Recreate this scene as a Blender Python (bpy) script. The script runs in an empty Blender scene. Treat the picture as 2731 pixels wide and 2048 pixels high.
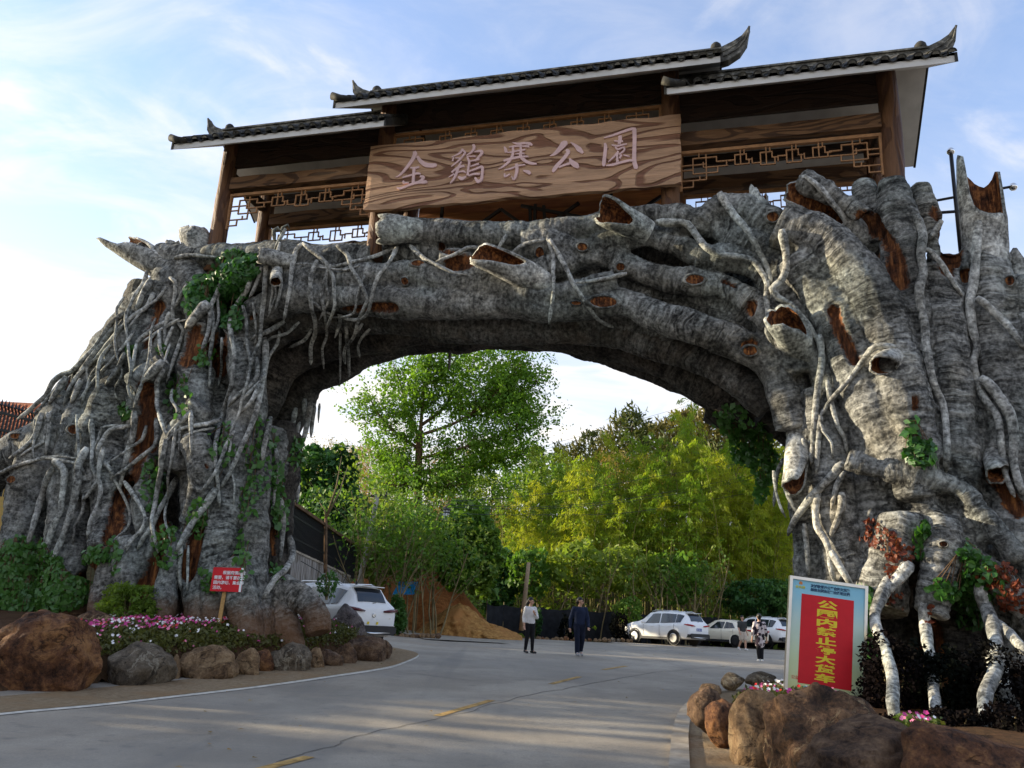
import bpy, bmesh, math, random
import numpy as np
from mathutils import Vector, Matrix, noise, kdtree
from mathutils.bvhtree import BVHTree
random.seed(7); RNG = np.random.default_rng(7)
SC = bpy.context.scene
COL = SC.collection

# ------------------------------------------------------------------ camera
F = 2156.5; CX = 1365.5; CY = 1024.0; EYE = 1.3
PITCH = math.radians(16.738); ROLL = .05136
GA = math.radians(15.03); GD = 16.5                 # bearing and distance of the gate
fw = np.array([0, math.cos(PITCH), math.sin(PITCH)])
_r0 = np.array([1., 0, 0]); _u0 = np.array([0, -math.sin(PITCH), math.cos(PITCH)])
rt = math.cos(ROLL)*_r0 + math.sin(ROLL)*_u0
up = -math.sin(ROLL)*_r0 + math.cos(ROLL)*_u0
EYEP = np.array([0, 0, EYE])
cam_d = bpy.data.cameras.new('camera'); cam = bpy.data.objects.new('camera', cam_d); COL.objects.link(cam)
cam_d.sensor_fit = 'HORIZONTAL'; cam_d.sensor_width = 36; cam_d.lens = F/2731*36
cam_d.clip_start = .1; cam_d.clip_end = 6000
m = Matrix.Identity(4)
for i in range(3):
    m[i][0] = rt[i]; m[i][1] = up[i]; m[i][2] = -fw[i]; m[i][3] = EYEP[i]
cam.matrix_world = m
SC.camera = cam

# ------------------------------------------------------------------ light
SUN = Vector((-.93, .22, .235)).normalized()         # towards the sun
w = bpy.data.worlds.new('World'); SC.world = w; w.use_nodes = True
nt = w.node_tree; nt.nodes.clear()
def wn(t, **k):
    n = nt.nodes.new(t)
    for a, b in k.items(): setattr(n, a, b)
    return n
wo = wn('ShaderNodeOutputWorld'); bg = wn('ShaderNodeBackground'); sky = wn('ShaderNodeTexSky')
sky.sky_type = 'NISHITA'; sky.sun_disc = False
sky.sun_elevation = math.asin(SUN.z); sky.sun_rotation = math.atan2(SUN.x, SUN.y)
sky.air_density = 1.1; sky.dust_density = 1.2; sky.ozone_density = 1.6
tc = wn('ShaderNodeTexCoord'); sep = wn('ShaderNodeSeparateXYZ')
nt.links.new(tc.outputs['Generated'], sep.inputs[0])
# flat cloud deck: project the direction on a plane overhead
addz = wn('ShaderNodeMath', operation='ADD'); addz.inputs[1].default_value = .16
mx = wn('ShaderNodeMath', operation='MAXIMUM'); mx.inputs[1].default_value = .05
dvx = wn('ShaderNodeMath', operation='DIVIDE'); dvy = wn('ShaderNodeMath', operation='DIVIDE')
cmb = wn('ShaderNodeCombineXYZ')
nt.links.new(sep.outputs['Z'], addz.inputs[0]); nt.links.new(addz.outputs[0], mx.inputs[0])
nt.links.new(sep.outputs['X'], dvx.inputs[0]); nt.links.new(mx.outputs[0], dvx.inputs[1])
nt.links.new(sep.outputs['Y'], dvy.inputs[0]); nt.links.new(mx.outputs[0], dvy.inputs[1])
nt.links.new(dvx.outputs[0], cmb.inputs[0]); nt.links.new(dvy.outputs[0], cmb.inputs[1])
def cloud(scale, sx, sy, rot, lo, hi, detail, rough, off, dist=.6):
    mp = wn('ShaderNodeMapping'); mp.inputs['Rotation'].default_value[2] = rot
    mp.inputs['Scale'].default_value = (sx, sy, 1); mp.inputs['Location'].default_value = off
    nz = wn('ShaderNodeTexNoise'); nz.inputs['Scale'].default_value = scale
    nz.inputs['Detail'].default_value = detail; nz.inputs['Roughness'].default_value = rough
    nz.inputs['Distortion'].default_value = dist
    mr = wn('ShaderNodeMapRange', interpolation_type='SMOOTHSTEP'); mr.inputs[1].default_value = lo; mr.inputs[2].default_value = hi
    nt.links.new(cmb.outputs[0], mp.inputs[0]); nt.links.new(mp.outputs[0], nz.inputs['Vector'])
    nt.links.new(nz.outputs['Fac'], mr.inputs[0])
    return mr.outputs[0]
c1 = cloud(2.2, 1.0, 2.2, .5, .36, .78, 9, .60, (3.1, 1.2, 0))      # thin streaked veil
c2 = cloud(3.6, 1, 1, .2, .53, .74, 8, .55, (.7, 5.3, 0))           # small puffs
lowm = wn('ShaderNodeMapRange', interpolation_type='SMOOTHSTEP'); lowm.inputs[1].default_value = .60; lowm.inputs[2].default_value = .08
lowm.inputs[3].default_value = 0; lowm.inputs[4].default_value = 1
nt.links.new(sep.outputs['Z'], lowm.inputs[0])
leftm = wn('ShaderNodeMapRange', interpolation_type='SMOOTHSTEP'); leftm.inputs[1].default_value = .45; leftm.inputs[2].default_value = -.6
nt.links.new(sep.outputs['X'], leftm.inputs[0])
def ma(op, a, b, clamp=False):
    n = wn('ShaderNodeMath', operation=op); n.use_clamp = clamp
    for i, v in enumerate((a, b)):
        if hasattr(v, 'links'): nt.links.new(v, n.inputs[i])
        else: n.inputs[i].default_value = v
    return n.outputs[0]
veil = ma('MULTIPLY', c1, ma('ADD', ma('MULTIPLY', leftm.outputs[0], .32), .30))
cov = ma('ADD', ma('ADD', ma('MULTIPLY', veil, .8), .16), ma('MULTIPLY', c2, .42))
cov = ma('ADD', cov, ma('MULTIPLY', lowm.outputs[0], .62))
cov = ma('ADD', cov, ma('MULTIPLY', leftm.outputs[0], .06), True)
cmix = wn('ShaderNodeMix', data_type='RGBA'); cmix.inputs['B'].default_value = (4.55, 4.32, 4.12, 1)
skt = wn('ShaderNodeMix', data_type='RGBA', blend_type='MULTIPLY'); skt.inputs['Factor'].default_value = 1
skt.inputs['B'].default_value = (.86, 1.15, 1.52, 1)
nt.links.new(sky.outputs[0], skt.inputs['A'])
nt.links.new(cov, cmix.inputs['Factor']); nt.links.new(skt.outputs['Result'], cmix.inputs['A'])
nt.links.new(cmix.outputs['Result'], bg.inputs[0]); bg.inputs[1].default_value = .1
nt.links.new(bg.outputs[0], wo.inputs[0])
sd = bpy.data.lights.new('sun', 'SUN'); so = bpy.data.objects.new('sun', sd); COL.objects.link(so)
sd.energy = 3.6; sd.angle = math.radians(.6); sd.color = (1, .86, .62)
so.rotation_euler = SUN.to_track_quat('Z', 'Y').to_euler()
so.location = (-40, 10, 40)
SC.view_settings.view_transform = 'Standard'; SC.view_settings.look = 'None'
SC.view_settings.exposure = 1.42; SC.view_settings.gamma = 1; SC.view_settings.use_curve_mapping = False
SC.render.engine = 'CYCLES'
SC.cycles.max_bounces = 8; SC.cycles.transparent_max_bounces = 8

# ------------------------------------------------------------------ picture -> place
K = 2731/2212.
def ray(x, y): return fw + rt*(x-CX)/F - up*(y-CY)/F           # source pixels
GU = np.array([math.cos(GA), -math.sin(GA), 0]); GN = np.array([-math.sin(GA), -math.cos(GA), 0]); G0 = np.array([0, GD, 0])
def gp(x, y, wo_=0.):
    """source pixel -> point on the plane parallel to the gate, wo_ metres in front of it; and its depth"""
    d = ray(x, y); t = ((G0+GN*wo_-EYEP) @ GN)/(d @ GN)
    return EYEP+d*t, t
def at(x, y, Y):
    """picture pixel (2212 wide) -> point at distance Y"""
    d = ray(x*K, y*K); return Vector(EYEP+d*Y/d[1])
ZY = [-60, 0, 7, 11, 14, 20, 26, 33, 42, 50, 60, 400]; ZZ = [0, 0, 0, .08, .17, .40, .57, .66, .77, .84, .9, .9]
def zg(x, y):
    z = float(np.interp(y, ZY, ZZ))
    return z + min(max((-x-2)/5, 0), 1)*min(max((y-15)/6, 0), 1)*.17
def hill(x, y):
    z = zg(x, y)
    s = max(0., y-56-.12*max(0, -x))
    h = 24*(1-math.exp(-s/62.)) + (1.8*noise.noise((x*.03, y*.03, 2))+.6*noise.noise((x*.1, y*.1, 5)))*min(s/20, 1)
    l = max(0., -x-10-.0*y)*(1 if y > 34 else 0)
    lm = min(max((y-36)/8, 0), 1)
    h += min(7, .45*max(0, -x-5.5))*lm*(1-min(s/60, 1))
    h *= 1-.35*min(max((x-30)/60, 0), 1)
    return z+h
def gpt(x, y, dz=0):
    """picture pixel (2212 wide) -> point on the road"""
    d = ray(x*K, y*K); t = 2.
    while t < 200:
        p = EYEP+d*t
        if p[2] < zg(p[0], p[1])+dz: break
        t += .02
    return Vector(p)

# ------------------------------------------------------------------ object helpers
def tag(o, label=None, cat=None, group=None, kind=None):
    if label: o['label'] = label
    if cat: o['category'] = cat
    if group: o['group'] = group
    if kind: o['kind'] = kind
    return o
def thing(name, label, cat, loc=(0, 0, 0), rz=0, group=None, rx=0, ry=0):
    o = bpy.data.objects.new(name, None); COL.objects.link(o)
    o.location = loc; o.rotation_euler = (rx, ry, rz); o.empty_display_size = .2
    return tag(o, label, cat, group)
def root_loc(p):
    while p.parent: p = p.parent
    return Vector(p.location)
def link(name, me, mat, parent=None, smooth=True):
    o = bpy.data.objects.new(name, me); COL.objects.link(o)
    if mat is not None:
        ms = mat if isinstance(mat, (list, tuple)) else [mat]
        me.materials.clear()
        for q in ms: me.materials.append(q)
    if parent is not None: o.parent = parent
    if smooth and len(me.polygons): me.polygons.foreach_set('use_smooth', np.ones(len(me.polygons), dtype=bool))
    return o
class MB:
    """collects verts and faces for one mesh"""
    def __init__(s): s.v = []; s.f = []; s.mi = []
    def add(s, V, Fc, mi=0):
        n = len(s.v); s.v += [tuple(map(float, a)) for a in V]
        s.f += [tuple(i+n for i in q) for q in Fc]; s.mi += [mi]*len(Fc); return s
    def box(s, x0, x1, y0, y1, z0, z1, mi=0, M=None):
        V = [(x, y, z) for z in (z0, z1) for y in (y0, y1) for x in (x0, x1)]
        if M is not None: V = [M @ Vector(a) for a in V]
        return s.add(V, [(0, 2, 3, 1), (4, 5, 7, 6), (0, 1, 5, 4), (2, 6, 7, 3), (0, 4, 6, 2), (1, 3, 7, 5)], mi)
    def bar(s, a, b, wd, ht=None, upv=(0, 0, 1), mi=0):
        a = Vector(a); b = Vector(b); ht = ht or wd
        d = (b-a).normalized(); upv = Vector(upv)
        x = d.cross(upv)
        if x.length < 1e-4: x = d.cross(Vector((1, 0, 0)))
        x.normalize(); y = x.cross(d)
        V = [p+x*sx*wd/2+y*sy*ht/2 for p in (a, b) for sx, sy in ((-1, -1), (1, -1), (1, 1), (-1, 1))]
        return s.add(V, [(0, 1, 2, 3), (7, 6, 5, 4), (0, 4, 5, 1), (1, 5, 6, 2), (2, 6, 7, 3), (3, 7, 4, 0)], mi)
    def tube(s, P, Rr, n=8, cap=True, mi=0, jit=0., seed=0, ell=None):
        V, Fc = tube(P, Rr, n, cap, jit, seed, ell); return s.add(V, Fc, mi)
    def lathe(s, prof, n=16, c=(0, 0, 0), mi=0, M=None):
        V = []; Fc = []
        for r, z in prof:
            for k in range(n):
                a = 2*math.pi*k/n; q = Vector((r*math.cos(a), r*math.sin(a), z))
                q = (M @ q) if M is not None else q
                V.append(q+Vector(c))
        for i in range(len(prof)-1):
            for k in range(n):
                Fc.append((i*n+k, i*n+(k+1) % n, (i+1)*n+(k+1) % n, (i+1)*n+k))
        Fc.append(tuple(range(n))[::-1]); Fc.append(tuple((len(prof)-1)*n+k for k in range(n)))
        return s.add(V, Fc, mi)
    def build(s, name, mat, parent=None, smooth=True, sub=None):
        me = bpy.data.meshes.new(name)
        V = s.v if sub is None else [(a[0]-sub[0], a[1]-sub[1], a[2]-sub[2]) for a in s.v]
        me.from_pydata(V, [], s.f)
        o = link(name, me, mat, parent, smooth)
        if any(s.mi): me.polygons.foreach_set('material_index', s.mi)
        me.update(); return o
def cr(P, Rr, step):
    """Catmull-Rom resampling of points and radii"""
    P = [np.array(p, float) for p in P]; Rr = list(Rr)
    if len(P) < 2: return P, Rr
    Q = [2*P[0]-P[1]]+P+[2*P[-1]-P[-2]]; o = []; r = []
    for i in range(1, len(Q)-2):
        a, b, c, d = Q[i-1:i+3]; L = np.linalg.norm(c-b); n = max(1, int(L/step))
        for k in range(n):
            t = k/n
            o.append(.5*(2*b+(c-a)*t+(2*a-5*b+4*c-d)*t*t+(3*b-a-3*c+d)*t**3)); r.append(Rr[i-1]*(1-t)+Rr[i]*t)
    o.append(P[-1]); r.append(Rr[-1]); return o, r
def tube(P, Rr, n=8, cap=True, jit=0., seed=0, ell=None):
    P = [Vector(p) for p in P]; V = []; Fc = []
    if not hasattr(Rr, '__len__'): Rr = [Rr]*len(P)
    up_ = Vector((0, 0, 1)); px = None
    for i, p in enumerate(P):
        d = (P[min(i+1, len(P)-1)]-P[max(i-1, 0)])
        if d.length < 1e-6: d = Vector((0, 0, 1))
        d.normalize()
        if px is None:
            px = d.cross(up_)
            if px.length < .1: px = d.cross(Vector((1, 0, 0)))
        px = (px-d*px.dot(d)); px.normalize(); py = d.cross(px)
        for k in range(n):
            a = 2*math.pi*k/n; r = Rr[i]
            if jit: r *= 1+jit*noise.noise((p.x*3+seed, p.y*3+k*1.7, p.z*3))
            ex, ey = (1, 1) if ell is None else ell
            V.append(p+px*math.cos(a)*r*ex+py*math.sin(a)*r*ey)
    m_ = len(P)
    for i in range(m_-1):
        for k in range(n): Fc.append((i*n+k, i*n+(k+1) % n, (i+1)*n+(k+1) % n, (i+1)*n+k))
    if cap: Fc.append(tuple(range(n))[::-1]); Fc.append(tuple((m_-1)*n+k for k in range(n)))
    return V, Fc
def qmesh(name, Q, mat, parent=None, smooth=False, mi=None):
    """Q: (n,4,3) array of quads"""
    Q = np.asarray(Q, np.float32); n = len(Q); me = bpy.data.meshes.new(name)
    me.vertices.add(n*4); me.vertices.foreach_set('co', Q.reshape(-1))
    me.loops.add(n*4); me.loops.foreach_set('vertex_index', np.arange(n*4, dtype=np.int32))
    me.polygons.add(n); me.polygons.foreach_set('loop_start', np.arange(0, n*4, 4, dtype=np.int32))
    me.update(calc_edges=True)
    o = link(name, me, mat, parent, smooth)
    if mi is not None: me.polygons.foreach_set('material_index', np.asarray(mi, np.int32))
    me.validate(); return o
def leafq(C, L, Wd, rng, upb=.5, droop=0., D=None):
    """leaf-shaped quads: C centres (n,3), L lengths, Wd widths"""
    n = len(C); L = np.broadcast_to(L, n)[:, None]; Wd = np.broadcast_to(Wd, n)[:, None]
    if D is None:
        D = rng.normal(size=(n, 3))
    D = D.copy(); D[:, 2] -= droop; D /= np.linalg.norm(D, axis=1, keepdims=True)+1e-9
    N = rng.normal(size=(n, 3)); N[:, 2] += upb*2
    S = np.cross(D, N); S /= np.linalg.norm(S, axis=1, keepdims=True)+1e-9
    N2 = np.cross(S, D)
    a = C-D*L*.5; b = C+D*L*.5
    mid = C-D*L*.08+N2*L*.06
    return np.stack([a, mid+S*Wd*.5, b, mid-S*Wd*.5], axis=1)
def remesh(mb, vox, smooth_it=2):
    me = bpy.data.meshes.new('t'); me.from_pydata(mb.v, [], mb.f)
    o = bpy.data.objects.new('t', me); COL.objects.link(o)
    r = o.modifiers.new('r', 'REMESH'); r.mode = 'VOXEL'; r.voxel_size = vox
    if smooth_it:
        s = o.modifiers.new('s', 'SMOOTH'); s.factor = .5; s.iterations = smooth_it
    dg = bpy.context.evaluated_depsgraph_get()
    out = bpy.data.meshes.new_from_object(o.evaluated_get(dg))
    bpy.data.objects.remove(o); bpy.data.meshes.remove(me)
    return out
def verts_np(me):
    a = np.empty(len(me.vertices)*3, np.float32); me.vertices.foreach_get('co', a); return a.reshape(-1, 3)
def dup(root, loc=None, rz=None, sc=None, label=None):
    r = root.copy(); COL.objects.link(r)
    if loc is not None: r.location = loc
    if rz is not None: r.rotation_euler = (root.rotation_euler[0], root.rotation_euler[1], rz)
    if sc is not None: r.scale = (sc, sc, sc) if not hasattr(sc, '__len__') else sc
    if label: r['label'] = label
    for ch in root.children:
        c = ch.copy(); COL.objects.link(c); c.parent = r
        for g in ch.children:
            d = g.copy(); COL.objects.link(d); d.parent = c
    return r
# ------------------------------------------------------------------ materials
class NT:
    def __init__(s, name):
        s.m = bpy.data.materials.new(name); s.m.use_nodes = True; s.t = s.m.node_tree; s.t.nodes.clear()
        s.out = s.n('ShaderNodeOutputMaterial'); s.b = s.n('ShaderNodeBsdfPrincipled'); s.l(s.b.outputs[0], s.out.inputs[0])
    def n(s, t, **k):
        q = s.t.nodes.new(t)
        for a, b in k.items(): setattr(q, a, b)
        return q
    def l(s, a, b): s.t.links.new(a, b)
    def put(s, v, i):
        if hasattr(v, 'links'): s.l(v, i)
        elif hasattr(v, '__len__') and len(v) == 3 and i.type == 'RGBA': i.default_value = (*v, 1)
        else: i.default_value = v
    def math(s, op, a, b=0., clamp=False):
        q = s.n('ShaderNodeMath', operation=op); q.use_clamp = clamp; s.put(a, q.inputs[0]); s.put(b, q.inputs[1]); return q.outputs[0]
    def mix(s, f, a, b, blend='MIX'):
        q = s.n('ShaderNodeMix', data_type='RGBA', blend_type=blend); s.put(f, q.inputs['Factor']); s.put(a, q.inputs['A']); s.put(b, q.inputs['B']); return q.outputs['Result']
    def rng(s, v, lo, hi, a=0., b=1., st='SMOOTHSTEP'):
        q = s.n('ShaderNodeMapRange', interpolation_type=st); s.put(v, q.inputs[0])
        for i, x in enumerate((lo, hi, a, b)): q.inputs[i+1].default_value = x
        return q.outputs[0]
    def pos(s): return s.n('ShaderNodeNewGeometry').outputs['Position']
    def obj(s): return s.n('ShaderNodeTexCoord').outputs['Object']
    def rand(s): return s.n('ShaderNodeObjectInfo').outputs['Random']
    def map(s, v, sc=(1, 1, 1), loc=(0, 0, 0), rot=(0, 0, 0)):
        q = s.n('ShaderNodeMapping'); s.put(v, q.inputs[0]); q.inputs['Scale'].default_value = sc; q.inputs['Location'].default_value = loc; q.inputs['Rotation'].default_value = rot
        return q.outputs[0]
    def noise(s, v, scale, detail=4, rough=.55, dist=0.):
        q = s.n('ShaderNodeTexNoise'); s.put(v, q.inputs['Vector']); q.inputs['Scale'].default_value = scale
        q.inputs['Detail'].default_value = detail; q.inputs['Roughness'].default_value = rough; q.inputs['Distortion'].default_value = dist
        return q.outputs['Fac']
    def vor(s, v, scale, feat='F1'):
        q = s.n('ShaderNodeTexVoronoi'); q.feature = feat; s.put(v, q.inputs['Vector']); q.inputs['Scale'].default_value = scale; return q.outputs['Distance']
    def attr(s, nm): return s.n('ShaderNodeAttribute', attribute_name=nm)
    def ramp(s, v, cols):
        q = s.n('ShaderNodeValToRGB'); s.put(v, q.inputs[0]); e = q.color_ramp.elements
        while len(e) < len(cols): e.new(.5)
        for x, (p, c) in zip(e, cols): x.position = p; x.color = (*c, 1)
        return q.outputs[0]
    def bump(s, h, dist, strength=1., nrm=None):
        q = s.n('ShaderNodeBump'); q.inputs['Distance'].default_value = dist; q.inputs['Strength'].default_value = strength; s.put(h, q.inputs['Height'])
        if nrm is not None: s.l(nrm, q.inputs['Normal'])
        return q.outputs[0]
    def fin(s, col, rough=.8, nrm=None, spec=.3, metal=0.):
        s.put(col, s.b.inputs['Base Color']); s.put(rough, s.b.inputs['Roughness']); s.b.inputs['Metallic'].default_value = metal
        s.b.inputs['Specular IOR Level'].default_value = spec
        if nrm is not None: s.l(nrm, s.b.inputs['Normal'])
        return s.m
def plain(name, col, rough=.6, spec=.3, metal=0., var=.12, scale=6, bump=0.):
    t = NT(name); v = t.obj(); z = t.noise(v, scale, 5)
    c = t.mix(t.rng(z, .3, .7), tuple(x*(1-var) for x in col), tuple(min(1, x*(1+var)) for x in col))
    return t.fin(c, rough, t.bump(z, bump) if bump else None, spec, metal)

def bark_mat(name, dark=1., rustattr=True):
    t = NT(name); p = t.pos(); s = t.attr('bark_s').outputs['Fac']
    sp = t.n('ShaderNodeSeparateXYZ'); t.l(p, sp.inputs[0])
    warp = t.noise(p, 1.7, 3); s2 = t.math('ADD', s, t.math('MULTIPLY', warp, .35))
    cb = t.n('ShaderNodeCombineXYZ')
    t.put(t.math('MULTIPLY', s2, 11.), cb.inputs[0]); t.put(t.math('MULTIPLY', t.math('ADD', sp.outputs[0], t.math('MULTIPLY', sp.outputs[1], .8)), 1.6), cb.inputs[1]); t.put(t.math('MULTIPLY', sp.outputs[2], 1.6), cb.inputs[2])
    wr = t.noise(cb.outputs[0], 1.15, 3, .6, .5)                     # wrinkles across the trunk
    fine = t.noise(p, 13, 6, .65); big = t.noise(p, .55, 5, .6, .4); mid = t.noise(p, 2.4, 5, .62)
    wet = t.rng(big, .42, .66)
    wm = t.rng(t.noise(p, .45, 3), .36, .62, .16, .68 if rustattr else .25)                # some stretches are smooth
    wv = t.math('ADD', t.math('MULTIPLY', t.math('SUBTRACT', wr, .5), wm), .5)
    tone = t.math('ADD', t.math('ADD', t.math('MULTIPLY', wv, .62), t.math('MULTIPLY', fine, .40)), t.math('MULTIPLY', t.math('SUBTRACT', mid, .5), .30))
    base = t.ramp(tone, [(.37, (.012*dark, .012*dark, .011*dark)), (.455, (.10*dark, .098*dark, .09*dark)), (.53, (.31*dark, .305*dark, .28*dark)), (.62, (.66*dark, .65*dark, .60*dark))])
    dk = t.mix(t.rng(t.noise(p, .7, 5, .6), .46, .70, 0, .75), base, t.mix(1., base, (.30, .29, .27), 'MULTIPLY'))
    bl = t.mix(t.math('MULTIPLY', wet, .55), dk, t.mix(1., dk, (.78, .92, .92), 'MULTIPLY'))
    tan = t.mix(t.rng(t.noise(p, .8, 4), .5, .72, .0, .55), bl, t.mix(1., bl, (1.08, .97, .80), 'MULTIPLY'))
    gr = t.rng(t.noise(p, .33, 4), .5, .68, 0, .25)
    col = t.mix(gr, tan, t.mix(1., tan, (.62, .52, .42), 'MULTIPLY'))
    rough = .85
    if rustattr:
        st = t.attr('inner_tone').outputs['Fac']      # strands set further back are multiplied to a darker brown
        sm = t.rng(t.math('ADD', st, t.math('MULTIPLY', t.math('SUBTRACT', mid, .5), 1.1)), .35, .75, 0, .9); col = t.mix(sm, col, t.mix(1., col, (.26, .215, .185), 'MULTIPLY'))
        r = t.attr('rust').outputs['Fac']
        rr = t.rng(t.math('ADD', r, t.math('MULTIPLY', t.math('SUBTRACT', fine, .5), .7)), .45, .6)
        ch = t.noise(t.map(p, (9, 9, 1.2)), 1.6, 5, .6)
        rc = t.ramp(ch, [(.34, (.018, .009, .006)), (.52, (.11, .04, .016)), (.70, (.34, .135, .042))])
        col = t.mix(rr, col, rc)
        soil = t.attr('soil').outputs['Fac']
        col = t.mix(t.rng(t.math('ADD', soil, t.math('MULTIPLY', t.math('SUBTRACT', mid, .5), .9)), .35, .9, 0, .8), col, (.17, .085, .04))
    b1 = t.bump(wv, .085, 1.); b2 = t.bump(fine, .035, 1., b1); b3 = t.bump(mid, .05, .6, b2)
    return t.fin(col, rough, b3, .18)
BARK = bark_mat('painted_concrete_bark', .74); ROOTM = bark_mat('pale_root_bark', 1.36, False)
def rust_mat():
    t = NT('orange_heartwood'); p = t.pos(); ch = t.noise(t.map(p, (4, 4, 4)), 1.6, 6, .68); f2 = t.noise(t.map(p, (14, 14, 2)), 1.5, 5)
    c = t.ramp(t.math('ADD', t.math('MULTIPLY', ch, .5), t.math('MULTIPLY', f2, .5)), [(.38, (.012, .006, .004)), (.5, (.12, .042, .016)), (.63, (.44, .18, .055))])
    return t.fin(c, .8, t.bump(f2, .05), .2)
RUST = rust_mat()
def wood_mat(name, light, dark, scale=1., ring=7., coord='obj', bump=.02, rot=(0, 0, 0), lo=.42, hi=.62):
    t = NT(name); v = t.obj(); v = t.map(v, (1, 1, 1), (0, 0, 0), rot)
    base = t.noise(t.map(v, (.38*scale, 1.3*scale, 1.7*scale)), 1.1, 2, .45, .55)
    sn = t.math('SINE', t.math('MULTIPLY', base, ring*6.28))
    band = t.rng(sn, lo*2-1+.15, hi*2-1+.5)
    fib = t.noise(t.map(v, (.8*scale, 9*scale, 9*scale)), 2., 5, .6)
    c0 = t.mix(t.rng(fib, .35, .68), tuple(x*.72 for x in light), light)
    c = t.mix(band, c0, t.mix(t.rng(fib, .3, .7), dark, tuple(x*1.6 for x in dark)))
    return t.fin(c, .62, t.bump(t.math('SUBTRACT', fib, t.math('MULTIPLY', band, .9)), bump), .25)
W_SIGN = wood_mat('carved_sign_wood', (.52, .31, .18), (.15, .068, .038), .72, 8.5, bump=.05, lo=.60, hi=.70)
W_BEAM = wood_mat('painted_beam_wood', (.20, .105, .05), (.055, .028, .015), 1.2, 6)
W_COL = wood_mat('painted_log_column', (.17, .082, .038), (.065, .03, .016), 1.4, 5, rot=(0, 1.5708, 0))
W_DARK = wood_mat('dark_stained_panel', (.045, .024, .014), (.02, .011, .007), 1.2, 5)
W_LAT = plain('lattice_wood', (.34, .17, .07), .55, .3, var=.2)
W_STAKE = plain('raw_timber_stake', (.46, .27, .10), .7, .2, var=.15, scale=20)
PLASTER = plain('white_plaster', (.62, .60, .56), .8, .2, var=.08, scale=3)
def tile_mat():
    t = NT('black_clay_tile'); v = t.pos(); a = t.noise(v, 9, 6, .6); b = t.noise(v, 2.3, 4)
    c = t.ramp(a, [(.3, (.008, .008, .007)), (.55, (.032, .03, .026)), (.75, (.10, .095, .075))])
    c = t.mix(t.rng(b, .52, .7, 0, .5), c, (.075, .068, .04))
    return t.fin(c, .75, t.bump(a, .012), .3)
TILE = tile_mat()
def ridge_mat():
    t = NT('weathered_ridge_plaster'); v = t.pos(); a = t.noise(v, 7, 6, .65); b = t.noise(v, 1.6, 4)
    c = t.ramp(t.math('ADD', t.math('MULTIPLY', a, .6), t.math('MULTIPLY', b, .4)), [(.36, (.02, .02, .018)), (.5, (.11, .105, .09)), (.66, (.36, .34, .29))])
    return t.fin(c, .8, t.bump(a, .01), .2)
RIDGE = ridge_mat()
def road_mat():
    t = NT('worn_concrete_road'); p = t.pos(); a = t.noise(p, 42, 6, .7); b = t.noise(p, .5, 6, .62, .3); c_ = t.noise(t.map(p, (.25, 1.2, 1)), 1.0, 5, .6); d = t.noise(p, 5, 5)
    c = t.mix(t.rng(b, .35, .7), (.30, .258, .205), (.43, .378, .305))
    c = t.mix(t.rng(a, .3, .75), t.mix(1., c, (.68, .68, .68), 'MULTIPLY'), t.mix(1., c, (1.14, 1.13, 1.1), 'MULTIPLY'))
    c = t.mix(t.rng(c_, .5, .72, 0, .5), c, (.36, .30, .225))
    c = t.mix(t.rng(d, .56, .75, 0, .4), c, (.10, .10, .098))
    st = t.rng(t.vor(t.map(p, (.7, .7, .7)), 1.3), .0, .10, .5, 0.)
    c = t.mix(st, c, (.11, .105, .10))
    tr = t.noise(t.map(p, (1.6, .10, 1), (0, 0, 0), (0, 0, -.32)), 1., 4, .6); c = t.mix(t.rng(tr, .5, .7, 0, .35), c, (.16, .15, .135))
    lp = t.noise(t.map(p, (.16, .16, 1), (4, 2, 0)), 1., 5, .65); c = t.mix(t.rng(lp, .48, .62, 0, .35), c, (.20, .187, .165))
    return t.fin(c, t.rng(a, .3, .7, .62, .9), t.bump(a, .006), .3)
ROAD = road_mat()
def soil_mat(name, c1, c2, c3, sc=1.):
    t = NT(name); p = t.pos(); a = t.noise(p, 6*sc, 7, .68); b = t.noise(p, .7*sc, 5, .6)
    c = t.mix(t.rng(a, .3, .72), c1, c2); c = t.mix(t.rng(b, .45, .7), c, c3)
    return t.fin(c, .95, t.bump(a, .06), .1)
SOIL = soil_mat('dark_planting_soil', (.045, .025, .014), (.12, .062, .032), (.085, .05, .025), 1.5)
CLAY = soil_mat('orange_clay', (.17, .062, .02), (.38, .155, .05), (.28, .095, .032))
APRON = soil_mat('tan_dusty_kerb', (.24, .17, .10), (.36, .27, .17), (.30, .20, .11), 2.)
GROUNDM = soil_mat('hillside_soil', (.035, .032, .014), (.085, .07, .03), (.10, .065, .025))
CONC = plain('pale_kerb_concrete', (.34, .29, .225), .85, .2, var=.25, scale=4, bump=.01)
WHITEP = plain('worn_white_road_paint', (.58, .54, .46), .8, .2, var=.22, scale=9)
YELP = plain('worn_yellow_road_paint', (.40, .25, .085), .8, .2, var=.4, scale=8)
CRACK = plain('dark_crack_filler', (.17, .155, .135), .9, .1)
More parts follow.
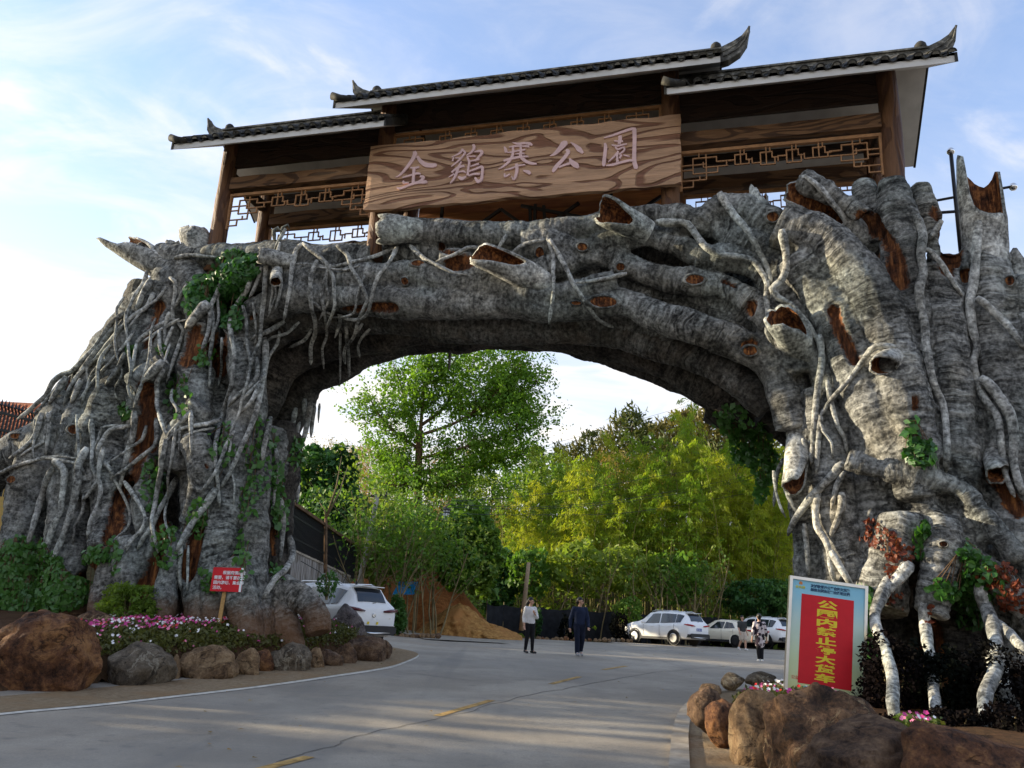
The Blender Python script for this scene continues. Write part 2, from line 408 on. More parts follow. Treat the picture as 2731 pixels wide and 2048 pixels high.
def leaf_mat(name, c1, c2, c3=None, tr=.35, rough=.55, sc=.9, spec=.3):
    """c1..c2 by leaf-sized noise, c3 by plant; part of the light passes through"""
    t = NT(name); p = t.pos(); z = t.noise(p, 7*sc, 2); y = t.noise(p, .7*sc, 3); r = t.rand()
    c = t.mix(t.rng(z, .33, .67), c1, c2)
    if c3: c = t.mix(t.rng(t.math('ADD', t.math('MULTIPLY', y, .6), t.math('MULTIPLY', r, .4)), .36, .66), c, t.mix(.75, c, c3))
    t.put(c, t.b.inputs['Base Color']); t.b.inputs['Roughness'].default_value = rough; t.b.inputs['Specular IOR Level'].default_value = spec
    tl = t.n('ShaderNodeBsdfTranslucent'); t.put(t.mix(1., c, (1.5, 1.55, .8), 'MULTIPLY'), tl.inputs[0])
    ms = t.n('ShaderNodeMixShader'); ms.inputs[0].default_value = tr; t.l(t.b.outputs[0], ms.inputs[1]); t.l(tl.outputs[0], ms.inputs[2]); t.l(ms.outputs[0], t.out.inputs[0])
    return t.m
L_TREE = leaf_mat('fresh_green_leaf', (0.049, 0.133, 0.017), (0.119, 0.266, 0.035), (0.168, 0.280, 0.028), .4)
L_DARK = leaf_mat('dark_evergreen_leaf', (0.020, 0.067, 0.017), (0.049, 0.133, 0.028), (0.070, 0.154, 0.028), .25)
L_SHRUB = leaf_mat('shrub_leaf', (.055, .125, .016), (.125, .235, .034), (.22, .27, .04), .4)
L_IVY = leaf_mat('ivy_leaf', (0.021, 0.081, 0.014), (0.052, 0.161, 0.025), (0.081, 0.196, 0.034), .25, .4, 2., .5)
L_BAM = leaf_mat('bamboo_leaf', (.115, .20, .016), (.25, .36, .028), (.42, .41, .028), .5)
L_PINE = leaf_mat('pine_needle', (0.031, 0.056, 0.014), (0.105, 0.119, 0.025), (0.182, 0.147, 0.035), .2)
L_DRY = leaf_mat('dry_bamboo_leaf', (0.224, 0.126, 0.035), (0.392, 0.238, 0.070), (0.196, 0.182, 0.042), .35)
L_RED = leaf_mat('dried_red_leaf', (.10, .018, .010), (.21, .055, .02), None, .25, .5, 2.)
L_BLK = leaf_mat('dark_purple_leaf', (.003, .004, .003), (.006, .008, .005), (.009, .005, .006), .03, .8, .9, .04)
L_BED = leaf_mat('bedding_leaf', (.035, .085, .016), (.085, .16, .028), (.12, .10, .03), .25, .5, 3.)
STEM = plain('pale_stem', (.22, .17, .085), .8, .2, var=.3, scale=2)
CULM = plain('bamboo_culm', (.22, .19, .05), .5, .3, var=.35, scale=1.2)
TRUNK = plain('brown_tree_bark', (.13, .08, .045), .9, .1, var=.35, scale=4, bump=.02)
PETAL = [plain('petal_white', (.80, .76, .74), .6, .2), plain('petal_pink', (.78, .22, .36), .6, .2), plain('petal_red', (.55, .03, .03), .6, .2), plain('petal_magenta', (.50, .05, .22), .6, .2)]
CARW = plain('white_car_paint', (.86, .86, .85), .38, .4, var=.01); CARW.node_tree.nodes['Principled BSDF'].inputs['Coat Weight'].default_value = .25
CARW_SUN = plain('sunlit_white_car_paint', (.84, .76, .60), .36, .5, var=.01); CARW_SUN.node_tree.nodes['Principled BSDF'].inputs['Coat Weight'].default_value = .3  # white paint with the warm tint of sunlight mixed into its colour
CARS = plain('silver_blue_car_paint', (.40, .46, .55), .25, .5, var=.01)
GLASS = plain('tinted_car_glass', (.012, .016, .022), .06, .6, var=.05)
RUBBER = plain('tyre_rubber', (.014, .014, .014), .8, .2); BLACKP = plain('black_plastic', (.022, .022, .024), .5, .3)
CHROME = plain('bright_metal', (.62, .62, .62), .28, .5, 1., var=.05); RIMM = plain('alloy_rim', (.48, .48, .48), .3, .5, .9, var=.05)
LAMPR = plain('red_lamp_lens', (.42, .012, .012), .15, .6); LAMPD = plain('dark_red_lens', (.10, .008, .012), .15, .6); LAMPW = plain('clear_lamp_lens', (.55, .56, .58), .1, .6)
PLATE = plain('blue_plate', (.02, .07, .33), .4, .4); INKW = plain('white_print', (.85, .85, .85), .5, .3, var=.02)
REDB = plain('red_board', (.62, .012, .022), .5, .3, var=.04); YELT = plain('yellow_print', (.80, .62, .035), .5, .3, var=.03); INKB = plain('dark_blue_print', (.02, .07, .15), .5, .3); PINKL = plain('pale_pink_paint', (.68, .46, .43), .6, .2, var=.08)
IRON = plain('black_painted_iron', (.012, .012, .014), .45, .4); STEEL = plain('polished_steel_ball', (.75, .75, .75), .1, .5, 1.)
NETM = plain('black_shade_net', (.018, .019, .021), .8, .15, var=.3, scale=3, bump=.03)
# ------------------------------------------------------------------ terrain, road, beds
def grid_mesh(name, xs, ys, fz, mat, keep=None, kind='structure'):
    V = [(x, y, fz(x, y)) for y in ys for x in xs]; n = len(xs); Fc = []
    for j in range(len(ys)-1):
        for i in range(n-1):
            if keep is None or keep(.5*(xs[i]+xs[i+1]), .5*(ys[j]+ys[j+1])):
                Fc.append((j*n+i, j*n+i+1, (j+1)*n+i+1, (j+1)*n+i))
    mb = MB(); mb.v = V; mb.f = Fc; mb.mi = [0]*len(Fc)
    o = mb.build(name, mat); return tag(o, kind=kind)
xs = [-3000, -1200, -500, -250]+list(np.arange(-150, -60, 8.))+list(np.arange(-60, 70, 2.5))+list(np.arange(70, 160, 9.))+[250, 500, 1200, 3000]
ys = [-3000, -1000, -300, -100, -50]+list(np.arange(-30, 44, 3.))+list(np.arange(44, 150, 3.))+list(np.arange(150, 300, 15.))+[400, 700, 1500, 3000]
ROAD_END = 47.5
gnd = grid_mesh('ground', xs, ys, lambda x, y: hill(x, y)-.06, GROUNDM)
road = grid_mesh('road', list(np.arange(-40, 60, 2.)), list(np.arange(-30, ROAD_END+.1, 1.))+[ROAD_END+.3], lambda x, y: zg(x, y), ROAD,
                 keep=lambda x, y: not (x < -6.2 and y > 27) and not (y > 43.5 and x < 7) and not (y > 33.5 and x < -1.5))
def strip(name, P, wd, mat, dz, kind='structure', sides=None, thick=0.):
    """ribbon that follows the road along points P"""
    P, _ = cr([(p[0], p[1], 0) for p in P], [1]*len(P), .25)
    mb = MB(); V = []
    for i, p in enumerate(P):
        d = np.array(P[min(i+1, len(P)-1)])-np.array(P[max(i-1, 0)]); d /= np.linalg.norm(d)+1e-9
        s = np.array([-d[1], d[0], 0]); w_ = wd[0]*(1-i/len(P))+wd[1]*i/len(P) if hasattr(wd, '__len__') else wd
        for q in (p-s*w_/2, p+s*w_/2): V.append((q[0], q[1], zg(q[0], q[1])+dz))
    Fc = [(2*i, 2*i+1, 2*i+3, 2*i+2) for i in range(len(P)-1)]
    mb.add(V, [f[::-1] for f in Fc])
    if thick:
        n = len(V); mb.add([(a, b, c-thick) for a, b, c in V], [])
        for i in range(len(P)-1):
            mb.f += [(2*i, 2*i+2, n+2*i+2, n+2*i), (2*i+3, 2*i+1, n+2*i+1, n+2*i+3)]; mb.mi += [0, 0]
    return tag(mb.build(name, mat, smooth=False), kind=kind)
def px(L): return [gpt(*p) for p in L]
edge = px([(-350, 1585), (0, 1544), (210, 1524), (400, 1503), (560, 1484), (700, 1464), (800, 1449), (850, 1438)])+[Vector((-2.15, 21.6, 0)), Vector((-2.35, 23, 0)), Vector((-3.2, 24.2, 0))]
strip('road_edge_line', edge, (.15, .24), WHITEP, .008)
apr = [Vector((p.x-.62, p.y+.42, 0)) for p in edge]
strip('kerb_apron', apr, 1.35, APRON, .012)
kr = px([(1462, 1700), (1464, 1645), (1466, 1600), (1473, 1565), (1484, 1543), (1500, 1527)])+[Vector((4.2, 16.4, 0)), Vector((5.4, 17.2, 0))]
kp = [Vector((p.x+.02, p.y, 0)) for p in kr]
strip('kerb', kp, .2, CONC, .09, thick=.12)
strip('kerb_verge', [Vector((p.x+.55, p.y+.1, 0)) for p in kr], .9, APRON, .05)
for a, b in (((558, 1664), (668, 1636)), ((945, 1547), (1062, 1513)), ((1190, 1478), (1252, 1462)), ((1303, 1447), (1352, 1439))):
    strip('road_centre_dash', px([a, b]), .13, YELP, .006)
def crack(L, wd=.02):
    P = px(L); Q = []
    for i in range(len(P)-1):
        for k in range(8):
            q = P[i].lerp(P[i+1], k/8); Q.append(Vector((q.x+random.uniform(-.05, .05), q.y+random.uniform(-.05, .05), 0)))
    Q.append(P[-1]); strip('road_joint', Q, wd, CRACK, .005)
crack([(560, 1664), (680, 1622), (800, 1583), (1000, 1540), (1120, 1506)], .018)
crack([(1120, 1506), (1260, 1481), (1420, 1452), (1640, 1434)], .022)
crack([(860, 1452), (1020, 1470), (1180, 1468)], .018)
strip('side_path', [Vector((-1.2, 33.2, 0)), Vector((-2.2, 36.5, 0)), Vector((-3.4, 40, 0)), Vector((-4.6, 44, 0)), Vector((-6.5, 49, 0))], (3.4, 2.6), ROAD, .03)
# planting beds: mounds of soil behind the rocks
def in_poly(x, y, Pg):
    c = False; j = len(Pg)-1
    for i in range(len(Pg)):
        if (Pg[i][1] > y) != (Pg[j][1] > y) and x < (Pg[j][0]-Pg[i][0])*(y-Pg[i][1])/(Pg[j][1]-Pg[i][1])+Pg[i][0]: c = not c
        j = i
    return c
def dpoly(x, y, Pg):
    m_ = 1e9
    for i in range(len(Pg)):
        a = np.array(Pg[i-1][:2]); b = np.array(Pg[i][:2]); p = np.array((x, y)); t = np.clip((p-a)@(b-a)/((b-a)@(b-a)+1e-9), 0, 1)
        m_ = min(m_, np.linalg.norm(p-a-t*(b-a)))
    return m_
BEDL = [(-10.6, 9.6), (-7.0, 11.6), (-6.3, 13.1), (-5.9, 14.1), (-5.2, 15.0), (-4.8, 16.3), (-4.3, 17.5), (-3.8, 18.9), (-3.25, 20.3), (-3.0, 21.6), (-3.3, 22.9), (-4.5, 23.6), (-18, 24), (-20, 14)]
BEDR = [(2.75, 9.2), (2.85, 10.5), (3.2, 12.6), (4.1, 14.6), (5.6, 16.6), (8, 18), (16, 16), (18, 6), (9, 4.5), (4.2, 5.6), (3.0, 7.4)]
def bedz(x, y, Pg, h0, h1):
    d = dpoly(x, y, Pg); return zg(x, y)+h0*min(1, d/.35)+h1*min(1, max(0, d-.25)/.8)+.05*noise.noise((x*1.5, y*1.5, 0))-.02
def bedL(x, y): return bedz(x, y, BEDL, .40, .25)
def bedR(x, y): return bedz(x, y, BEDR, .25, .12)
grid_mesh('planting_bed', list(np.arange(-20, -2.6, .2)), list(np.arange(9.4, 24.4, .2)), lambda x, y: bedL(x, y) if in_poly(x, y, BEDL) else zg(x, y)-.05, SOIL, keep=lambda x, y: in_poly(x, y, BEDL))
grid_mesh('planting_bed', list(np.arange(2.6, 18.2, .2)), list(np.arange(4.4, 18.2, .2)), lambda x, y: bedR(x, y) if in_poly(x, y, BEDR) else zg(x, y)-.05, SOIL, keep=lambda x, y: in_poly(x, y, BEDR))
# ------------------------------------------------------------------ the banyan gate
gate = thing('tree_gate', 'huge grey concrete archway shaped like intertwined banyan trunks with hanging roots, spanning the road', 'gate', (0, GD, 0))
GL = Vector((0, GD, 0))
def PX(L, w_=0., wend=None, sc=1.):
    """strand: list of (x, y, radius) in source pixels -> world points and radii"""
    P = []; Rr = []; n = len(L)
    for i, (x, y, r) in enumerate(L):
        ww = w_ if wend is None else w_+(wend-w_)*i/(n-1)
        p, t = gp(x, y, ww); P.append(p); Rr.append(r*t/F*sc)
    return P, Rr
def rr(L, r): return [(x, y, r) for x, y in L]
ARCH = [  # beam strands: points, offset in front of the gate plane
 (rr([(430, 690), (520, 690), (640, 690), (760, 678), (880, 692), (1000, 686)], 44), .0),
 ([(1022, 614, 33), (1126, 616, 35), (1285, 630, 34), (1443, 620, 36), (1570, 603, 38), (1720, 584, 40), (1871, 600, 42), (1962, 630, 44), (2050, 690, 50), (2140, 790, 56), (2210, 900, 62), (2270, 1020, 62)], .1),
 (rr([(560, 770), (680, 735), (800, 735), (920, 745), (1032, 733), (1126, 733), (1221, 752), (1330, 748), (1450, 722), (1600, 682), (1690, 712), (1781, 742), (1871, 755), (1962, 780), (2022, 830), (2080, 900), (2130, 1000)], 37), .15),
 (rr([(1400, 655), (1475, 652), (1554, 672), (1690, 628), (1781, 648), (1871, 678), (1992, 705), (2060, 760), (2120, 850), (2180, 960), (2230, 1080)], 34), .2),
 (rr([(620, 940), (650, 870), (720, 815), (800, 785), (920, 795), (1050, 805), (1200, 810), (1380, 815), (1506, 822), (1660, 808), (1750, 845), (1871, 880), (1962, 915), (2050, 965), (2090, 1050), (2110, 1150)], 42), .05),
 (rr([(625, 1040), (670, 930), (780, 860), (900, 845), (1095, 852), (1253, 868), (1411, 870), (1600, 878), (1740, 912), (1870, 965), (1980, 1015), (2060, 1090)], 46), -.7),
 (rr([(1180, 690), (1260, 700), (1340, 760), (1450, 790), (1560, 770), (1640, 745)], 30), .25),
 (rr([(600, 740), (800, 745), (1000, 740), (1200, 745), (1400, 745), (1600, 745), (1800, 750), (2000, 800), (2150, 900)], 92), -1.3),
 (rr([(680, 1120), (740, 975), (840, 920), (960, 892), (1120, 868), (1330, 868), (1480, 876), (1650, 912), (1800, 962), (1910, 1020), (2040, 1090)], 58), -1.7),
 (rr([(715, 1330), (715, 1230), (800, 1030), (850, 992), (970, 922), (1150, 888), (1407, 884), (1550, 900), (1700, 950), (1850, 1008), (1960, 1068), (2080, 1110)], 57), -2.9),
 (rr([(700, 800), (900, 770), (1100, 760), (1400, 750), (1700, 770), (1900, 820)], 70), -2.9),
 (rr([(1020, 668), (1200, 680), (1400, 672), (1600, 640)], 44), -.3),
 (rr([(1450, 800), (1560, 775), (1650, 780), (1740, 805)], 36), -.35),
 (rr([(1700, 620), (1850, 640), (1960, 690)], 40), -.4),
 (rr([(1560, 850), (1680, 852), (1800, 885)], 34), -.5),
 (rr([(1870, 600), (1930, 556), (2000, 572), (2080, 615), (2150, 680)], 42), .2),
 (rr([(1300, 690), (1450, 690), (1650, 740), (1850, 790), (2000, 860), (2120, 960)], 62), -.5),
 (rr([(1100, 670), (1300, 670), (1500, 650), (1700, 660), (1900, 700)], 45), -.7),
 (rr([(1890, 1085), (1960, 1110), (2060, 1130), (2130, 1180)], 42), -3.1),
]
LEGL = [
 (rr([(500, 700), (545, 850), (525, 1000), (520, 1150), (530, 1300), (540, 1450), (545, 1600), (545, 1740)], 52), .0, .3),
 (rr([(650, 900), (660, 1050), (640, 1200), (605, 1350), (585, 1500), (590, 1740)], 50), -.1, .35),
 (rr([(690, 1150), (685, 1300), (682, 1450), (690, 1740)], 37), -.3, .2),
 (rr([(745, 1130), (735, 1350), (730, 1500), (735, 1700)], 50), -1.6, -1.6),
 (rr([(720, 1150), (690, 1350), (680, 1500), (680, 1700)], 90), -1.3, -1.3),
 (rr([(735, 1200), (725, 1350), (720, 1500), (725, 1700)], 52), -2.8, -2.8),
 (rr([(460, 740), (440, 900), (400, 1050), (385, 1200), (400, 1350), (425, 1500), (430, 1740)], 50), .05, .3),
 (rr([(430, 800), (360, 930), (320, 1050), (300, 1200), (300, 1400), (305, 1740)], 58), -.1, .2),
 (rr([(420, 790), (345, 880), (270, 990), (235, 1100), (205, 1250), (180, 1450), (170, 1740)], 55), -.3, .1),
 (rr([(380, 860), (310, 950), (215, 1070), (140, 1180), (90, 1300), (55, 1450), (40, 1740)], 60), -.4, 0.),
 (rr([(250, 1120), (150, 1170), (40, 1215), (-60, 1300), (-120, 1500), (-130, 1740)], 62), -.5, -.2),
 (rr([(450, 780), (420, 950), (400, 1200), (400, 1450), (400, 1700)], 105), -1.5, -1.5),
 (rr([(300, 1060), (200, 1250), (120, 1450), (60, 1700)], 105), -1.5, -1.5),
 (rr([(600, 760), (600, 900), (590, 1050), (570, 1200), (560, 1450), (560, 1700)], 85), -1.1, -.7),
 (rr([(480, 800), (470, 1000), (460, 1200)], 70), -.5, -.4),
 (rr([(372, 674), (425, 712), (490, 752), (560, 800)], 36), .1, .1),
 (rr([(520, 1170), (545, 1260), (530, 1340), (500, 1400)], 34), .75, .55),
 (rr([(545, 1080), (520, 1120), (480, 1170), (470, 1260)], 42), .6, .5),
 (rr([(360, 1030), (410, 990), (440, 960)], 34), .55, .55),
 (rr([(300, 1040), (240, 1200), (235, 1330)], 40), .3, .3),
 (rr([(730, 1560), (790, 1580), (835, 1625), (850, 1690)], 36), -.5, -.5),
 (rr([(690, 1600), (740, 1640), (770, 1740)], 42), -.4, -.4),
 (rr([(430, 1420), (460, 1480), (440, 1560), (420, 1700)], 34), .75, .8),
 (rr([(620, 1500), (650, 1600), (660, 1740)], 42), .5, .55),
 (rr([(340, 1430), (345, 1520), (350, 1700)], 36), .7, .7),
]
LEGR = [
 ([(2618, 590, 52), (2630, 700, 55), (2645, 900, 62), (2680, 1100, 68), (2700, 1300, 70), (2720, 1500, 75), (2740, 1800, 80)], .2, .4),
 ([(2378, 478, 34), (2392, 560, 44), (2405, 680, 46), (2425, 800, 44), (2440, 940, 44), (2450, 1050, 46), (2455, 1200, 50), (2470, 1400, 55)], .45, .6),
 (rr([(2305, 488), (2318, 560), (2350, 640)], 26), .15, .2),
 (rr([(2452, 490), (2472, 560), (2490, 640), (2500, 740)], 26), .2, .3),
 (rr([(2075, 602), (2180, 642), (2265, 720), (2330, 815), (2372, 920), (2400, 1040), (2430, 1150), (2475, 1250)], 70), .5, .75),
 (rr([(2120, 690), (2210, 810), (2262, 930), (2300, 1040), (2360, 1150), (2430, 1250)], 58), .45, .6),
 (rr([(2500, 720), (2510, 850), (2530, 1000), (2550, 1150), (2560, 1300), (2575, 1450), (2585, 1580)], 58), .35, .6),
 (rr([(2560, 680), (2570, 800), (2600, 950), (2640, 1100), (2660, 1250)], 58), .0, .2),
 (rr([(2740, 760), (2750, 900), (2770, 1100), (2790, 1300), (2810, 1800)], 85), .1, .3),
 (rr([(2200, 720), (2240, 850), (2250, 1000), (2260, 1150)], 55), .0, .1),
 (rr([(2120, 980), (2130, 1150), (2135, 1350), (2150, 1500), (2170, 1800)], 36), -.1, .2),
 (rr([(2190, 1050), (2210, 1250), (2230, 1400), (2260, 1560), (2285, 1800)], 62), .05, .4),
 (rr([(2290, 1000), (2330, 1250), (2350, 1450), (2355, 1560), (2355, 1640)], 66), .1, .5),
 (rr([(2255, 1222), (2310, 1240), (2400, 1262), (2500, 1278), (2560, 1300), (2640, 1400), (2720, 1500)], 33), .95, 1.0),
 (rr([(2400, 1370), (2395, 1440), (2360, 1520), (2330, 1600)], 52), .9, .85),
 (rr([(2520, 1370), (2515, 1450), (2500, 1540), (2480, 1640)], 42), 1.05, 1.05),
 (rr([(2560, 1480), (2640, 1530), (2700, 1590), (2780, 1660)], 44), 1.0, 1.1),
 (rr([(2250, 750), (2270, 1000), (2290, 1300), (2300, 1500), (2310, 1620)], 110), -1.4, -1.4),
 (rr([(2450, 800), (2470, 1100), (2480, 1400), (2490, 1560)], 130), -1.3, -1.5),
 (rr([(2640, 850), (2660, 1200), (2670, 1560)], 125), -1.2, -1.4),
 (rr([(2300, 1400), (2320, 1850)], 110), -2.6, -2.6),
 (rr([(2500, 1400), (2520, 1850)], 140), -2.7, -2.7),
 (rr([(2700, 1400), (2720, 1850)], 130), -2.5, -2.5),
 (rr([(2180, 1150), (2200, 1400), (2220, 1800)], 55), -2.8, -2.8),
 (rr([(2330, 1150), (2340, 1400), (2350, 1800)], 90), -2.7, -2.7),
 (rr([(2420, 1100), (2430, 1250), (2440, 1330)], 45), .75, .8),
 (rr([(2140, 480), (2200, 510), (2260, 545), (2310, 580)], 27), .55, .6),
]
bodies = []
def build_body(name, strands, vox):
    mb = MB(); kd = []; off = 0.
    for s in strands:
        L, w0 = s[0], s[1]; w1 = s[2] if len(s) > 2 else None
        P, Rr = PX(L, w0, w1); P, Rr = cr(P, Rr, .22)
        Rr = [r*(1+.16*noise.noise((p[0]*.9+off, p[1]*.9, p[2]*.9))) for p, r in zip(P, Rr)]
        mb.tube(P, Rr, 12)
        acc = 0.
        for i, p in enumerate(P):
            if i: acc += np.linalg.norm(P[i]-P[i-1])
            q = P[min(i+1, len(P)-1)]-P[max(i-1, 0)]; q = q/(np.linalg.norm(q)+1e-9)
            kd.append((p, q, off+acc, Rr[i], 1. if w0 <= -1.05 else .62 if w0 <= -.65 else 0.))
        off += acc+3.7
    me = remesh(mb, vox, 10)
    me.name = name
    tree = kdtree.KDTree(len(kd))
    for i, k in enumerate(kd): tree.insert(k[0], i)
    tree.balance()
    co = verts_np(me).astype(float); no = np.empty(len(co)*3, np.float32); me.vertices.foreach_get('normal', no); no = no.reshape(-1, 3)
    ss = np.empty(len(co), np.float32); disp = np.empty(len(co), np.float32); tone_v = np.empty(len(co), np.float32)
    for i, c in enumerate(co):
        best = None; bd = 1e9
        for q, ix, d in tree.find_n(c, 2):
            dd = d-kd[ix][3]
            if dd < bd: bd = dd; best = ix
        p, q, s, r, sn_ = kd[best]; tone_v[i] = sn_
        ss[i] = s+float((c-p)@q)
        v = Vector(c)
        wr = noise.noise((ss[i]*5.5+.6*noise.noise(v*1.3), c[0]*.9, c[2]*.9))
        w2 = noise.noise((ss[i]*9.5+1.1*noise.noise(v*1.1), c[0]*1.5, c[2]*1.5)); msk = min(1, max(.15, .55+1.3*noise.noise(v*.55+Vector((9, 0, 0)))))
        disp[i] = .10*noise.noise(v*1.0)+.045*noise.noise(v*2.7)+msk*(.022*wr+.030*(.35-abs(w2)*1.5))
    co2 = co+no*disp[:, None]
    me.vertices.foreach_set('co', (co2-np.array(GL)).astype(np.float32).reshape(-1))
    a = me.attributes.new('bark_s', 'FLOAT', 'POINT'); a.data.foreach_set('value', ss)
    a = me.attributes.new('inner_tone', 'FLOAT', 'POINT'); a.data.foreach_set('value', tone_v)
    me.update()
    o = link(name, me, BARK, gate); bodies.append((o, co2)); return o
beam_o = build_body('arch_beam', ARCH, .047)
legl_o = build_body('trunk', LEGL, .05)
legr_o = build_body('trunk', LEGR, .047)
bv_V = []; bv_F = []
for o, co in bodies:
    n = len(bv_V); bv_V += [Vector(c) for c in co]
    bv_F += [tuple(i+n for i in p.vertices) for p in o.data.polygons]
BVH = BVHTree.FromPolygons(bv_V, bv_F)
def hit(x, y):
    d = Vector(ray(x, y)).normalized(); h = BVH.ray_cast(Vector(EYEP), d, 80)
    return (h[0], h[1]) if h[0] is not None else (None, None)
CR = {'C1': (0, 600, 3.318), 'C2': (500, 600, 3.318), 'C3': (0, 1100, 3.318), 'C4': (400, 1100, 3.318), 'C5': (1000, 550, 3.16), 'C6': (1600, 450, 3.318),
      'R1': (2131, 380, 3.318), 'R2': (2131, 880, 3.318), 'R3': (2000, 1150, 3.318), 'R4': (2131, 1450, 2.775)}
def S(c, x, y): a = CR[c]; return a[0]+x/a[2], a[1]+y/a[2]
def on_body(c, L, r_px, lift=.45, free=None):
    """traced line -> points that drape over the gate's surface, bridging its hollows"""
    q, _ = cr([(x, y, 0) for x, y in L], [1]*len(L), 46.); n = len(q); k = CR[c][2]
    D_ = []; ds = []
    for i, (x, y, _z) in enumerate(q):
        sx, sy = S(c, x, y); d = ray(sx, sy); D_.append(d)
        if free is not None: ds.append(gp(sx, sy, free if not hasattr(free, '__len__') else free[0]+(free[1]-free[0])*i/max(1, n-1))[1]); continue
        h, nn = hit(sx, sy); ds.append(None if h is None else float((np.array(h)-EYEP) @ fw))
    ok = [i for i, t in enumerate(ds) if t is not None]
    if not ok: ds = [gp(*S(c, x, y), .2)[1] for x, y, _z in q]; ok = list(range(n))
    md = float(np.median([ds[i] for i in ok]))
    ok = [i for i in ok if abs(ds[i]-md) < 1.6] or ok
    ds = np.interp(range(n), ok, [ds[i] for i in ok])
    if free is None and n > 2:
        e = np.array([ds[max(0, i-2):i+3].min() for i in range(n)])
        for _ in range(3): e = np.convolve(np.pad(e, 1, 'edge'), (.25, .5, .25), 'valid')
        ds = np.minimum(e, ds)
        for _ in range(2): ds = np.convolve(np.pad(ds, 1, 'edge'), (.25, .5, .25), 'valid')
    P = []; Rr = []
    for d, t in zip(D_, ds):
        r = r_px/k/2*t/F; P.append(EYEP+d*(t-r*lift)); Rr.append(r)
    return P, Rr
NR = 0
def root(c, L, wd, taper=.62, lift=.70, free=None, name='aerial_root', mat=None, blunt=False, t0=1.):
    global NR
    NR += 1
    P, Rr = on_body(c, L, wd*.94, lift, free)
    n = len(P); Rr = [r*(t0+(taper-t0)*i/max(1, n-1)) for i, r in enumerate(Rr)]
    P, Rr = cr(P, Rr, .09)
    P = [p+np.array(noise.noise_vector(Vector(p)*2.3+Vector((NR, 0, 0))))*Rr[i]*.22 for i, p in enumerate(P)]
    Rr = [r*(1+.20*noise.noise(Vector(p)*1.6+Vector((NR*3.1, 0, 0)))+.08*noise.noise(Vector(p)*9)) for p, r in zip(P, Rr)]
    if not blunt: Rr[-1] *= .35
    Rr[0] *= .6
    V, Fc = tube(P, Rr, 9, True, .18, NR)
    me = bpy.data.meshes.new(name); me.from_pydata([v-GL for v in V], [], Fc)
    acc = 0; ss = []
    for i, p in enumerate(P):
        if i: acc += np.linalg.norm(P[i]-P[i-1])
        ss += [acc+NR*2.3]*9
    a = me.attributes.new('bark_s', 'FLOAT', 'POINT'); a.data.foreach_set('value', np.array(ss, np.float32))
    o = link(name, me, mat or ROOTM, gate); return o
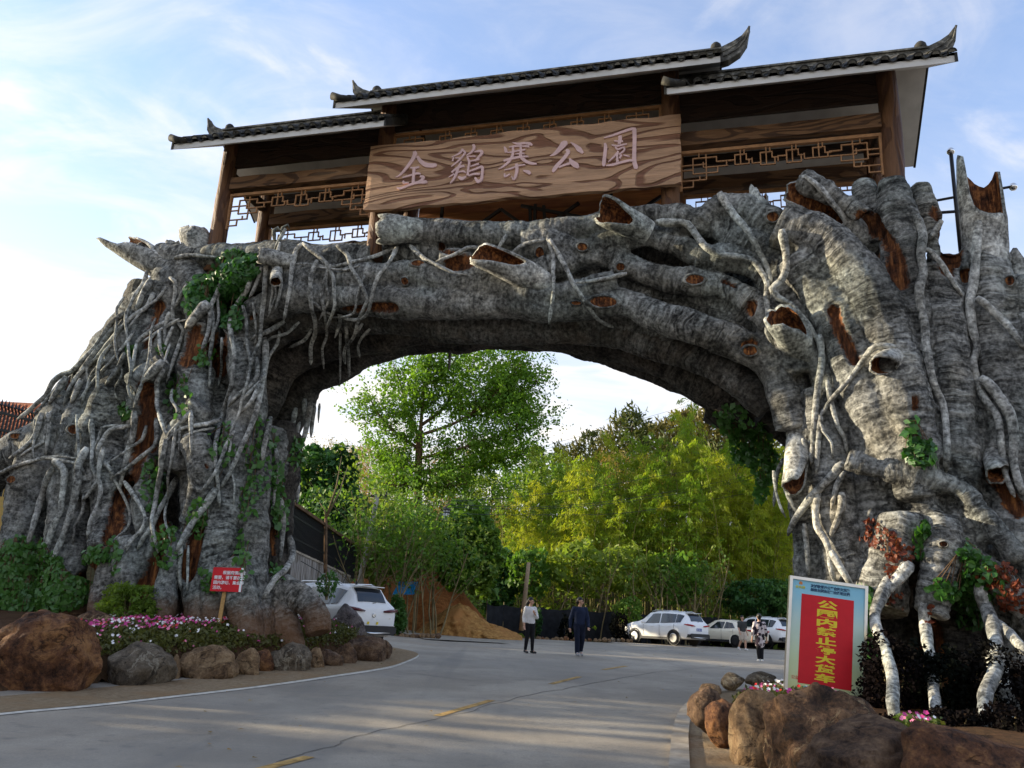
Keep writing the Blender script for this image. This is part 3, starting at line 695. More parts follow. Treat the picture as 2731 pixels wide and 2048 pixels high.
ROOTS = [
 ('C1', [(1300, 400), (1270, 520), (1195, 620), (1150, 720), (1120, 780), (1115, 880), (1130, 1000), (1140, 1150), (1160, 1300), (1130, 1430), (1170, 1560)], 42),
 ('C1', [(1340, 480), (1270, 600), (1200, 760)], 75), ('C1', [(1360, 600), (1300, 720), (1180, 800), (1060, 930), (1000, 1010)], 48),
 ('C1', [(1130, 770), (990, 860), (920, 970), (850, 1070), (720, 1200), (640, 1290), (560, 1320), (470, 1390), (400, 1510), (320, 1580), (240, 1659), (150, 1720)], 62),
 ('C1', [(1010, 900), (900, 1060), (780, 1200), (700, 1320), (620, 1440), (560, 1590)], 56), ('C1', [(1100, 880), (980, 1020), (850, 1180), (760, 1260), (660, 1360), (600, 1500)], 50),
 ('C1', [(980, 1060), (900, 1160), (870, 1280), (865, 1400), (860, 1490)], 46), ('C1', [(1100, 1130), (1040, 1270), (930, 1420)], 52), ('C1', [(720, 1360), (670, 1480), (630, 1580)], 62), ('C1', [(590, 1340), (520, 1440), (430, 1590)], 70),
 ('C1', [(1500, 460), (1550, 500), (1550, 620), (1530, 740), (1530, 830), (1570, 860), (1620, 930), (1590, 1040), (1540, 1180), (1500, 1300), (1470, 1395)], 44),
 ('C1', [(1660, 520), (1590, 640), (1550, 730)], 38), ('C1', [(1500, 770), (1465, 870), (1455, 980), (1450, 1050)], 42), ('C1', [(1530, 900), (1480, 1010), (1440, 1140)], 40),
 ('C1', [(1670, 835), (1570, 855)], 26), ('C1', [(1470, 850), (1300, 960), (1220, 1030), (1190, 1150), (1165, 1280), (1130, 1420)], 44), ('C1', [(1410, 930), (1410, 1050), (1440, 1170), (1500, 1240)], 42), ('C1', [(1410, 930), (1300, 1010), (1250, 1040)], 32),
 ('C1', [(1980, 480), (1900, 640), (1860, 740), (1855, 860), (1830, 980), (1780, 1120)], 50), ('C1', [(1870, 740), (1885, 860), (1880, 1000), (1860, 1150), (1860, 1300), (1850, 1440)], 46),
 ('C1', [(1450, 1270), (1390, 1390), (1390, 1500), (1390, 1600), (1410, 1670), (1440, 1780), (1480, 1870)], 54), ('C1', [(1540, 290), (1700, 270), (1930, 290)], 42), ('C1', [(1260, 1390), (1220, 1500), (1180, 1620)], 40), ('C1', [(1845, 680), (1740, 800), (1640, 920)], 115), ('C1', [(1440, 1200), (1350, 1290), (1260, 1390)], 105),
 ('C2', [(700, 300), (690, 450), (680, 600), (665, 760), (650, 930), (640, 1040), (590, 1150), (520, 1370)], 52), ('C2', [(820, 290), (825, 440), (830, 560), (770, 760)], 40), ('C2', [(1020, 160), (960, 220), (930, 360), (910, 520), (890, 660), (850, 850)], 52),
 ('C2', [(1020, 160), (1120, 240), (1230, 340), (1290, 460), (1300, 600), (1300, 740), (1220, 930)], 46), ('C2', [(1320, 180), (1420, 270), (1450, 380), (1520, 500), (1580, 620), (1600, 660), (1540, 780), (1500, 880), (1470, 990), (1400, 1080), (1385, 1160), (1395, 1230)], 46),
 ('C2', [(1860, 190), (1790, 320), (1690, 450), (1640, 590), (1620, 700), (1580, 800), (1500, 840), (1380, 820), (1330, 790)], 46), ('C2', [(1860, 195), (1700, 260), (1550, 310), (1460, 325), (1380, 350), (1250, 370), (1110, 350), (960, 340)], 44),
 ('C2', [(1150, 310), (1095, 440), (1090, 600), (1100, 750), (1130, 840), (1130, 960), (1095, 1060), (1090, 1240)], 52), ('C2', [(1110, 680), (1220, 770), (1290, 800)], 40), ('C2', [(1100, 920), (1030, 1020), (900, 1085)], 40), ('C2', [(1345, 790), (1350, 860), (1300, 1000)], 38), ('C2', [(1400, 870), (1410, 1000), (1425, 1150), (1430, 1350)], 40), ('C2', [(1550, 870), (1480, 980)], 44),
 ('C2', [(560, 440), (520, 580), (430, 720), (380, 860), (390, 1000), (415, 1120), (410, 1250), (390, 1400), (350, 1540), (310, 1670), (270, 1830), (245, 1960), (250, 2120), (270, 2300), (285, 2500)], 54), ('C2', [(660, 370), (600, 540), (540, 660)], 44), ('C2', [(490, 710), (520, 850), (525, 1000), (500, 1080)], 44),
 ('C2', [(860, 850), (720, 940), (600, 980), (555, 1020)], 54), ('C2', [(690, 1000), (690, 1150), (680, 1300), (650, 1450), (620, 1600), (560, 1790), (480, 1960), (390, 2160), (290, 2330)], 66), ('C2', [(610, 1170), (620, 1330), (560, 1420), (450, 1500), (360, 1610)], 52), ('C2', [(650, 1400), (560, 1570), (450, 1665)], 50), ('C2', [(770, 140), (765, 50), (800, 25), (830, 60)], 42), ('C2', [(870, 30), (810, 140), (770, 210)], 40),
 ('C3', [(370, 0), (320, 180), (270, 260), (180, 340), (80, 405)], 62), ('C3', [(420, 0), (430, 150), (420, 270), (410, 380)], 54), ('C3', [(-60, 570), (100, 490), (280, 430), (430, 405), (560, 430), (690, 450)], 44), ('C3', [(470, 490), (400, 650), (330, 880), (270, 1080), (230, 1180)], 72), ('C3', [(470, 430), (560, 490), (570, 620), (550, 780), (545, 870), (480, 990), (430, 1150), (390, 1330)], 74),
 ('C3', [(770, 310), (700, 450), (690, 600), (650, 800), (590, 1000), (500, 1240), (450, 1340)], 84), ('C3', [(810, 60), (820, 250), (810, 400), (820, 500), (870, 590)], 54), ('C3', [(1150, 115), (980, 150), (920, 230), (870, 320), (860, 430)], 52), ('C3', [(915, 310), (890, 430), (870, 590), (890, 680), (860, 840), (800, 960), (770, 1120)], 54), ('C3', [(870, 600), (730, 785)], 44), ('C3', [(920, 440), (1000, 540), (980, 600)], 48), ('C3', [(1190, -10), (1190, 120), (1150, 290), (1110, 450), (1080, 560), (1065, 670)], 68),
 ('C3', [(1380, 50), (1390, 180), (1370, 290), (1250, 390), (1110, 500), (1000, 570)], 48), ('C3', [(1465, 230), (1430, 480), (1400, 650), (1370, 820), (1340, 970), (1370, 1120), (1400, 1245)], 54), ('C3', [(1700, -20), (1560, 120), (1470, 230)], 52), ('C3', [(1960, 60), (1830, 100), (1640, 130), (1520, 200), (1410, 310)], 46), ('C3', [(1690, -10), (1690, 140), (1690, 260), (1695, 385)], 44), ('C3', [(1570, 570), (1490, 730), (1400, 880), (1350, 1000), (1270, 1110), (1215, 1210)], 62), ('C3', [(1100, 610), (1180, 730), (1260, 850), (1280, 950), (1240, 1060), (1170, 1110), (1085, 1220)], 44), ('C3', [(1910, 670), (1800, 840), (1700, 980), (1620, 1120), (1560, 1230)], 78), ('C3', [(1595, 1180), (1590, 1330), (1590, 1450), (1600, 1580)], 54),
 ('C4', [(1110, 320), (1130, 480), (1130, 600), (1100, 700), (1090, 850)], 50), ('C4', [(1150, 750), (1180, 900), (1170, 1100), (1150, 1320)], 64), ('C4', [(1230, 1090), (1260, 1250), (1220, 1360), (1110, 1470), (1000, 1650)], 72), ('C4', [(1070, 40), (1020, 250), (990, 440)], 66),
 ('C5', [(290, 325), (400, 430), (530, 500), (660, 560), (780, 580)], 44), ('C5', [(890, 345), (780, 350), (660, 410), (510, 465)], 38), ('C5', [(1110, 240), (1060, 320), (1025, 385)], 42), ('C5', [(1145, 415), (1260, 320), (1450, 280)], 46), ('C5', [(1455, 270), (1500, 400), (1500, 560), (1510, 680), (1490, 830), (1465, 995)], 46), ('C5', [(1470, 280), (1560, 430), (1640, 580), (1700, 700), (1790, 830), (1880, 950), (2025, 1030)], 50), ('C5', [(2120, 565), (1960, 605), (1820, 630), (1690, 645)], 44),
 ('C6', [(1060, 210), (1130, 340), (1250, 480), (1330, 580), (1400, 720), (1480, 870), (1520, 1010)], 78), ('C6', [(500, 470), (640, 480), (770, 490), (850, 590), (930, 690), (1070, 760), (1230, 780), (1350, 810), (1420, 900), (1480, 1010), (1470, 1150), (1490, 1300), (1480, 1450), (1540, 1560)], 74), ('C6', [(1610, 540), (1630, 650), (1650, 780), (1650, 880), (1600, 1000), (1530, 1060), (1580, 1140), (1690, 1200), (1780, 1310), (1860, 1410), (1950, 1560)], 80),
 ('R1', [(1040, 640), (1090, 800), (1080, 1000), (1100, 1130), (1060, 1280), (1080, 1450), (1115, 1659), (1130, 1810), (1160, 1990), (1200, 2160), (1270, 2310), (1300, 2510), (1310, 2710), (1300, 2920)], 92), ('R1', [(1040, 950), (1150, 950), (1250, 1060), (1340, 1200), (1450, 1360)], 60), ('R1', [(1590, 700), (1570, 880), (1560, 1100), (1540, 1280), (1510, 1450), (1540, 1659), (1570, 1810), (1540, 1940), (1565, 2070), (1640, 2260), (1750, 2410), (1780, 2560), (1800, 2710), (1820, 2910), (1910, 3140)], 88), ('R1', [(1570, 1370), (1700, 1470), (1800, 1570), (1880, 1659), (2000, 1840)], 78), ('R1', [(1260, 690), (1150, 860)], 72),
 ('R2', [(180, 40), (200, 200), (180, 430), (150, 680), (130, 900), (110, 1190)], 78), ('R2', [(190, 760), (170, 1000), (150, 1265)], 62), ('R2', [(860, 150), (680, 140), (600, 220), (520, 340), (400, 490), (270, 630), (180, 780)], 60), ('R2', [(250, 440), (270, 580), (300, 700), (340, 850), (400, 950), (430, 1100)], 58), ('R2', [(1600, 420), (1750, 560), (1850, 720), (1900, 900), (1900, 1150), (1950, 1380), (2010, 1470)], 112),
 ('R3', [(830, 280), (700, 430), (560, 560), (480, 670), (400, 780), (335, 925)], 88), ('R3', [(610, 550), (580, 680), (590, 840), (660, 960), (700, 1060), (710, 1180), (750, 1340)], 78), ('R3', [(835, 360), (770, 480), (745, 570), (720, 695)], 62), ('R3', [(720, 1050), (800, 1200), (880, 1340), (950, 1470), (960, 1560)], 78), ('R3', [(810, 540), (810, 680), (760, 820), (700, 940)], 82), ('R3', [(1430, 1170), (1260, 1350), (1150, 1520), (1070, 1650)], 130), ('R3', [(330, 180), (320, 340), (310, 480), (360, 620), (430, 740)], 50), ('R3', [(470, 60), (500, 250), (440, 360), (430, 460)], 46), ('R3', [(480, 820), (500, 1000), (520, 1280)], 60),
]
for c, L, wd in ROOTS: root(c, L, wd)
rx_ = random.Random(31)                             # thinner strands that run beside the drawn ones
for c, L, wd in ROOTS:
    if c not in ('C1', 'C2', 'C3', 'R2', 'C6', 'R3') or wd > 66 or len(L) < 4: continue
    if c in ('R2', 'C6', 'R3') and rx_.random() < .5: continue
    dx, dy = rx_.choice((-1, 1))*rx_.uniform(55, 150), rx_.uniform(-90, 60); k0 = rx_.randrange(0, max(1, len(L)-3))
    root(c, [(x+dx+rx_.uniform(-22, 22), y+dy+rx_.uniform(-14, 14)) for x, y in L[k0:]], wd*rx_.uniform(.55, .75))
for c, L, wd, fr in (('C4', [(1290, -40), (1260, 120), (1230, 235)], 54, -2.4), ('C4', [(1420, -100), (1380, 170), (1320, 330), (1300, 480), (1310, 620), (1300, 815)], 58, -2.4), ('C4', [(1320, -20), (1270, 300), (1240, 430), (1195, 535)], 82, -2.9), ('C4', [(1450, -80), (1425, 220)], 52, -2.6), ('C4', [(1500, -80), (1490, 95)], 28, -2.8), ('C4', [(1370, -120), (1370, 60), (1385, 130)], 60, -2.5),
                     ('R3', [(300, 240), (240, 370), (225, 500), (210, 665)], 44, -1.2), ('R3', [(420, 820), (390, 1050)], 44, -.5), ('C5', [(632, 1200), (625, 1380)], 36, -2.9)):
    root(c, L, wd, free=fr)
for c, L, wd, fr in (('R4', [(820, 120), (650, 300), (580, 470), (560, 560), (590, 660), (650, 800), (690, 1000), (700, 1200), (720, 1360)], 92, (.5, 4.2)), ('R4', [(925, 440), (930, 600), (960, 800), (990, 1000), (1010, 1200), (1060, 1330), (1150, 1450)], 82, (.5, 4.4)), ('R4', [(1330, 300), (1380, 460), (1440, 650), (1470, 800), (1450, 950), (1390, 1080), (1370, 1250), (1400, 1480)], 100, (.5, 4.4)), ('R4', [(1440, 800), (1500, 1050), (1560, 1250), (1580, 1500)], 140, (.5, 3.4)), ('R4', [(1350, 420), (1400, 530), (1530, 640), (1680, 790)], 78, (.5, 2.6))):
    root(c, L, wd, free=fr, blunt=True, taper=1.05)
# hollow, broken branch stubs with orange heartwood
def g(a, c, wd): 
    d = (a-c+math.pi) % (2*math.pi)-math.pi
    return math.exp(-(d/wd)**2)
def stub(pts, r_px, w_, jag=.35, wall=.8, depth=2.2, seed=1, name='branch_stub', lip=None):
    """pts: from the open end into the body, source pixels; lip(angle) moves the rim outwards, in radii
    (angle: 0 back, 90 up - or towards +x for an upright stub, 180 towards the road, 270 down)"""
    P, Rr = PX([(x, y, r_px) for x, y in pts], w_[0], w_[1]); A = Vector(P[0]); B = Vector(P[-1]); r = Rr[0]
    n = 28; d0 = (A-B).normalized(); Ln = (A-B).length
    ax = d0.cross(Vector((0, 0, 1)))
    if ax.length < .3: ax = d0.cross(Vector((1, 0, 0)))
    ax.normalize(); ay = ax.cross(d0)
    rim = [jag*r*noise.noise((math.cos(2*math.pi*k/n)*2.2+seed, math.sin(2*math.pi*k/n)*2.2, seed*.7))*1.4+(lip(2*math.pi*k/n)*r if lip else 0) for k in range(n)]
    rim = [max(-.8*Ln, q) for q in rim]
    def pt(k, s, rad):
        a = 2*math.pi*k/n; c = A+d0*s; nz = 1+.15*noise.noise((c.x*2+math.cos(a)*1.2, c.y*2+math.sin(a)*1.2, c.z*2+seed))
        return c+(ax*math.cos(a)+ay*math.sin(a))*rad*nz
    m_ = max(4, int(Ln/.14)); V = []; Fc = []; ss = []
    for i in range(m_+1):
        for k in range(n):
            s = rim[k]+(-Ln-rim[k])*i/m_; V.append(pt(k, s, r*(1-.04*(i == 0))*(1-.25*(i/m_)**2))); ss.append(s+seed)
    for i in range(m_):
        for k in range(n): Fc.append((i*n+k, i*n+(k+1) % n, (i+1)*n+(k+1) % n, (i+1)*n+k))
    b = len(V); V += [pt(k, rim[k]-.015, r*wall) for k in range(n)]; ss += [seed]*n
    for k in range(n): Fc.append((k, b+k, b+(k+1) % n, (k+1) % n))
    me = bpy.data.meshes.new(name); me.from_pydata([v-GL for v in V], [], Fc)
    a = me.attributes.new('bark_s', 'FLOAT', 'POINT'); a.data.foreach_set('value', np.array(ss, np.float32))
    o = link(name, me, ROOTM, gate)
    V = []; Fc = []; st = 6; low = min(rim)-depth*r
    for j in range(st+1):
        for k in range(n): V.append(pt(k, rim[k]-.015+(low-rim[k])*j/st, r*wall*(1-.3*(j/st)**2)*(1+.05*(j > 0)*noise.noise((k*1.3, j*.9, seed)))))
    for j in range(st):
        for k in range(n): Fc.append((j*n+k, (j+1)*n+k, (j+1)*n+(k+1) % n, j*n+(k+1) % n))
    Fc.append(tuple(st*n+k for k in range(n))[::-1])
    me = bpy.data.meshes.new('hollow'); me.from_pydata([v-GL for v in V], [], Fc)
    link('hollow', me, RUST, o); return o
PI = math.pi
stub([(1010, 612), (1130, 616)], 41, (.45, .15), .3, seed=2)
stub([(1268, 668), (1470, 765)], 40, (1.0, .25), .3, seed=3, depth=.6, lip=lambda a: -3.4*g(a, PI*.9, .95))
stub([(1606, 560), (1730, 620)], 42, (.85, .3), .3, seed=4, depth=.7, lip=lambda a: -1.9*g(a, PI*1.1, .9)+.3*g(a, PI/2, .7))
stub([(318, 640), (500, 760)], 37, (.5, .0), .5, seed=5, depth=.6, lip=lambda a: -2.6*g(a, PI*.72, .8)+.9*g(a, PI*1.4, .4))
stub([(2085, 838), (2165, 1010)], 50, (1.0, -.35), .3, seed=6, depth=.5, lip=lambda a: -1.5*g(a, PI, .9))
stub([(2350, 975), (2425, 930)], 34, (1.35, .3), .35, seed=7, depth=.8, lip=lambda a: -1.3*g(a, PI*1.25, 1.)+.7*g(a, PI/2, .6))
stub([(2118, 1300), (2130, 1120)], 33, (.75, -.2), .25, seed=8, depth=.2, lip=lambda a: -3.2*g(a, PI, .7))
SNAG = ([0, 40, 60, 75, 90, 105, 130, 180, 225, 247, 262, 285, 310, 335, 360], [.75, .35, .45, 1.05, .9, -.2, -1.5, -1.75, -1.5, -.3, 1.5, 1.75, 1.35, 1.0, .75])
stub([(2617, 500), (2632, 780)], 56, (.4, .2), .1, seed=9, depth=.9, wall=.84, lip=lambda a: float(np.interp(math.degrees(a) % 360, *SNAG)))
stub([(2733, 720), (2748, 860)], 42, (.1, .1), .4, seed=10, lip=lambda a: 1.3*g(a, 4.3, .6)-.8*g(a, 2.3, .8))
stub([(2118, 500), (2330, 660)], 44, (.8, -.2), .3, seed=11, depth=.7, lip=lambda a: -3.3*g(a, PI*1.25, .75))
stub([(2022, 512), (2032, 640)], 24, (.25, .2), .4, seed=12, depth=.6, lip=lambda a: .6*g(a, 4.5, .9)-1.2*g(a, 2.6, .9))
stub([(690, 680), (790, 700)], 24, (.8, .35), .3, seed=13)
stub([(2660, 1270), (2645, 1160)], 30, (1.0, .0), .3, seed=15, lip=lambda a: -1.2*g(a, PI, .8))
stub([(522, 628), (540, 720)], 40, (.0, -.1), .5, seed=16, wall=.3, depth=.3, lip=lambda a: .7*g(a, 4.7, .8))
stub([(458, 650), (466, 720)], 22, (.1, .0), .5, seed=17, wall=.4, depth=.3)
stub([(735, 752), (742, 700)], 16, (.8, .3), .2, seed=18)
# knots: raised rings with an orange centre
def knot(c, x, y, rx, ry, rot=0.):
    sx, sy = S(c, x, y); h, nn = hit(sx, sy)
    if h is None: return
    k = CR[c][2]; t = (np.array(h)-EYEP) @ fw; a_, b_ = rx/k*t/F, ry/k*t/F
    nn = (nn*.5+Vector(-ray(sx, sy)).normalized()*.5).normalized()
    X = Vector(rt); X = (X-nn*X.dot(nn)).normalized(); Y = nn.cross(X); n = 18; V = []; Fc = []
    prof = [(1.35, -.03), (1.18, .035), (1.0, .05), (.88, .02)]
    for f, z in prof:
        for i in range(n):
            q = 2*math.pi*i/n+rot; g = 1+.12*noise.noise((math.cos(q)+x, math.sin(q), y))
            V.append(h+X*math.cos(q)*a_*f*g+Y*math.sin(q)*b_*f*g+nn*(z+.02))
    for j in range(3):
        for i in range(n): Fc.append((j*n+i, j*n+(i+1) % n, (j+1)*n+(i+1) % n, (j+1)*n+i))
    me = bpy.data.meshes.new('knot'); me.from_pydata([v-GL for v in V], [], Fc); o = link('knot', me, BARK, gate)
    V2 = V[3*n:4*n]; ctr = h+nn*.0; V2 = V2+[ctr.lerp(v, .5)+nn*.03 for v in V2]+[ctr+nn*.01]
    F2 = [(i, (i+1) % n, n+(i+1) % n, n+i) for i in range(n)]+[(n+i, n+(i+1) % n, 2*n) for i in range(n)]
    me = bpy.data.meshes.new('knot_heart'); me.from_pydata([v-GL for v in V2], [], F2); link('knot_heart', me, RUST, o)
for a in (('C6', 838, 982, 88, 46), ('C6', 1525, 428, 58, 46), ('C5', 1925, 805, 125, 50), ('C5', 1700, 815, 45, 18), ('C5', 255, 630, 34, 34), ('C5', 2070, 510, 40, 40), ('C5', 1750, 345, 48, 34), ('C6', 185, 865, 42, 38), ('C3', 655, 150, 52, 44), ('C3', 145, 212, 50, 26), ('C3', 105, 595, 40, 34), ('R4', 1478, 855, 28, 24), ('R3', 1710, 1000, 34, 26), ('C6', 1330, 1610, 66, 46), ('R1', 1860, 1230, 40, 46), ('C5', 360, 487, 60, 30), ('C5', 1390, 385, 40, 50)): knot(*a)
# painted heartwood and soil stains: where they are on the surface
RP = [('C1', [(1400, 740), (1340, 900), (1300, 1020)], 70), ('C1', [(1700, 950), (1680, 1100), (1640, 1200)], 80), ('C1', [(1920, 1000), (1960, 1200)], 90), ('C1', [(1300, 1450), (1340, 1659)], 95), ('C1', [(500, 1420), (450, 1510)], 40), ('C1', [(620, 1330), (590, 1430)], 30),
      ('C3', [(1290, 60), (1270, 220), (1200, 400), (1160, 560), (1100, 720), (1060, 900), (990, 1110)], 85), ('C3', [(1480, 880), (1430, 1080), (1400, 1250), (1330, 1420), (1290, 1560)], 75), ('C3', [(1740, 1040), (1690, 1200), (1650, 1420)], 70), ('C3', [(830, 1270), (800, 1400), (760, 1600)], 95), ('C3', [(1360, 20), (1360, 300)], 55),
      ('C2', [(250, 1000), (280, 1250)], 110), ('C2', [(100, 1000), (90, 1180)], 60), ('C2', [(1380, 760), (1560, 750), (1820, 740)], 48), ('C2', [(590, 800), (570, 820)], 35), ('C2', [(1450, 150), (1640, 110)], 40), ('C5', [(560, 350), (680, 380)], 38), ('C5', [(650, 470), (820, 440)], 62), ('C5', [(30, 870), (120, 850)], 45), ('C5', [(2080, 500), (2060, 530)], 34),
      ('R1', [(60, 500), (200, 570), (330, 600)], 55), ('R1', [(560, 650), (680, 750), (780, 900), (860, 1060), (900, 1220)], 85), ('R1', [(1220, 620), (1320, 760), (1340, 950), (1330, 1100)], 85), ('R1', [(1400, 700), (1380, 900)], 70), ('R1', [(300, 1500), (340, 1659)], 65), ('R2', [(340, 0), (420, 130), (490, 260)], 62), ('R2', [(1730, 1110), (1760, 1320), (1850, 1480), (1950, 1600)], 75), ('R3', [(395, 220), (385, 330), (370, 450)], 48),
      ('R4', [(1020, 640), (1040, 800), (1050, 1000)], 55), ('C6', [(1100, 990), (1200, 1030)], 30), ('C6', [(1340, 1200), (1320, 1260)], 60), ('C6', [(1370, 1530), (1320, 1560)], 60), ('C4', [(1090, 1050), (1100, 1250)], 30), ('C4', [(1180, 950), (1185, 1060)], 18), ('C4', [(500, 460), (510, 480)], 26), ('R1', [(1480, 1160), (1470, 1190)], 45), ('R2', [(1040, 600), (1040, 680)], 45)]
rk = []
for c, L, r in RP:
    P = [np.array(h_) for h_ in (hit(*S(c, x, y))[0] for x, y, _z in cr([(x, y, 0) for x, y in L], [1]*len(L), 30.)[0]) if h_ is not None]
    if not P: continue
    P, _ = cr(P, [1]*len(P), .1)
    for p in P:
        t = (p-EYEP) @ fw; rk.append((p, r/CR[c][2]*t/F))
kt = kdtree.KDTree(len(rk))
for i, q in enumerate(rk): kt.insert(q[0], i)
kt.balance()
for o, co in bodies:
    rv = np.zeros(len(co), np.float32); sv = np.zeros(len(co), np.float32)
    for i, c in enumerate(co):
        q, ix, d = kt.find(c)
        rr_ = rk[ix][1]; rv[i] = max(0., min(1., 1.0-.5*d/max(rr_, .05)))
        zb = zg(c[0], c[1])+(.65 if c[0] < 0 else .3)
        sv[i] = max(0., min(1., 1-(c[2]-zb)/1.1))
    nr = np.empty(len(co)*3, np.float32); o.data.vertices.foreach_get('normal', nr); nr = nr.reshape(-1, 3); cur = verts_np(o.data)
    rn_ = np.array([noise.noise(Vector(c)*2.2) for c in co], np.float32); rv = np.clip(rv+.30*rn_, 0, 1)
    cur = cur-nr*(np.clip((rv-.42)/.25, 0, 1)*.11)[:, None]; o.data.vertices.foreach_set('co', cur.astype(np.float32).reshape(-1)); o.data.update()
    for nm, v in (('rust', rv), ('soil', sv)):
        a = o.data.attributes.new(nm, 'FLOAT', 'POINT'); a.data.foreach_set('value', v)
# ------------------------------------------------------------------ the pavilion on top (local frame: x along the gate, y to the back)
pav = thing('pavilion', 'dark timber pavilion with three tiled roofs and lattice panels on top of the archway', 'pavilion', tuple(G0), -GA)
UC = (-7.86, -3.52, 3.36, 7.86); YB = 1.9; EV = -1.22; YR = .65; YE = 2.52; TS = math.tan(math.radians(35))
def zu(zeave, y): return zeave+(min(y-EV, YE-y) if True else 0)*TS if y < YR or y > YR else 0
ROOFS = [(-8.62, -3.02, 12.16), (-4.33, 4.47, 12.80), (3.36, 8.84, 12.16)]   # u0, u1, underside height at the eave
for i, u in enumerate(UC):
    for y in (0, YB):
        h = (12.16 if i in (0, 3) else 12.80)+(1.22 if y == 0 else .62)*TS-.02
        mb = MB(); P = [(u+.012*math.sin(z*2+i), y+.012*math.cos(z*1.7), z) for z in np.linspace(9.35, h, 14)]
        mb.tube(P, [.205*(1+.05*noise.noise((u, y, z[2]*1.2))) for z in P], 14, True, 0, .08, i); mb.build('column', W_COL, pav)
def slab(u0, u1, ze, th):
    """gable roof slab: underside follows the slope"""
    pr = [(EV, ze), (YR, ze+(YR-EV)*TS), (YE, ze)]; V = []
    for u in (u0, u1):
        V += [(u, y, z) for y, z in pr]+[(u, y, z+th) for y, z in pr[::-1]]
    F_ = [(0, 1, 4, 5), (1, 2, 3, 4)]
    F2 = [tuple(a+6 for a in f[::-1]) for f in F_]
    sd_ = [(i, (i+1) % 6, (i+1) % 6+6, i+6) for i in range(6)]
    return V, [f[::-1] for f in F_]+[f[::-1] for f in F2]+sd_
# cover and pan tiles
def arc_tile(r, ln, th, sgn, n=8, y0=0.):
    V = []; Fc = []
    for j, (y, k_) in enumerate(((0, 1.), (ln, .94))):
        for rr_ in (r, r-th):
            for i in range(n+1):
                a = math.pi*i/n; V.append((math.cos(a)*rr_*k_, y, sgn*math.sin(a)*rr_*k_*.85))
    m_ = n+1
    for i in range(n):
        Fc += [(i, i+1, 2*m_+i+1, 2*m_+i), (m_+i+1, m_+i, 3*m_+i, 3*m_+i+1), (m_+i, m_+i+1, i+1, i), (2*m_+i, 2*m_+i+1, 3*m_+i+1, 3*m_+i)]
    return V, Fc
def mesh_of(V, Fc, nm):
    me = bpy.data.meshes.new(nm); me.from_pydata(V, [], Fc); me.materials.append(TILE); return me
_V, _F = arc_tile(.095, .42, .034, 1); _n = 9; _c = len(_V); _V = _V+[(0, .015, 0)]; _F = _F+[(_n+i, _c, _n+i+1) for i in range(_n-1)]
me_cov = mesh_of(_V, _F, 'cover_tile'); me_cov.materials.append(RIDGE); me_cov.polygons.foreach_set('material_index', [0]*(len(_F)-_n+1)+[1]*(_n-1)); me_pan = mesh_of(*arc_tile(.085, .42, .024, -1), 'pan_tile')
ang = math.atan(TS); PITCHT = .297
def curl(u, z, y, sgn, s, parent, nm='ridge_tip'):
    """upswept ridge end: a horn drawn in the plane of the ridge, with thickness"""
    top = [(-.55, .28), (-.2, .28), (.12, .33), (.36, .44), (.55, .60), (.70, .80)]; bot = [(-.55, -.12), (-.1, -.12), (.24, -.05), (.50, .12), (.66, .38), (.735, .79)]
    Pg = top+bot[::-1]; n = len(Pg); mb = MB(); V = []
    for yy, f in ((-.11, 1), (.11, 1)):
        V += [(u+sgn*a*s, y+yy*s*(1 if b < .5 else .6), z+b*s) for a, b in Pg]
    Fc = []
    m_ = len(top)
    for i in range(m_-1):
        q = (i, i+1, n-2-i, n-1-i); Fc.append(q if sgn < 0 else q[::-1]); q = tuple(a+n for a in q); Fc.append(q[::-1] if sgn < 0 else q)
    for i in range(n):
        q = (i, (i+1) % n, (i+1) % n+n, i+n); Fc.append(q[::-1] if sgn < 0 else q)
    mb.add(V, Fc)
    for k in range(2):                                   # drawn mouldings
        for a, b in zip(range(0, m_-1), range(1, m_)):
            f = .34+.32*k
            p0 = [top[a][j]*(1-f)+bot[a][j]*f for j in (0, 1)]; p1 = [top[b][j]*(1-f)+bot[b][j]*f for j in (0, 1)]
            for yy in (-.115, .115): mb.bar((u+sgn*p0[0]*s, y+yy*s*(1 if p0[1] < .5 else .7), z+p0[1]*s), (u+sgn*p1[0]*s, y+yy*s*(1 if p1[1] < .5 else .7), z+p1[1]*s), .03*s)
    t = mb.build(nm, RIDGE, parent, False)
    kb = MB(); kb.lathe([(.001, .21), (.07, .20), (.12, .14), (.135, .05), (.12, 0)][::-1], 12, (u-sgn*.02*s, y, z+.32*s)); kb.build('ridge_knob', TILE, parent)
    return t
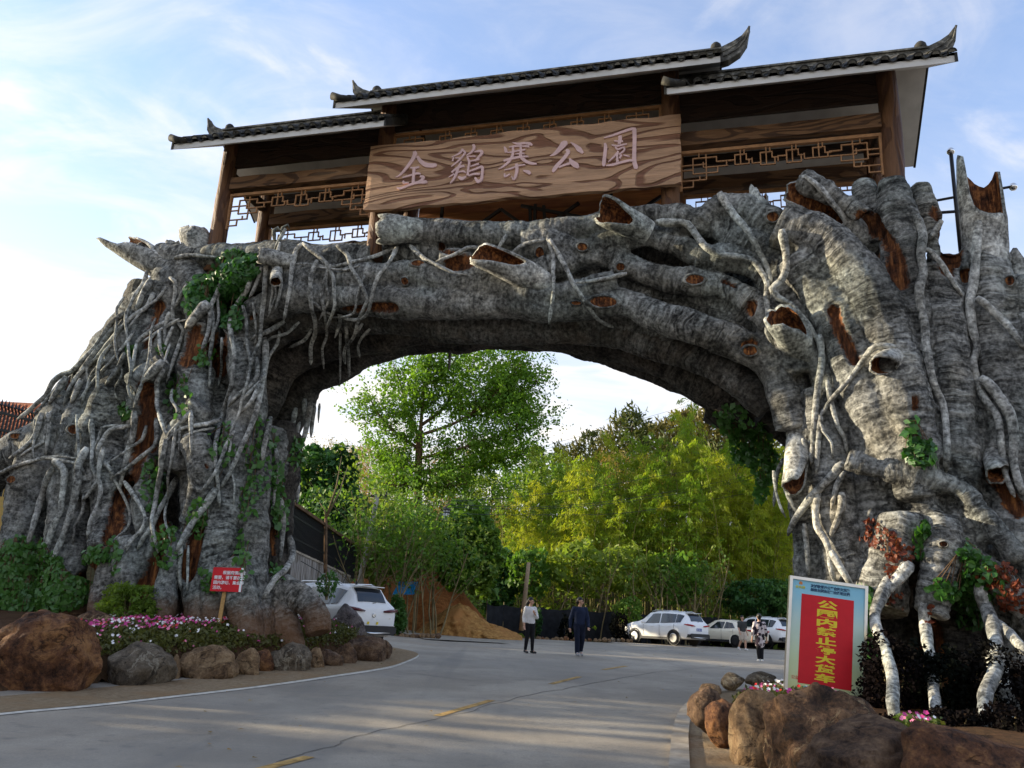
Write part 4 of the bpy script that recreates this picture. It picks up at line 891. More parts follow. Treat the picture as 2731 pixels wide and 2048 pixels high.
for ri, (u0, u1, ze) in enumerate(ROOFS):
    mb = MB(); mb.add(*slab(u0, u1, ze, .15)); rf = mb.build('roof', PLASTER, pav, False)
    nrow = int(round((u1-u0-.1)/PITCHT)); st = (u1-u0-.1)/nrow
    zt = ze+.15
    for k in range(nrow+1):
        u = u0+.05+k*st
        for nm, me, du, dz in (('cover_tile', me_cov, 0, .058), ('pan_tile', me_pan, st/2, .052)):
            if nm == 'pan_tile' and k == nrow: continue
            o = bpy.data.objects.new(nm, me); COL.objects.link(o); o.parent = rf
            jr = random.uniform(-1, 1)
            o.location = (u+du+jr*.012, EV-.075+random.uniform(-.012, .012), zt+dz-.025+random.uniform(-.008, .008)); o.rotation_euler = (ang+random.uniform(-.03, .03), random.uniform(-.05, .05), random.uniform(-.04, .04))
    # the courses above the eave, and the back slope
    mb = MB(); ln = (YR-EV)/math.cos(ang)
    for k in range(nrow+1):
        for sgn, rad, du in ((1, .085, 0), (-1, .085, st/2)):
            if sgn < 0 and k == nrow: continue
            V0, F0 = arc_tile(rad, .34, .022, sgn, 6)
            for side in (0, 1):
                c0 = 1 if side == 0 else 0
                for j in range(c0, 7):
                    y = .34*j*.98
                    if y+.2 > ln: break
                    V = []
                    for a, b, c in V0:
                        yy = (y+b)*math.cos(ang)-(c+.05-.012*(j % 2))*math.sin(ang); zz = (y+b)*math.sin(ang)+(c+.05)*math.cos(ang)
                        if side == 0: V.append((u0+.05+k*st+du+a, EV-.05+yy, zt+zz))
                        else: V.append((u0+.05+k*st+du-a, YE+.05-yy, zt+zz))
                    mb.add(V, F0)
    tag(mb.build('roof_tile', TILE, rf), kind='stuff')
    zr = ze+.15+(YR-EV)*TS
    mb = MB(); e0 = u0-.05 if ri != 2 else u0; e1 = u1+.05 if ri != 0 else u1
    mb.box(e0, e1, YR-.13, YR+.13, zr-.1, zr+.12); mb.box(e0, e1, YR-.155, YR+.155, zr+.123, zr+.165); mb.box(e0, e1, YR-.12, YR+.12, zr+.168, zr+.25); mb.box(e0, e1, YR-.16, YR+.16, zr+.253, zr+.30)
    mb.build('ridge', RIDGE, rf, False)
    if ri != 2: curl(u0+.05, zr, YR, -1, .95, rf)
    if ri != 0: curl(u1-.05, zr, YR, 1, 1.0 if ri == 2 else 1.05, rf)
    if ri == 0: mb = MB(); mb.box(u1-.16, u1+.22, YR-.2, YR+.2, zr-.2, zr+.34); mb.build('ridge_block', PLASTER, rf, False)
    # gable boards
    for u, on in ((u0, ri != 2), (u1, ri != 0)):
        mb = MB(); sgn = -1 if u == u0 else 1; V = []
        for du in (0.002*sgn, .05*sgn):
            V += [(u+du, EV-.03, ze-.02), (u+du, YR, ze+(YR-EV)*TS), (u+du, YE+.03, ze-.02), (u+du, YE+.03, ze+.20), (u+du, YR, ze+.24+(YR-EV)*TS), (u+du, EV-.03, ze+.20)]
        Fc = [(0, 1, 4, 5), (1, 2, 3, 4), (6, 11, 10, 7), (7, 10, 9, 8)]+[(i, i+6, (i+1) % 6+6, (i+1) % 6) for i in range(6)]
        mb.add(V, Fc); mb.build('barge_board', TILE, rf, False)
        mb = MB(); uu = u-sgn*.75; pts = [(EV+1.22, ze+1.22*TS), (YR, ze+(YR-EV)*TS), (YE-.62, ze+.62*TS)]
    # upturned corner tile at the free end of the eave
    for u, sgn in ((u0, -1),):
        mb = MB(); P = [(u-sgn*.40, EV-.03, zt+.05), (u-sgn*.12, EV-.05, zt+.08), (u+sgn*.08, EV-.07, zt+.15)]
        mb.tube(P, [.06, .085, .095], 10); mb.build('corner_tile', TILE, rf)
# beams, friezes, lattices
def lattice(u0, u1, ztop, y, drop=.40, mid=.26, nm='lattice'):
    """fretwork that hangs under a beam: thin bars in a meander, deeper at both ends"""
    mb = MB(); t_ = .025; L_ = u1-u0
    def H(a, b, z): mb.box(min(a, b)-t_/2, max(a, b)+t_/2, y-.018, y+.018, z-t_/2, z+t_/2)
    def V_(u, a, b): mb.box(u-t_/2, u+t_/2, y-.0205, y+.0205, min(a, b)-t_/2, max(a, b)+t_/2)
    for sg, ub in ((1, u0), (-1, u1)):
        X = lambda a: ub+sg*a
        H(X(.0), X(.50), ztop-.28); V_(X(.50), ztop-.05, ztop-.66); H(X(.22), X(.50), ztop-.12); V_(X(.22), ztop-.12, ztop-.50)
        H(X(.22), X(.74), ztop-.50); V_(X(.74), ztop-.50, ztop-.36); H(X(.44), X(.95), ztop-.36); V_(X(.44), ztop-.36, ztop-.24)
        H(X(0), X(.22), ztop-.40); H(X(.0), X(.5), ztop-.66); V_(X(.22), ztop-.66, ztop-.82); H(X(0), X(.22), ztop-.82); V_(X(.36), ztop-.66, ztop-.58); H(X(.50), X(.72), ztop-.12); V_(X(.72), ztop-.12, ztop-.24); H(X(.72), X(.95), ztop-.24)
        V_(X(.35), ztop-.12, ztop)
    n = max(2, int((L_-1.5)/.62)); wd = (L_-1.86)/n
    for i in range(n):
        a = u0+.93+wd*i; c = (i+.5-n/2)
        lo = ztop-.42 if abs(c) < .8 else ztop-.36
        V_(a, ztop-.24, ztop-.36); H(a, a+wd*.33, ztop-.24-.12*(i % 2)); V_(a+wd*.33, ztop-.12, lo); H(a+wd*.33, a+wd*.78, ztop-.12); V_(a+wd*.55, 0+ztop, lo); H(a+wd*.33, a+wd*.88, lo)
        V_(a+wd*.78, ztop-.12, ztop-.26); H(a+wd*.78, a+wd, ztop-.26); V_(a+wd*.88, ztop-.26, lo); V_(a+wd*.7, ztop, ztop-.12)
    return mb.build(nm, W_LAT, pav, False)
def frame(u0, u1, ztop, y, drop):
    mb = MB(); mb.box(u0, u1, y-.045, y+.045, ztop, ztop+.07); mb.box(u0, u0+.06, y-.04, y+.04, ztop-drop, ztop-.003); mb.box(u1-.06, u1, y-.04, y+.04, ztop-drop, ztop-.003)
    return mb.build('lattice_frame', W_LAT, pav, False)
def beam(u0, u1, y, z0, z1, mat=W_BEAM, nm='beam', th=.13):
    mb = MB(); n = 24; V = []
    for i in range(n+1):
        u = u0+(u1-u0)*i/n; j = .012*noise.noise((u*1.3, z0, y))
        V += [(u, y-th+j, z0+j), (u, y+th, z0+j), (u, y+th, z1+j*1.5), (u, y-th-j, z1+j*1.5)]
    Fc = []
    for i in range(n):
        for k in range(4): Fc.append((i*4+k, i*4+(k+1) % 4, i*4+4+(k+1) % 4, i*4+4+k)[::-1])
    Fc += [(0, 1, 2, 3)[::-1] if 0 else (0, 1, 2, 3), tuple(n*4+k for k in (3, 2, 1, 0))]
    mb.add(V, Fc); return mb.build(nm, mat, pav, False)
for y in (0, YB):
    top = (1.22 if y == 0 else .62)*TS
    for a, b in ((UC[0]+.19, UC[1]-.19), (UC[2]+.19, UC[3]-.19)):
        beam(a, b, y, 11.60, 11.93); frame(a, b, 11.44, y, .92); lattice(a+.07, b-.07, 11.44, y)
        beam(a, b, y, 12.28, 12.16+top-.04, W_DARK, 'frieze_panel', .05)
    a, b = UC[1]+.19, UC[2]-.19
    beam(a, b, y, 12.86, 12.80+top-.04, W_DARK, 'frieze_panel', .05); frame(a, b, 12.70, y, .6); lattice(a+.07, b-.07, 12.70, y)
    if y: beam(a, b, y, 11.9, 12.2)
for u in UC:
    mb = MB(); mb.box(u-.09, u+.09, .2, YB-.2, 12.0, 12.25); mb.build('tie_beam', W_DARK, pav, False)
mb = MB(); mb.box(-3.2, 3.1, YB-.22, YB-.16, 9.3, 11.7); mb.build('back_board', wood_mat('rusty_back_board', (.50, .20, .065), (.26, .095, .035), .8, 3), pav, False)
mb = MB()
for a, b in (((-2.2, 11.2), (-2.2, 9.4)), ((-2.1, 9.9), (-.7, 10.9)), ((-.7, 10.9), (.15, 10.2)), ((.15, 10.95), (.15, 9.4)), ((.02, 10.9), (.1, 9.8)), ((.2, 10.2), (1.2, 10.9)), ((-.2, 10.95), (2.0, 10.3)), ((1.95, 11.2), (1.95, 9.6)), ((2.2, 10.3), (3.1, 10.9)), ((-3.2, 10.6), (-1.9, 10.0)), ((.35, 10.9), (.5, 9.6))):
    mb.bar((a[0], .75, a[1]), (b[0], .75, b[1]), .07)
mb.build('steel_bracing', IRON, pav, False)
mb = MB(); mb.box(-7.6, 7.6, .7, YB+.2, 9.2, 9.36); mb.build('deck', W_DARK, pav, False)
# ------------------------------------------------------------------ name board with carved brush characters
nb = thing('name_board', 'long carved wooden name board with pale pink brush characters, hanging across the pavilion front', 'sign board', tuple(G0), -GA)
YS = -.42; SW = (-3.72, 3.60); SZ = (10.50, 12.22)
mb = MB(); n, m_ = 60, 12; V = []
for i in range(n+1):
    for j in range(m_+1):
        u = SW[0]+(SW[1]-SW[0])*i/n; z = SZ[0]+(SZ[1]-SZ[0])*j/m_
        e = .04*noise.noise((u*2, z*3, 1))*(j in (0, m_))+0
        eu = .05*noise.noise((z*4, i, 2))*(i in (0, n))
        V.append((u+eu, YS+.012*noise.noise((u*.8, z*2.5, 3))+.02*((i in (0, n)) or (j in (0, m_))), z+e))
Fc = [(i*(m_+1)+j, (i+1)*(m_+1)+j, (i+1)*(m_+1)+j+1, i*(m_+1)+j+1) for i in range(n) for j in range(m_)]
bk = len(V); bd = [i*(m_+1) for i in range(n+1)]+[n*(m_+1)+j for j in range(1, m_+1)]+[i*(m_+1)+m_ for i in range(n-1, -1, -1)]+[j for j in range(m_-1, 0, -1)]
V += [(V[i][0], YS+.14, V[i][2]) for i in bd]; L_ = len(bd)
Fc += [(bd[(k+1) % L_], bd[k], bk+k, bk+(k+1) % L_) for k in range(L_)]+[tuple(bk+k for k in range(L_))[::-1]]
mb.add(V, Fc); mb.build('board', W_SIGN, nb, False)
# strokes traced as brush lines: (x, y, width) in the enlargement's pixels
GLY = {'jin': ((1040, 380, 7.628), [[(500, 190, 60), (515, 250, 90), (450, 380, 75), (330, 540, 60), (200, 680, 40), (120, 715, 8)], [(560, 290, 50), (640, 400, 75), (760, 470, 95), (930, 480, 90), (950, 500, 30)], [(420, 520, 30), (500, 530, 45), (600, 510, 45)], [(260, 725, 30), (420, 680, 40), (560, 640, 50), (630, 650, 30)], [(500, 540, 60), (490, 660, 55), (480, 830, 60)], [(290, 790, 30), (280, 830, 40), (390, 830, 30)], [(620, 700, 40), (690, 720, 60), (640, 790, 60), (560, 830, 50)], [(150, 930, 25), (230, 945, 50), (400, 880, 50), (560, 830, 60), (740, 820, 75), (755, 840, 25)]]),
 'ji': ((1040, 380, 7.628), [[(1490, 140, 50), (1420, 230, 45), (1260, 310, 15)], [(1500, 170, 35), (1530, 220, 45), (1470, 310, 35), (1380, 400, 40), (1280, 480, 30), (1250, 500, 10)], [(1300, 310, 25), (1280, 390, 30)], [(1330, 330, 20), (1430, 330, 25)], [(1260, 620, 35), (1380, 530, 50), (1500, 490, 45), (1520, 510, 20)], [(1460, 400, 30), (1400, 520, 45), (1360, 640, 55), (1300, 760, 45), (1230, 845, 15)], [(1210, 720, 20), (1320, 650, 35)], [(1390, 620, 25), (1500, 600, 40), (1550, 630, 20)], [(1400, 710, 40), (1470, 750, 75), (1560, 710, 40)],
   [(1700, 55, 45), (1720, 110, 60), (1680, 200, 45), (1570, 280, 25)], [(1580, 300, 35), (1620, 420, 45), (1600, 560, 40), (1590, 690, 45)], [(1730, 205, 30), (1850, 190, 55), (1880, 230, 60), (1800, 330, 45), (1740, 400, 25)], [(1600, 300, 20), (1750, 300, 30)], [(1640, 400, 25), (1830, 360, 40)], [(1650, 505, 25), (1820, 450, 45)], [(1620, 610, 30), (1750, 560, 40), (1880, 520, 60), (1885, 650, 50), (1870, 770, 60), (1800, 810, 70), (1740, 730, 35)], [(1610, 700, 35), (1720, 660, 45), (1840, 660, 40)]]),
 'zhai': ((1310, 360, 7.628), [[(440, 165, 15), (550, 190, 50), (690, 175, 50), (790, 190, 60), (840, 220, 35)], [(270, 250, 25), (300, 310, 60), (310, 370, 50)], [(370, 260, 25), (480, 240, 40), (640, 240, 30), (780, 240, 60)], [(330, 370, 20), (420, 360, 30), (560, 330, 35), (700, 310, 35)], [(450, 250, 45), (450, 350, 50), (430, 450, 55), (360, 560, 55), (240, 660, 45), (150, 710, 12)], [(600, 200, 50), (610, 320, 45), (610, 450, 60), (700, 540, 60), (820, 590, 55), (930, 600, 35)], [(500, 400, 20), (680, 390, 35)], [(260, 540, 45), (400, 500, 55), (600, 460, 50), (760, 450, 30)], [(280, 725, 25), (400, 700, 35), (560, 640, 40), (700, 620, 25)], [(520, 600, 55), (530, 720, 60), (500, 860, 55), (460, 920, 35), (420, 850, 12)], [(280, 800, 25), (290, 860, 45), (390, 810, 25)], [(660, 740, 25), (760, 770, 75), (800, 810, 50)]]),
 'gong': ((1310, 360, 7.628), [[(1510, 130, 60), (1490, 180, 140), (1400, 290, 100), (1300, 390, 70), (1200, 440, 15)], [(1620, 160, 15), (1720, 230, 60), (1790, 300, 100), (1870, 380, 45)], [(1530, 310, 50), (1570, 360, 80), (1470, 500, 70), (1340, 640, 80), (1280, 730, 80), (1290, 760, 50)], [(1380, 670, 40), (1500, 620, 45), (1600, 590, 55)], [(1600, 490, 25), (1640, 560, 90), (1730, 630, 110), (1780, 680, 40)]]),
 'yuan': ((1540, 320, 7.628), [[(560, 480, 40), (575, 560, 65), (560, 720, 65), (540, 880, 75), (540, 950, 45)], [(540, 375, 25), (700, 330, 45), (900, 260, 50), (1100, 195, 60), (1190, 190, 40)], [(1160, 200, 80), (1165, 400, 75), (1160, 600, 75), (1160, 850, 80), (1190, 970, 85), (1185, 1010, 50)], [(870, 330, 60), (870, 420, 70), (850, 500, 60)], [(750, 440, 25), (930, 450, 35)], [(700, 520, 25), (820, 540, 45), (1010, 500, 30)], [(770, 560, 25), (830, 610, 40), (930, 570, 30)], [(940, 560, 30), (960, 620, 35), (900, 680, 35), (850, 720, 25)], [(820, 670, 30), (740, 770, 40), (630, 870, 15)], [(830, 650, 40), (810, 760, 40), (820, 870, 55)], [(900, 720, 35), (860, 800, 35)], [(940, 730, 20), (1060, 760, 25)], [(590, 945, 25), (720, 930, 50), (900, 880, 50), (1080, 840, 50), (1130, 860, 30)]])}
inv = Matrix.Rotation(GA, 4, 'Z')
for nm, ((ox, oy, sc), SL) in GLY.items():
    mb = MB()
    for si, st in enumerate(SL):
        P = []; Rr = []
        for x, y, wd in st:
            p, t = gp(ox+x/sc, oy+y/sc, -YS+.0); q = inv @ (Vector(p)-Vector(G0)); P.append((q.x, 0, q.z)); Rr.append(wd/sc/2*t/F*1.05)
        P, Rr = cr(P, Rr, .02); n = len(P); V = []
        for i in range(n):
            a = np.array(P[max(i-1, 0)]); b = np.array(P[min(i+1, n-1)]); d = b-a; d /= np.linalg.norm(d)+1e-9; nn = np.array([-d[2], 0, d[0]])
            for s, yy in ((1, YS+.01), (1, YS-.028-.0015*si), (-1, YS-.028-.0015*si), (-1, YS+.01)):
                q = np.array(P[i])+nn*s*max(Rr[i], .008); V.append((q[0], yy, q[2]))
        Fc = [(i*4+k, i*4+(k+1) % 4, i*4+4+(k+1) % 4, i*4+4+k) for i in range(n-1) for k in range(4)]+[(0, 3, 2, 1), ((n-1)*4, (n-1)*4+1, (n-1)*4+2, (n-1)*4+3)]
        mb.add(V, Fc)
    mb.build('character', PINKL, nb, False)
# dark roof-terrace railing behind the archway
rl = thing('terrace_railing', 'thin black rail with shiny steel ball ends behind the hollow trunk top', 'railing', (0, 0, 0))
def rp(x, y, w_): return Vector(gp(x, y, w_)[0])
a = rp(2536, 408, -2.0); b = rp(2552, 570, -2.0); c = rp(2480, 538, -2.0); d = rp(2695, 498, -2.0); e = rp(2520, 566, -2.0); f = rp(2575, 562, -2.0)
for nm, p, q, wd in (('post', b-(a-b)*.6, a, .085), ('rail', c-(d-c)*.1, d, .06), ('lower_rail', e-(f-e)*1., f+(f-e), .07)):
    mb = MB(); mb.tube([p, q], [wd/2, wd/2], 10); mb.build(nm, IRON, rl)
for p in (a, d):
    mb = MB(); mb.lathe([(.001, -.09), (.05, -.075), (.085, -.03), (.09, 0), (.085, .03), (.05, .075), (.001, .09)], 14, p+Vector((0, 0, .04) if p is a else (.06, 0, 0))); mb.build('ball_finial', STEEL, rl)
# ------------------------------------------------------------------ boulders round the beds
def rock_mat(name, cols, vein=None, sc=1.):
    seedv = len(name)*1.7
    t = NT(name); p = t.obj(); a = t.noise(p, 2.2*sc, 7, .65, .5); b = t.noise(p, 11*sc, 6, .7); d = t.noise(p, .9*sc, 4)
    b = t.noise(p, 16*sc, 8, .78); c = t.ramp(t.math('ADD', t.math('MULTIPLY', a, .6), t.math('MULTIPLY', b, .4)), [(.39, cols[0]), (.49, cols[1]), (.59, cols[2])])
    c = t.mix(t.rng(d, .5, .7, 0, .55), c, t.mix(1., c, (.45, .42, .40), 'MULTIPLY'))
    kn = t.noise(t.map(p, (1, 1, 1.4), (seedv, 0, 0), (.4, .3, 0)), 1.25*sc, 5, .62, .9); cr_ = t.math('MULTIPLY', t.rng(t.math('ABSOLUTE', t.math('SUBTRACT', kn, .5)), .0, .014, 1, 0), t.rng(t.noise(p, 1.9*sc, 2), .45, .6)); c = t.mix(t.math('MULTIPLY', cr_, .7), c, tuple(x*.5 for x in cols[0]))
    gr_ = t.rng(t.noise(p, 34*sc, 3, .7), .35, .7); c = t.mix(t.math('MULTIPLY', gr_, .35), c, t.mix(1., c, (1.5, 1.45, 1.35), 'MULTIPLY'))
    if vein:
        v = t.noise(t.map(p, (1, 1, .45), (0, 0, 0), (.3, .5, .2)), 1.8*sc, 5, .6, 1.6)
        e = t.math('ABSOLUTE', t.math('SUBTRACT', v, .5)); c = t.mix(t.math('MULTIPLY', t.rng(e, .0, .03, .85, 0), t.rng(t.noise(p, 1.5, 2), .48, .60)), c, vein)
    return t.fin(c, .78, t.bump(b, .06, 1., t.bump(t.math('SUBTRACT', a, t.math('MULTIPLY', cr_, .35)), .18)), .25)
RK = {'rust': rock_mat('rusty_sandstone', [(.03, .015, .010), (.17, .073, .034), (.40, .195, .075)]),
      'tan': rock_mat('tan_sandstone', [(.07, .04, .022), (.25, .155, .08), (.44, .30, .165)]),
      'brown': rock_mat('brown_rock', [(.035, .02, .014), (.145, .085, .05), (.30, .19, .11)]),
      'grey': rock_mat('grey_rock', [(.04, .03, .021), (.15, .118, .082), (.29, .235, .17)], (.42, .37, .28)),
      'purple': rock_mat('purple_grey_rock', [(.05, .042, .042), (.15, .125, .12), (.27, .23, .215)]),
      'vein': rock_mat('dark_veined_rock', [(.02, .013, .009), (.12, .064, .035), (.33, .19, .10)], (.55, .40, .22), 1.5)}
def rock(name, label, x0, x1, y0, y1, Y, mat, seed, group=None, sink=.12, deep=1., flat=8, cat='boulder', sub=4):
    """boulder that fills the picture box x0..x1, y0..y1 at distance Y"""
    a = at(x0, y1, Y); b = at(x1, y0, Y); c = at((x0+x1)/2, (y0+y1)/2, Y)
    w_ = abs(b.x-a.x)/2; h = abs(b.z-a.z)/2; dpt = min(w_, h*1.5)*deep
    bm = bmesh.new(); bmesh.ops.create_icosphere(bm, subdivisions=sub, radius=1)
    rn = random.Random(seed); pl = []
    for i in range(flat):
        v = Vector((rn.gauss(0, 1), rn.gauss(0, 1), rn.gauss(.2, 1))).normalized(); pl.append((v, rn.uniform(.62, .92)))
    for v in bm.verts:
        q = v.co.copy(); q *= 1+.20*noise.noise(q*1.3+Vector((seed*3.7, 0, 0)))
        for nn, d in pl:
            e = q.dot(nn)-d
            if e > 0: q -= nn*e*.86
        q *= 1+.09*noise.noise(q*3.2+Vector((0, seed*2.1, 0)))+.05*noise.noise(q*7+Vector((0, 0, seed)))-.05*max(0, .12-abs(noise.noise(q*2.1+Vector((seed, 5, 0)))))/.12
        v.co = q
    xs_ = [v.co.x for v in bm.verts]; zs_ = [v.co.z for v in bm.verts]
    for v in bm.verts:
        v.co.x = ((v.co.x-min(xs_))/(max(xs_)-min(xs_))*2-1)*w_; v.co.z = ((v.co.z-min(zs_))/(max(zs_)-min(zs_))*2-1)*h*(1+sink)-h*sink; v.co.y *= dpt
    me = bpy.data.meshes.new(name); bm.to_mesh(me); bm.free()
    o = link(name, me, RK[mat]); o.location = (c.x, c.y+dpt*.4, c.z)
    return tag(o, label, cat, group)
GL_ = 'boulders edging the planting bed under the archway by the red notice'
GR_ = 'boulders edging the planting bed in front of the billboard'
rock('boulder', 'huge rusty brown boulder, the largest along the flower bed edge', -66, 218, 1321, 1510, 12.3, 'rust', 1, GL_, flat=11, sub=5)
rock('boulder', 'broad dark grey-brown boulder beside the huge rusty one', 197, 372, 1389, 1494, 13.6, 'grey', 2, GL_, flat=5)
rock('boulder', 'rounded tan boulder with a dented face below the red notice', 368, 512, 1395, 1481, 14.9, 'tan', 3, GL_, flat=5)
rock('boulder', 'narrow upright ochre rock wedged beside the dented tan boulder', 492, 566, 1400, 1478, 15.6, 'tan', 4, GL_)
rock('boulder', 'smooth reddish brown rock half hidden behind the ochre one', 535, 594, 1403, 1470, 16.3, 'rust', 5, GL_)
rock('boulder', 'egg-shaped olive grey boulder with a pale vein', 570, 674, 1388, 1466, 16.6, 'grey', 6, GL_, flat=3)
rock('boulder', 'slim light brown rock right against the egg-shaped grey boulder', 649, 704, 1399, 1460, 17.4, 'tan', 7, GL_)
rock('boulder', 'squat dark brown rock between slim brown and slanted brown rocks', 678, 744, 1403, 1458, 18.0, 'brown', 8, GL_)
rock('boulder', 'slanted wedge of brown rock leaning near the end of the bed', 706, 774, 1388, 1452, 18.6, 'brown', 9, GL_)
rock('boulder', 'long brown boulder at the outer tip of the flower bed', 736, 834, 1375, 1444, 19.6, 'brown', 10, GL_)
rock('boulder', 'small dark rock closing the tip of the flower bed', 802, 848, 1383, 1426, 20.4, 'brown', 11, GL_)
rock('boulder', 'low grey slab of rock lying in front of the white rear bumper', 736, 818, 1359, 1402, 21.6, 'grey', 12, GL_)
rock('boulder', 'tall fractured purple-grey boulder hiding the side of the white hatchback', 694, 792, 1305, 1400, 21.3, 'purple', 13, GL_, flat=12)
rock('boulder', 'flat-topped tan rock with pale streaks behind the huge rusty boulder', 132, 264, 1319, 1386, 15.6, 'vein', 14, GL_)
rock('boulder', 'small pale stone in the gap between grey and dented tan boulders', 360, 394, 1413, 1480, 14.6, 'tan', 15, GL_, sub=3)
for i, (x0, x1, y0, y1, Y) in enumerate(((598, 640, 1452, 1466, 16.4), (560, 604, 1460, 1474, 15.9), (640, 690, 1448, 1460, 17.2), (420, 470, 1474, 1484, 14.6), (500, 545, 1470, 1480, 15.2), (700, 740, 1444, 1454, 18.1))):
    rock('kerb_stone', 'flat tan stone bedded in the dusty kerb at the boulders\' feet', x0, x1, y0, y1, Y, 'tan', 30+i, 'flat stones at the foot of the boulders', sub=3, cat='stone')
rock('boulder', 'smooth brown boulder nearest the kerb by the billboard', 1490, 1566, 1484, 1574, 10.6, 'brown', 21, GR_, flat=3)
rock('boulder', 'flat-topped dark brown block between smooth and pale-streaked boulders', 1526, 1606, 1512, 1612, 9.9, 'rust', 22, GR_)
rock('boulder', 'massive brown boulder with a bulging side left of the pale streaked one', 1588, 1712, 1492, 1690, 8.9, 'tan', 23, GR_, flat=5)
rock('boulder', 'large dark boulder laced with pale tan streaks below the billboard', 1682, 1932, 1482, 1720, 8.3, 'vein', 24, GR_, flat=6, sub=5)
rock('boulder', 'low pale-shouldered dark boulder in the foreground corner', 1762, 2130, 1562, 1790, 6.9, 'brown', 25, GR_, flat=5, sub=5)
rock('boulder', 'dark reddish rock at the very corner of the bed under the roots', 1985, 2330, 1580, 1800, 6.3, 'rust', 26, GR_, flat=6)
rock('boulder', 'small orange-tan rock behind the smooth kerb boulder', 1510, 1562, 1478, 1500, 11.6, 'tan', 27, GR_, sub=3)
rock('boulder', 'rounded grey rock with flowers behind, far side of the bed', 1558, 1612, 1454, 1488, 14.2, 'grey', 28, GR_, sub=3)
rock('boulder', 'flat dark rock tucked behind the flowers by the billboard', 1612, 1682, 1452, 1480, 14.8, 'grey', 29, GR_, sub=3)
# ------------------------------------------------------------------ plants
def branchy(rng, base, h, r0, spread, levels, nb, up=.55, lean=(0, 0), first=.35, wig=.12):
    """skeleton: list of (P, R) tubes and the tips (n,3)"""
    tubes = []; tips = []
    def grow(p, d, ln, r, lv):
        n = max(3, int(ln/.5)); P = [p]; q = np.array(p, float); dd = np.array(d, float)
        for i in range(n):
            dd = dd+rng.normal(size=3)*wig+np.array((0, 0, .05 if lv else 0)); dd /= np.linalg.norm(dd); q = q+dd*ln/n; P.append(q.copy())
        R_ = [r*(1-.62*i/n) for i in range(n+1)]; tubes.append((P, R_))
        if lv >= levels:
            for k in range(1, n+1): tips.append((P[k], dd.copy()))
            return
        m_ = nb[min(lv, len(nb)-1)]
        for k in range(m_):
            f = (first if lv == 0 else .25)+(1-(first if lv == 0 else .25))*(k+rng.random())/m_
            i = min(n-1, int(f*n)); b = P[i]+(P[i+1]-P[i])*(f*n-i if f*n-i < 1 else 1)
            a = rng.random()*6.283; o = np.array((math.cos(a), math.sin(a), 0)); o = o-dd*(o@dd)
            nd = o*spread+dd*up; nd /= np.linalg.norm(nd)
            grow(b, nd, ln*(.42+.25*rng.random())*(1.12-.5*f if lv == 0 else 1), R_[i]*.55, lv+1)
        if lv >= levels-1: tips.append((P[-1], dd.copy()))
    grow(np.array(base, float), np.array((lean[0], lean[1], 1.)), h, r0, 0)
    return tubes, tips
def tree(name, label, cat, loc, h, r0, spread, levels, nb, leaf, nleaf, ls, mat=L_TREE, up=.55, clump=.5, seed=1, group=None, first=.35, lean=(0, 0), bark=TRUNK, narrow=.5, wig=.12, minr=.012, droop=.2, keep=None):
    rng = np.random.default_rng(seed); tb, tips = branchy(rng, (0, 0, 0), h, r0, spread, levels, nb, up, lean, first, wig)
    t = thing(name, label, cat, loc, 0, group)
    mb = MB()
    for P, R_ in tb:
        if max(R_) > minr: mb.tube(P, R_, 6 if R_[0] > .05 else 4, False)
    mb.build('trunk', bark, t)
    T = np.array([p for p, d in tips])
    if keep is not None: T = T[[keep(p) for p in T]]
    C = T[rng.integers(len(T), size=nleaf)]+rng.normal(size=(nleaf, 3))*clump*np.array((1, 1, .7))
    L = ls*rng.uniform(.6, 1.25, nleaf)
    qmesh('crown', leafq(C, L, L*narrow, rng, .6, droop), mat, t)
    return t
def hz(x, y): return hill(x, y)
# the tall tree in the middle of the opening
rngT = np.random.default_rng(5)
p0 = at(902, 1100, 64); bz = hz(p0.x, 64)
topz = at(960, 752, 64).z
big = thing('broadleaf_tree', 'tall open broadleaf tree with fresh green leaves, seen through the arch above the bamboo', 'tree', (p0.x, 64, bz-.2))
mbt = MB(); tips = []
def limb(pts, r0, r1, sub=True, dens=1.):
    P = [np.array(at(x, y, 64+dy))-np.array((p0.x, 64, bz-.2)) for x, y, dy in pts]; P, R_ = cr(P, np.linspace(r0, r1, len(P)), .5)
    mbt.tube(P, R_, 8, False)
    if not sub: return
    ln = len(P)
    for i in range(int(ln*.25), ln):
        for k in range(int(2*dens+rngT.random())):
            a = rngT.random()*6.283; d = np.array((math.cos(a), math.sin(a)*.8, -.5+1.7*rngT.random())); d /= np.linalg.norm(d)
            l = (1.0+1.9*rngT.random())*(1.1-.45*i/ln); q = P[i]; Q = [q]
            for j in range(4):
                d = d+rngT.normal(size=3)*.25; d /= np.linalg.norm(d); q = q+d*l/4; Q.append(q); tips.append(q)
                if rngT.random() < .55:
                    e = q+rngT.normal(size=3)*.55; mbt.tube([q, e], [.018, .008], 3, False); tips.append(e)
            mbt.tube(Q, [R_[i]*.3+.012, .03, .022, .016, .01], 4, False)
limb([(902, 1110, 0), (904, 1000, 0), (908, 930, 0)], .34, .27, False)
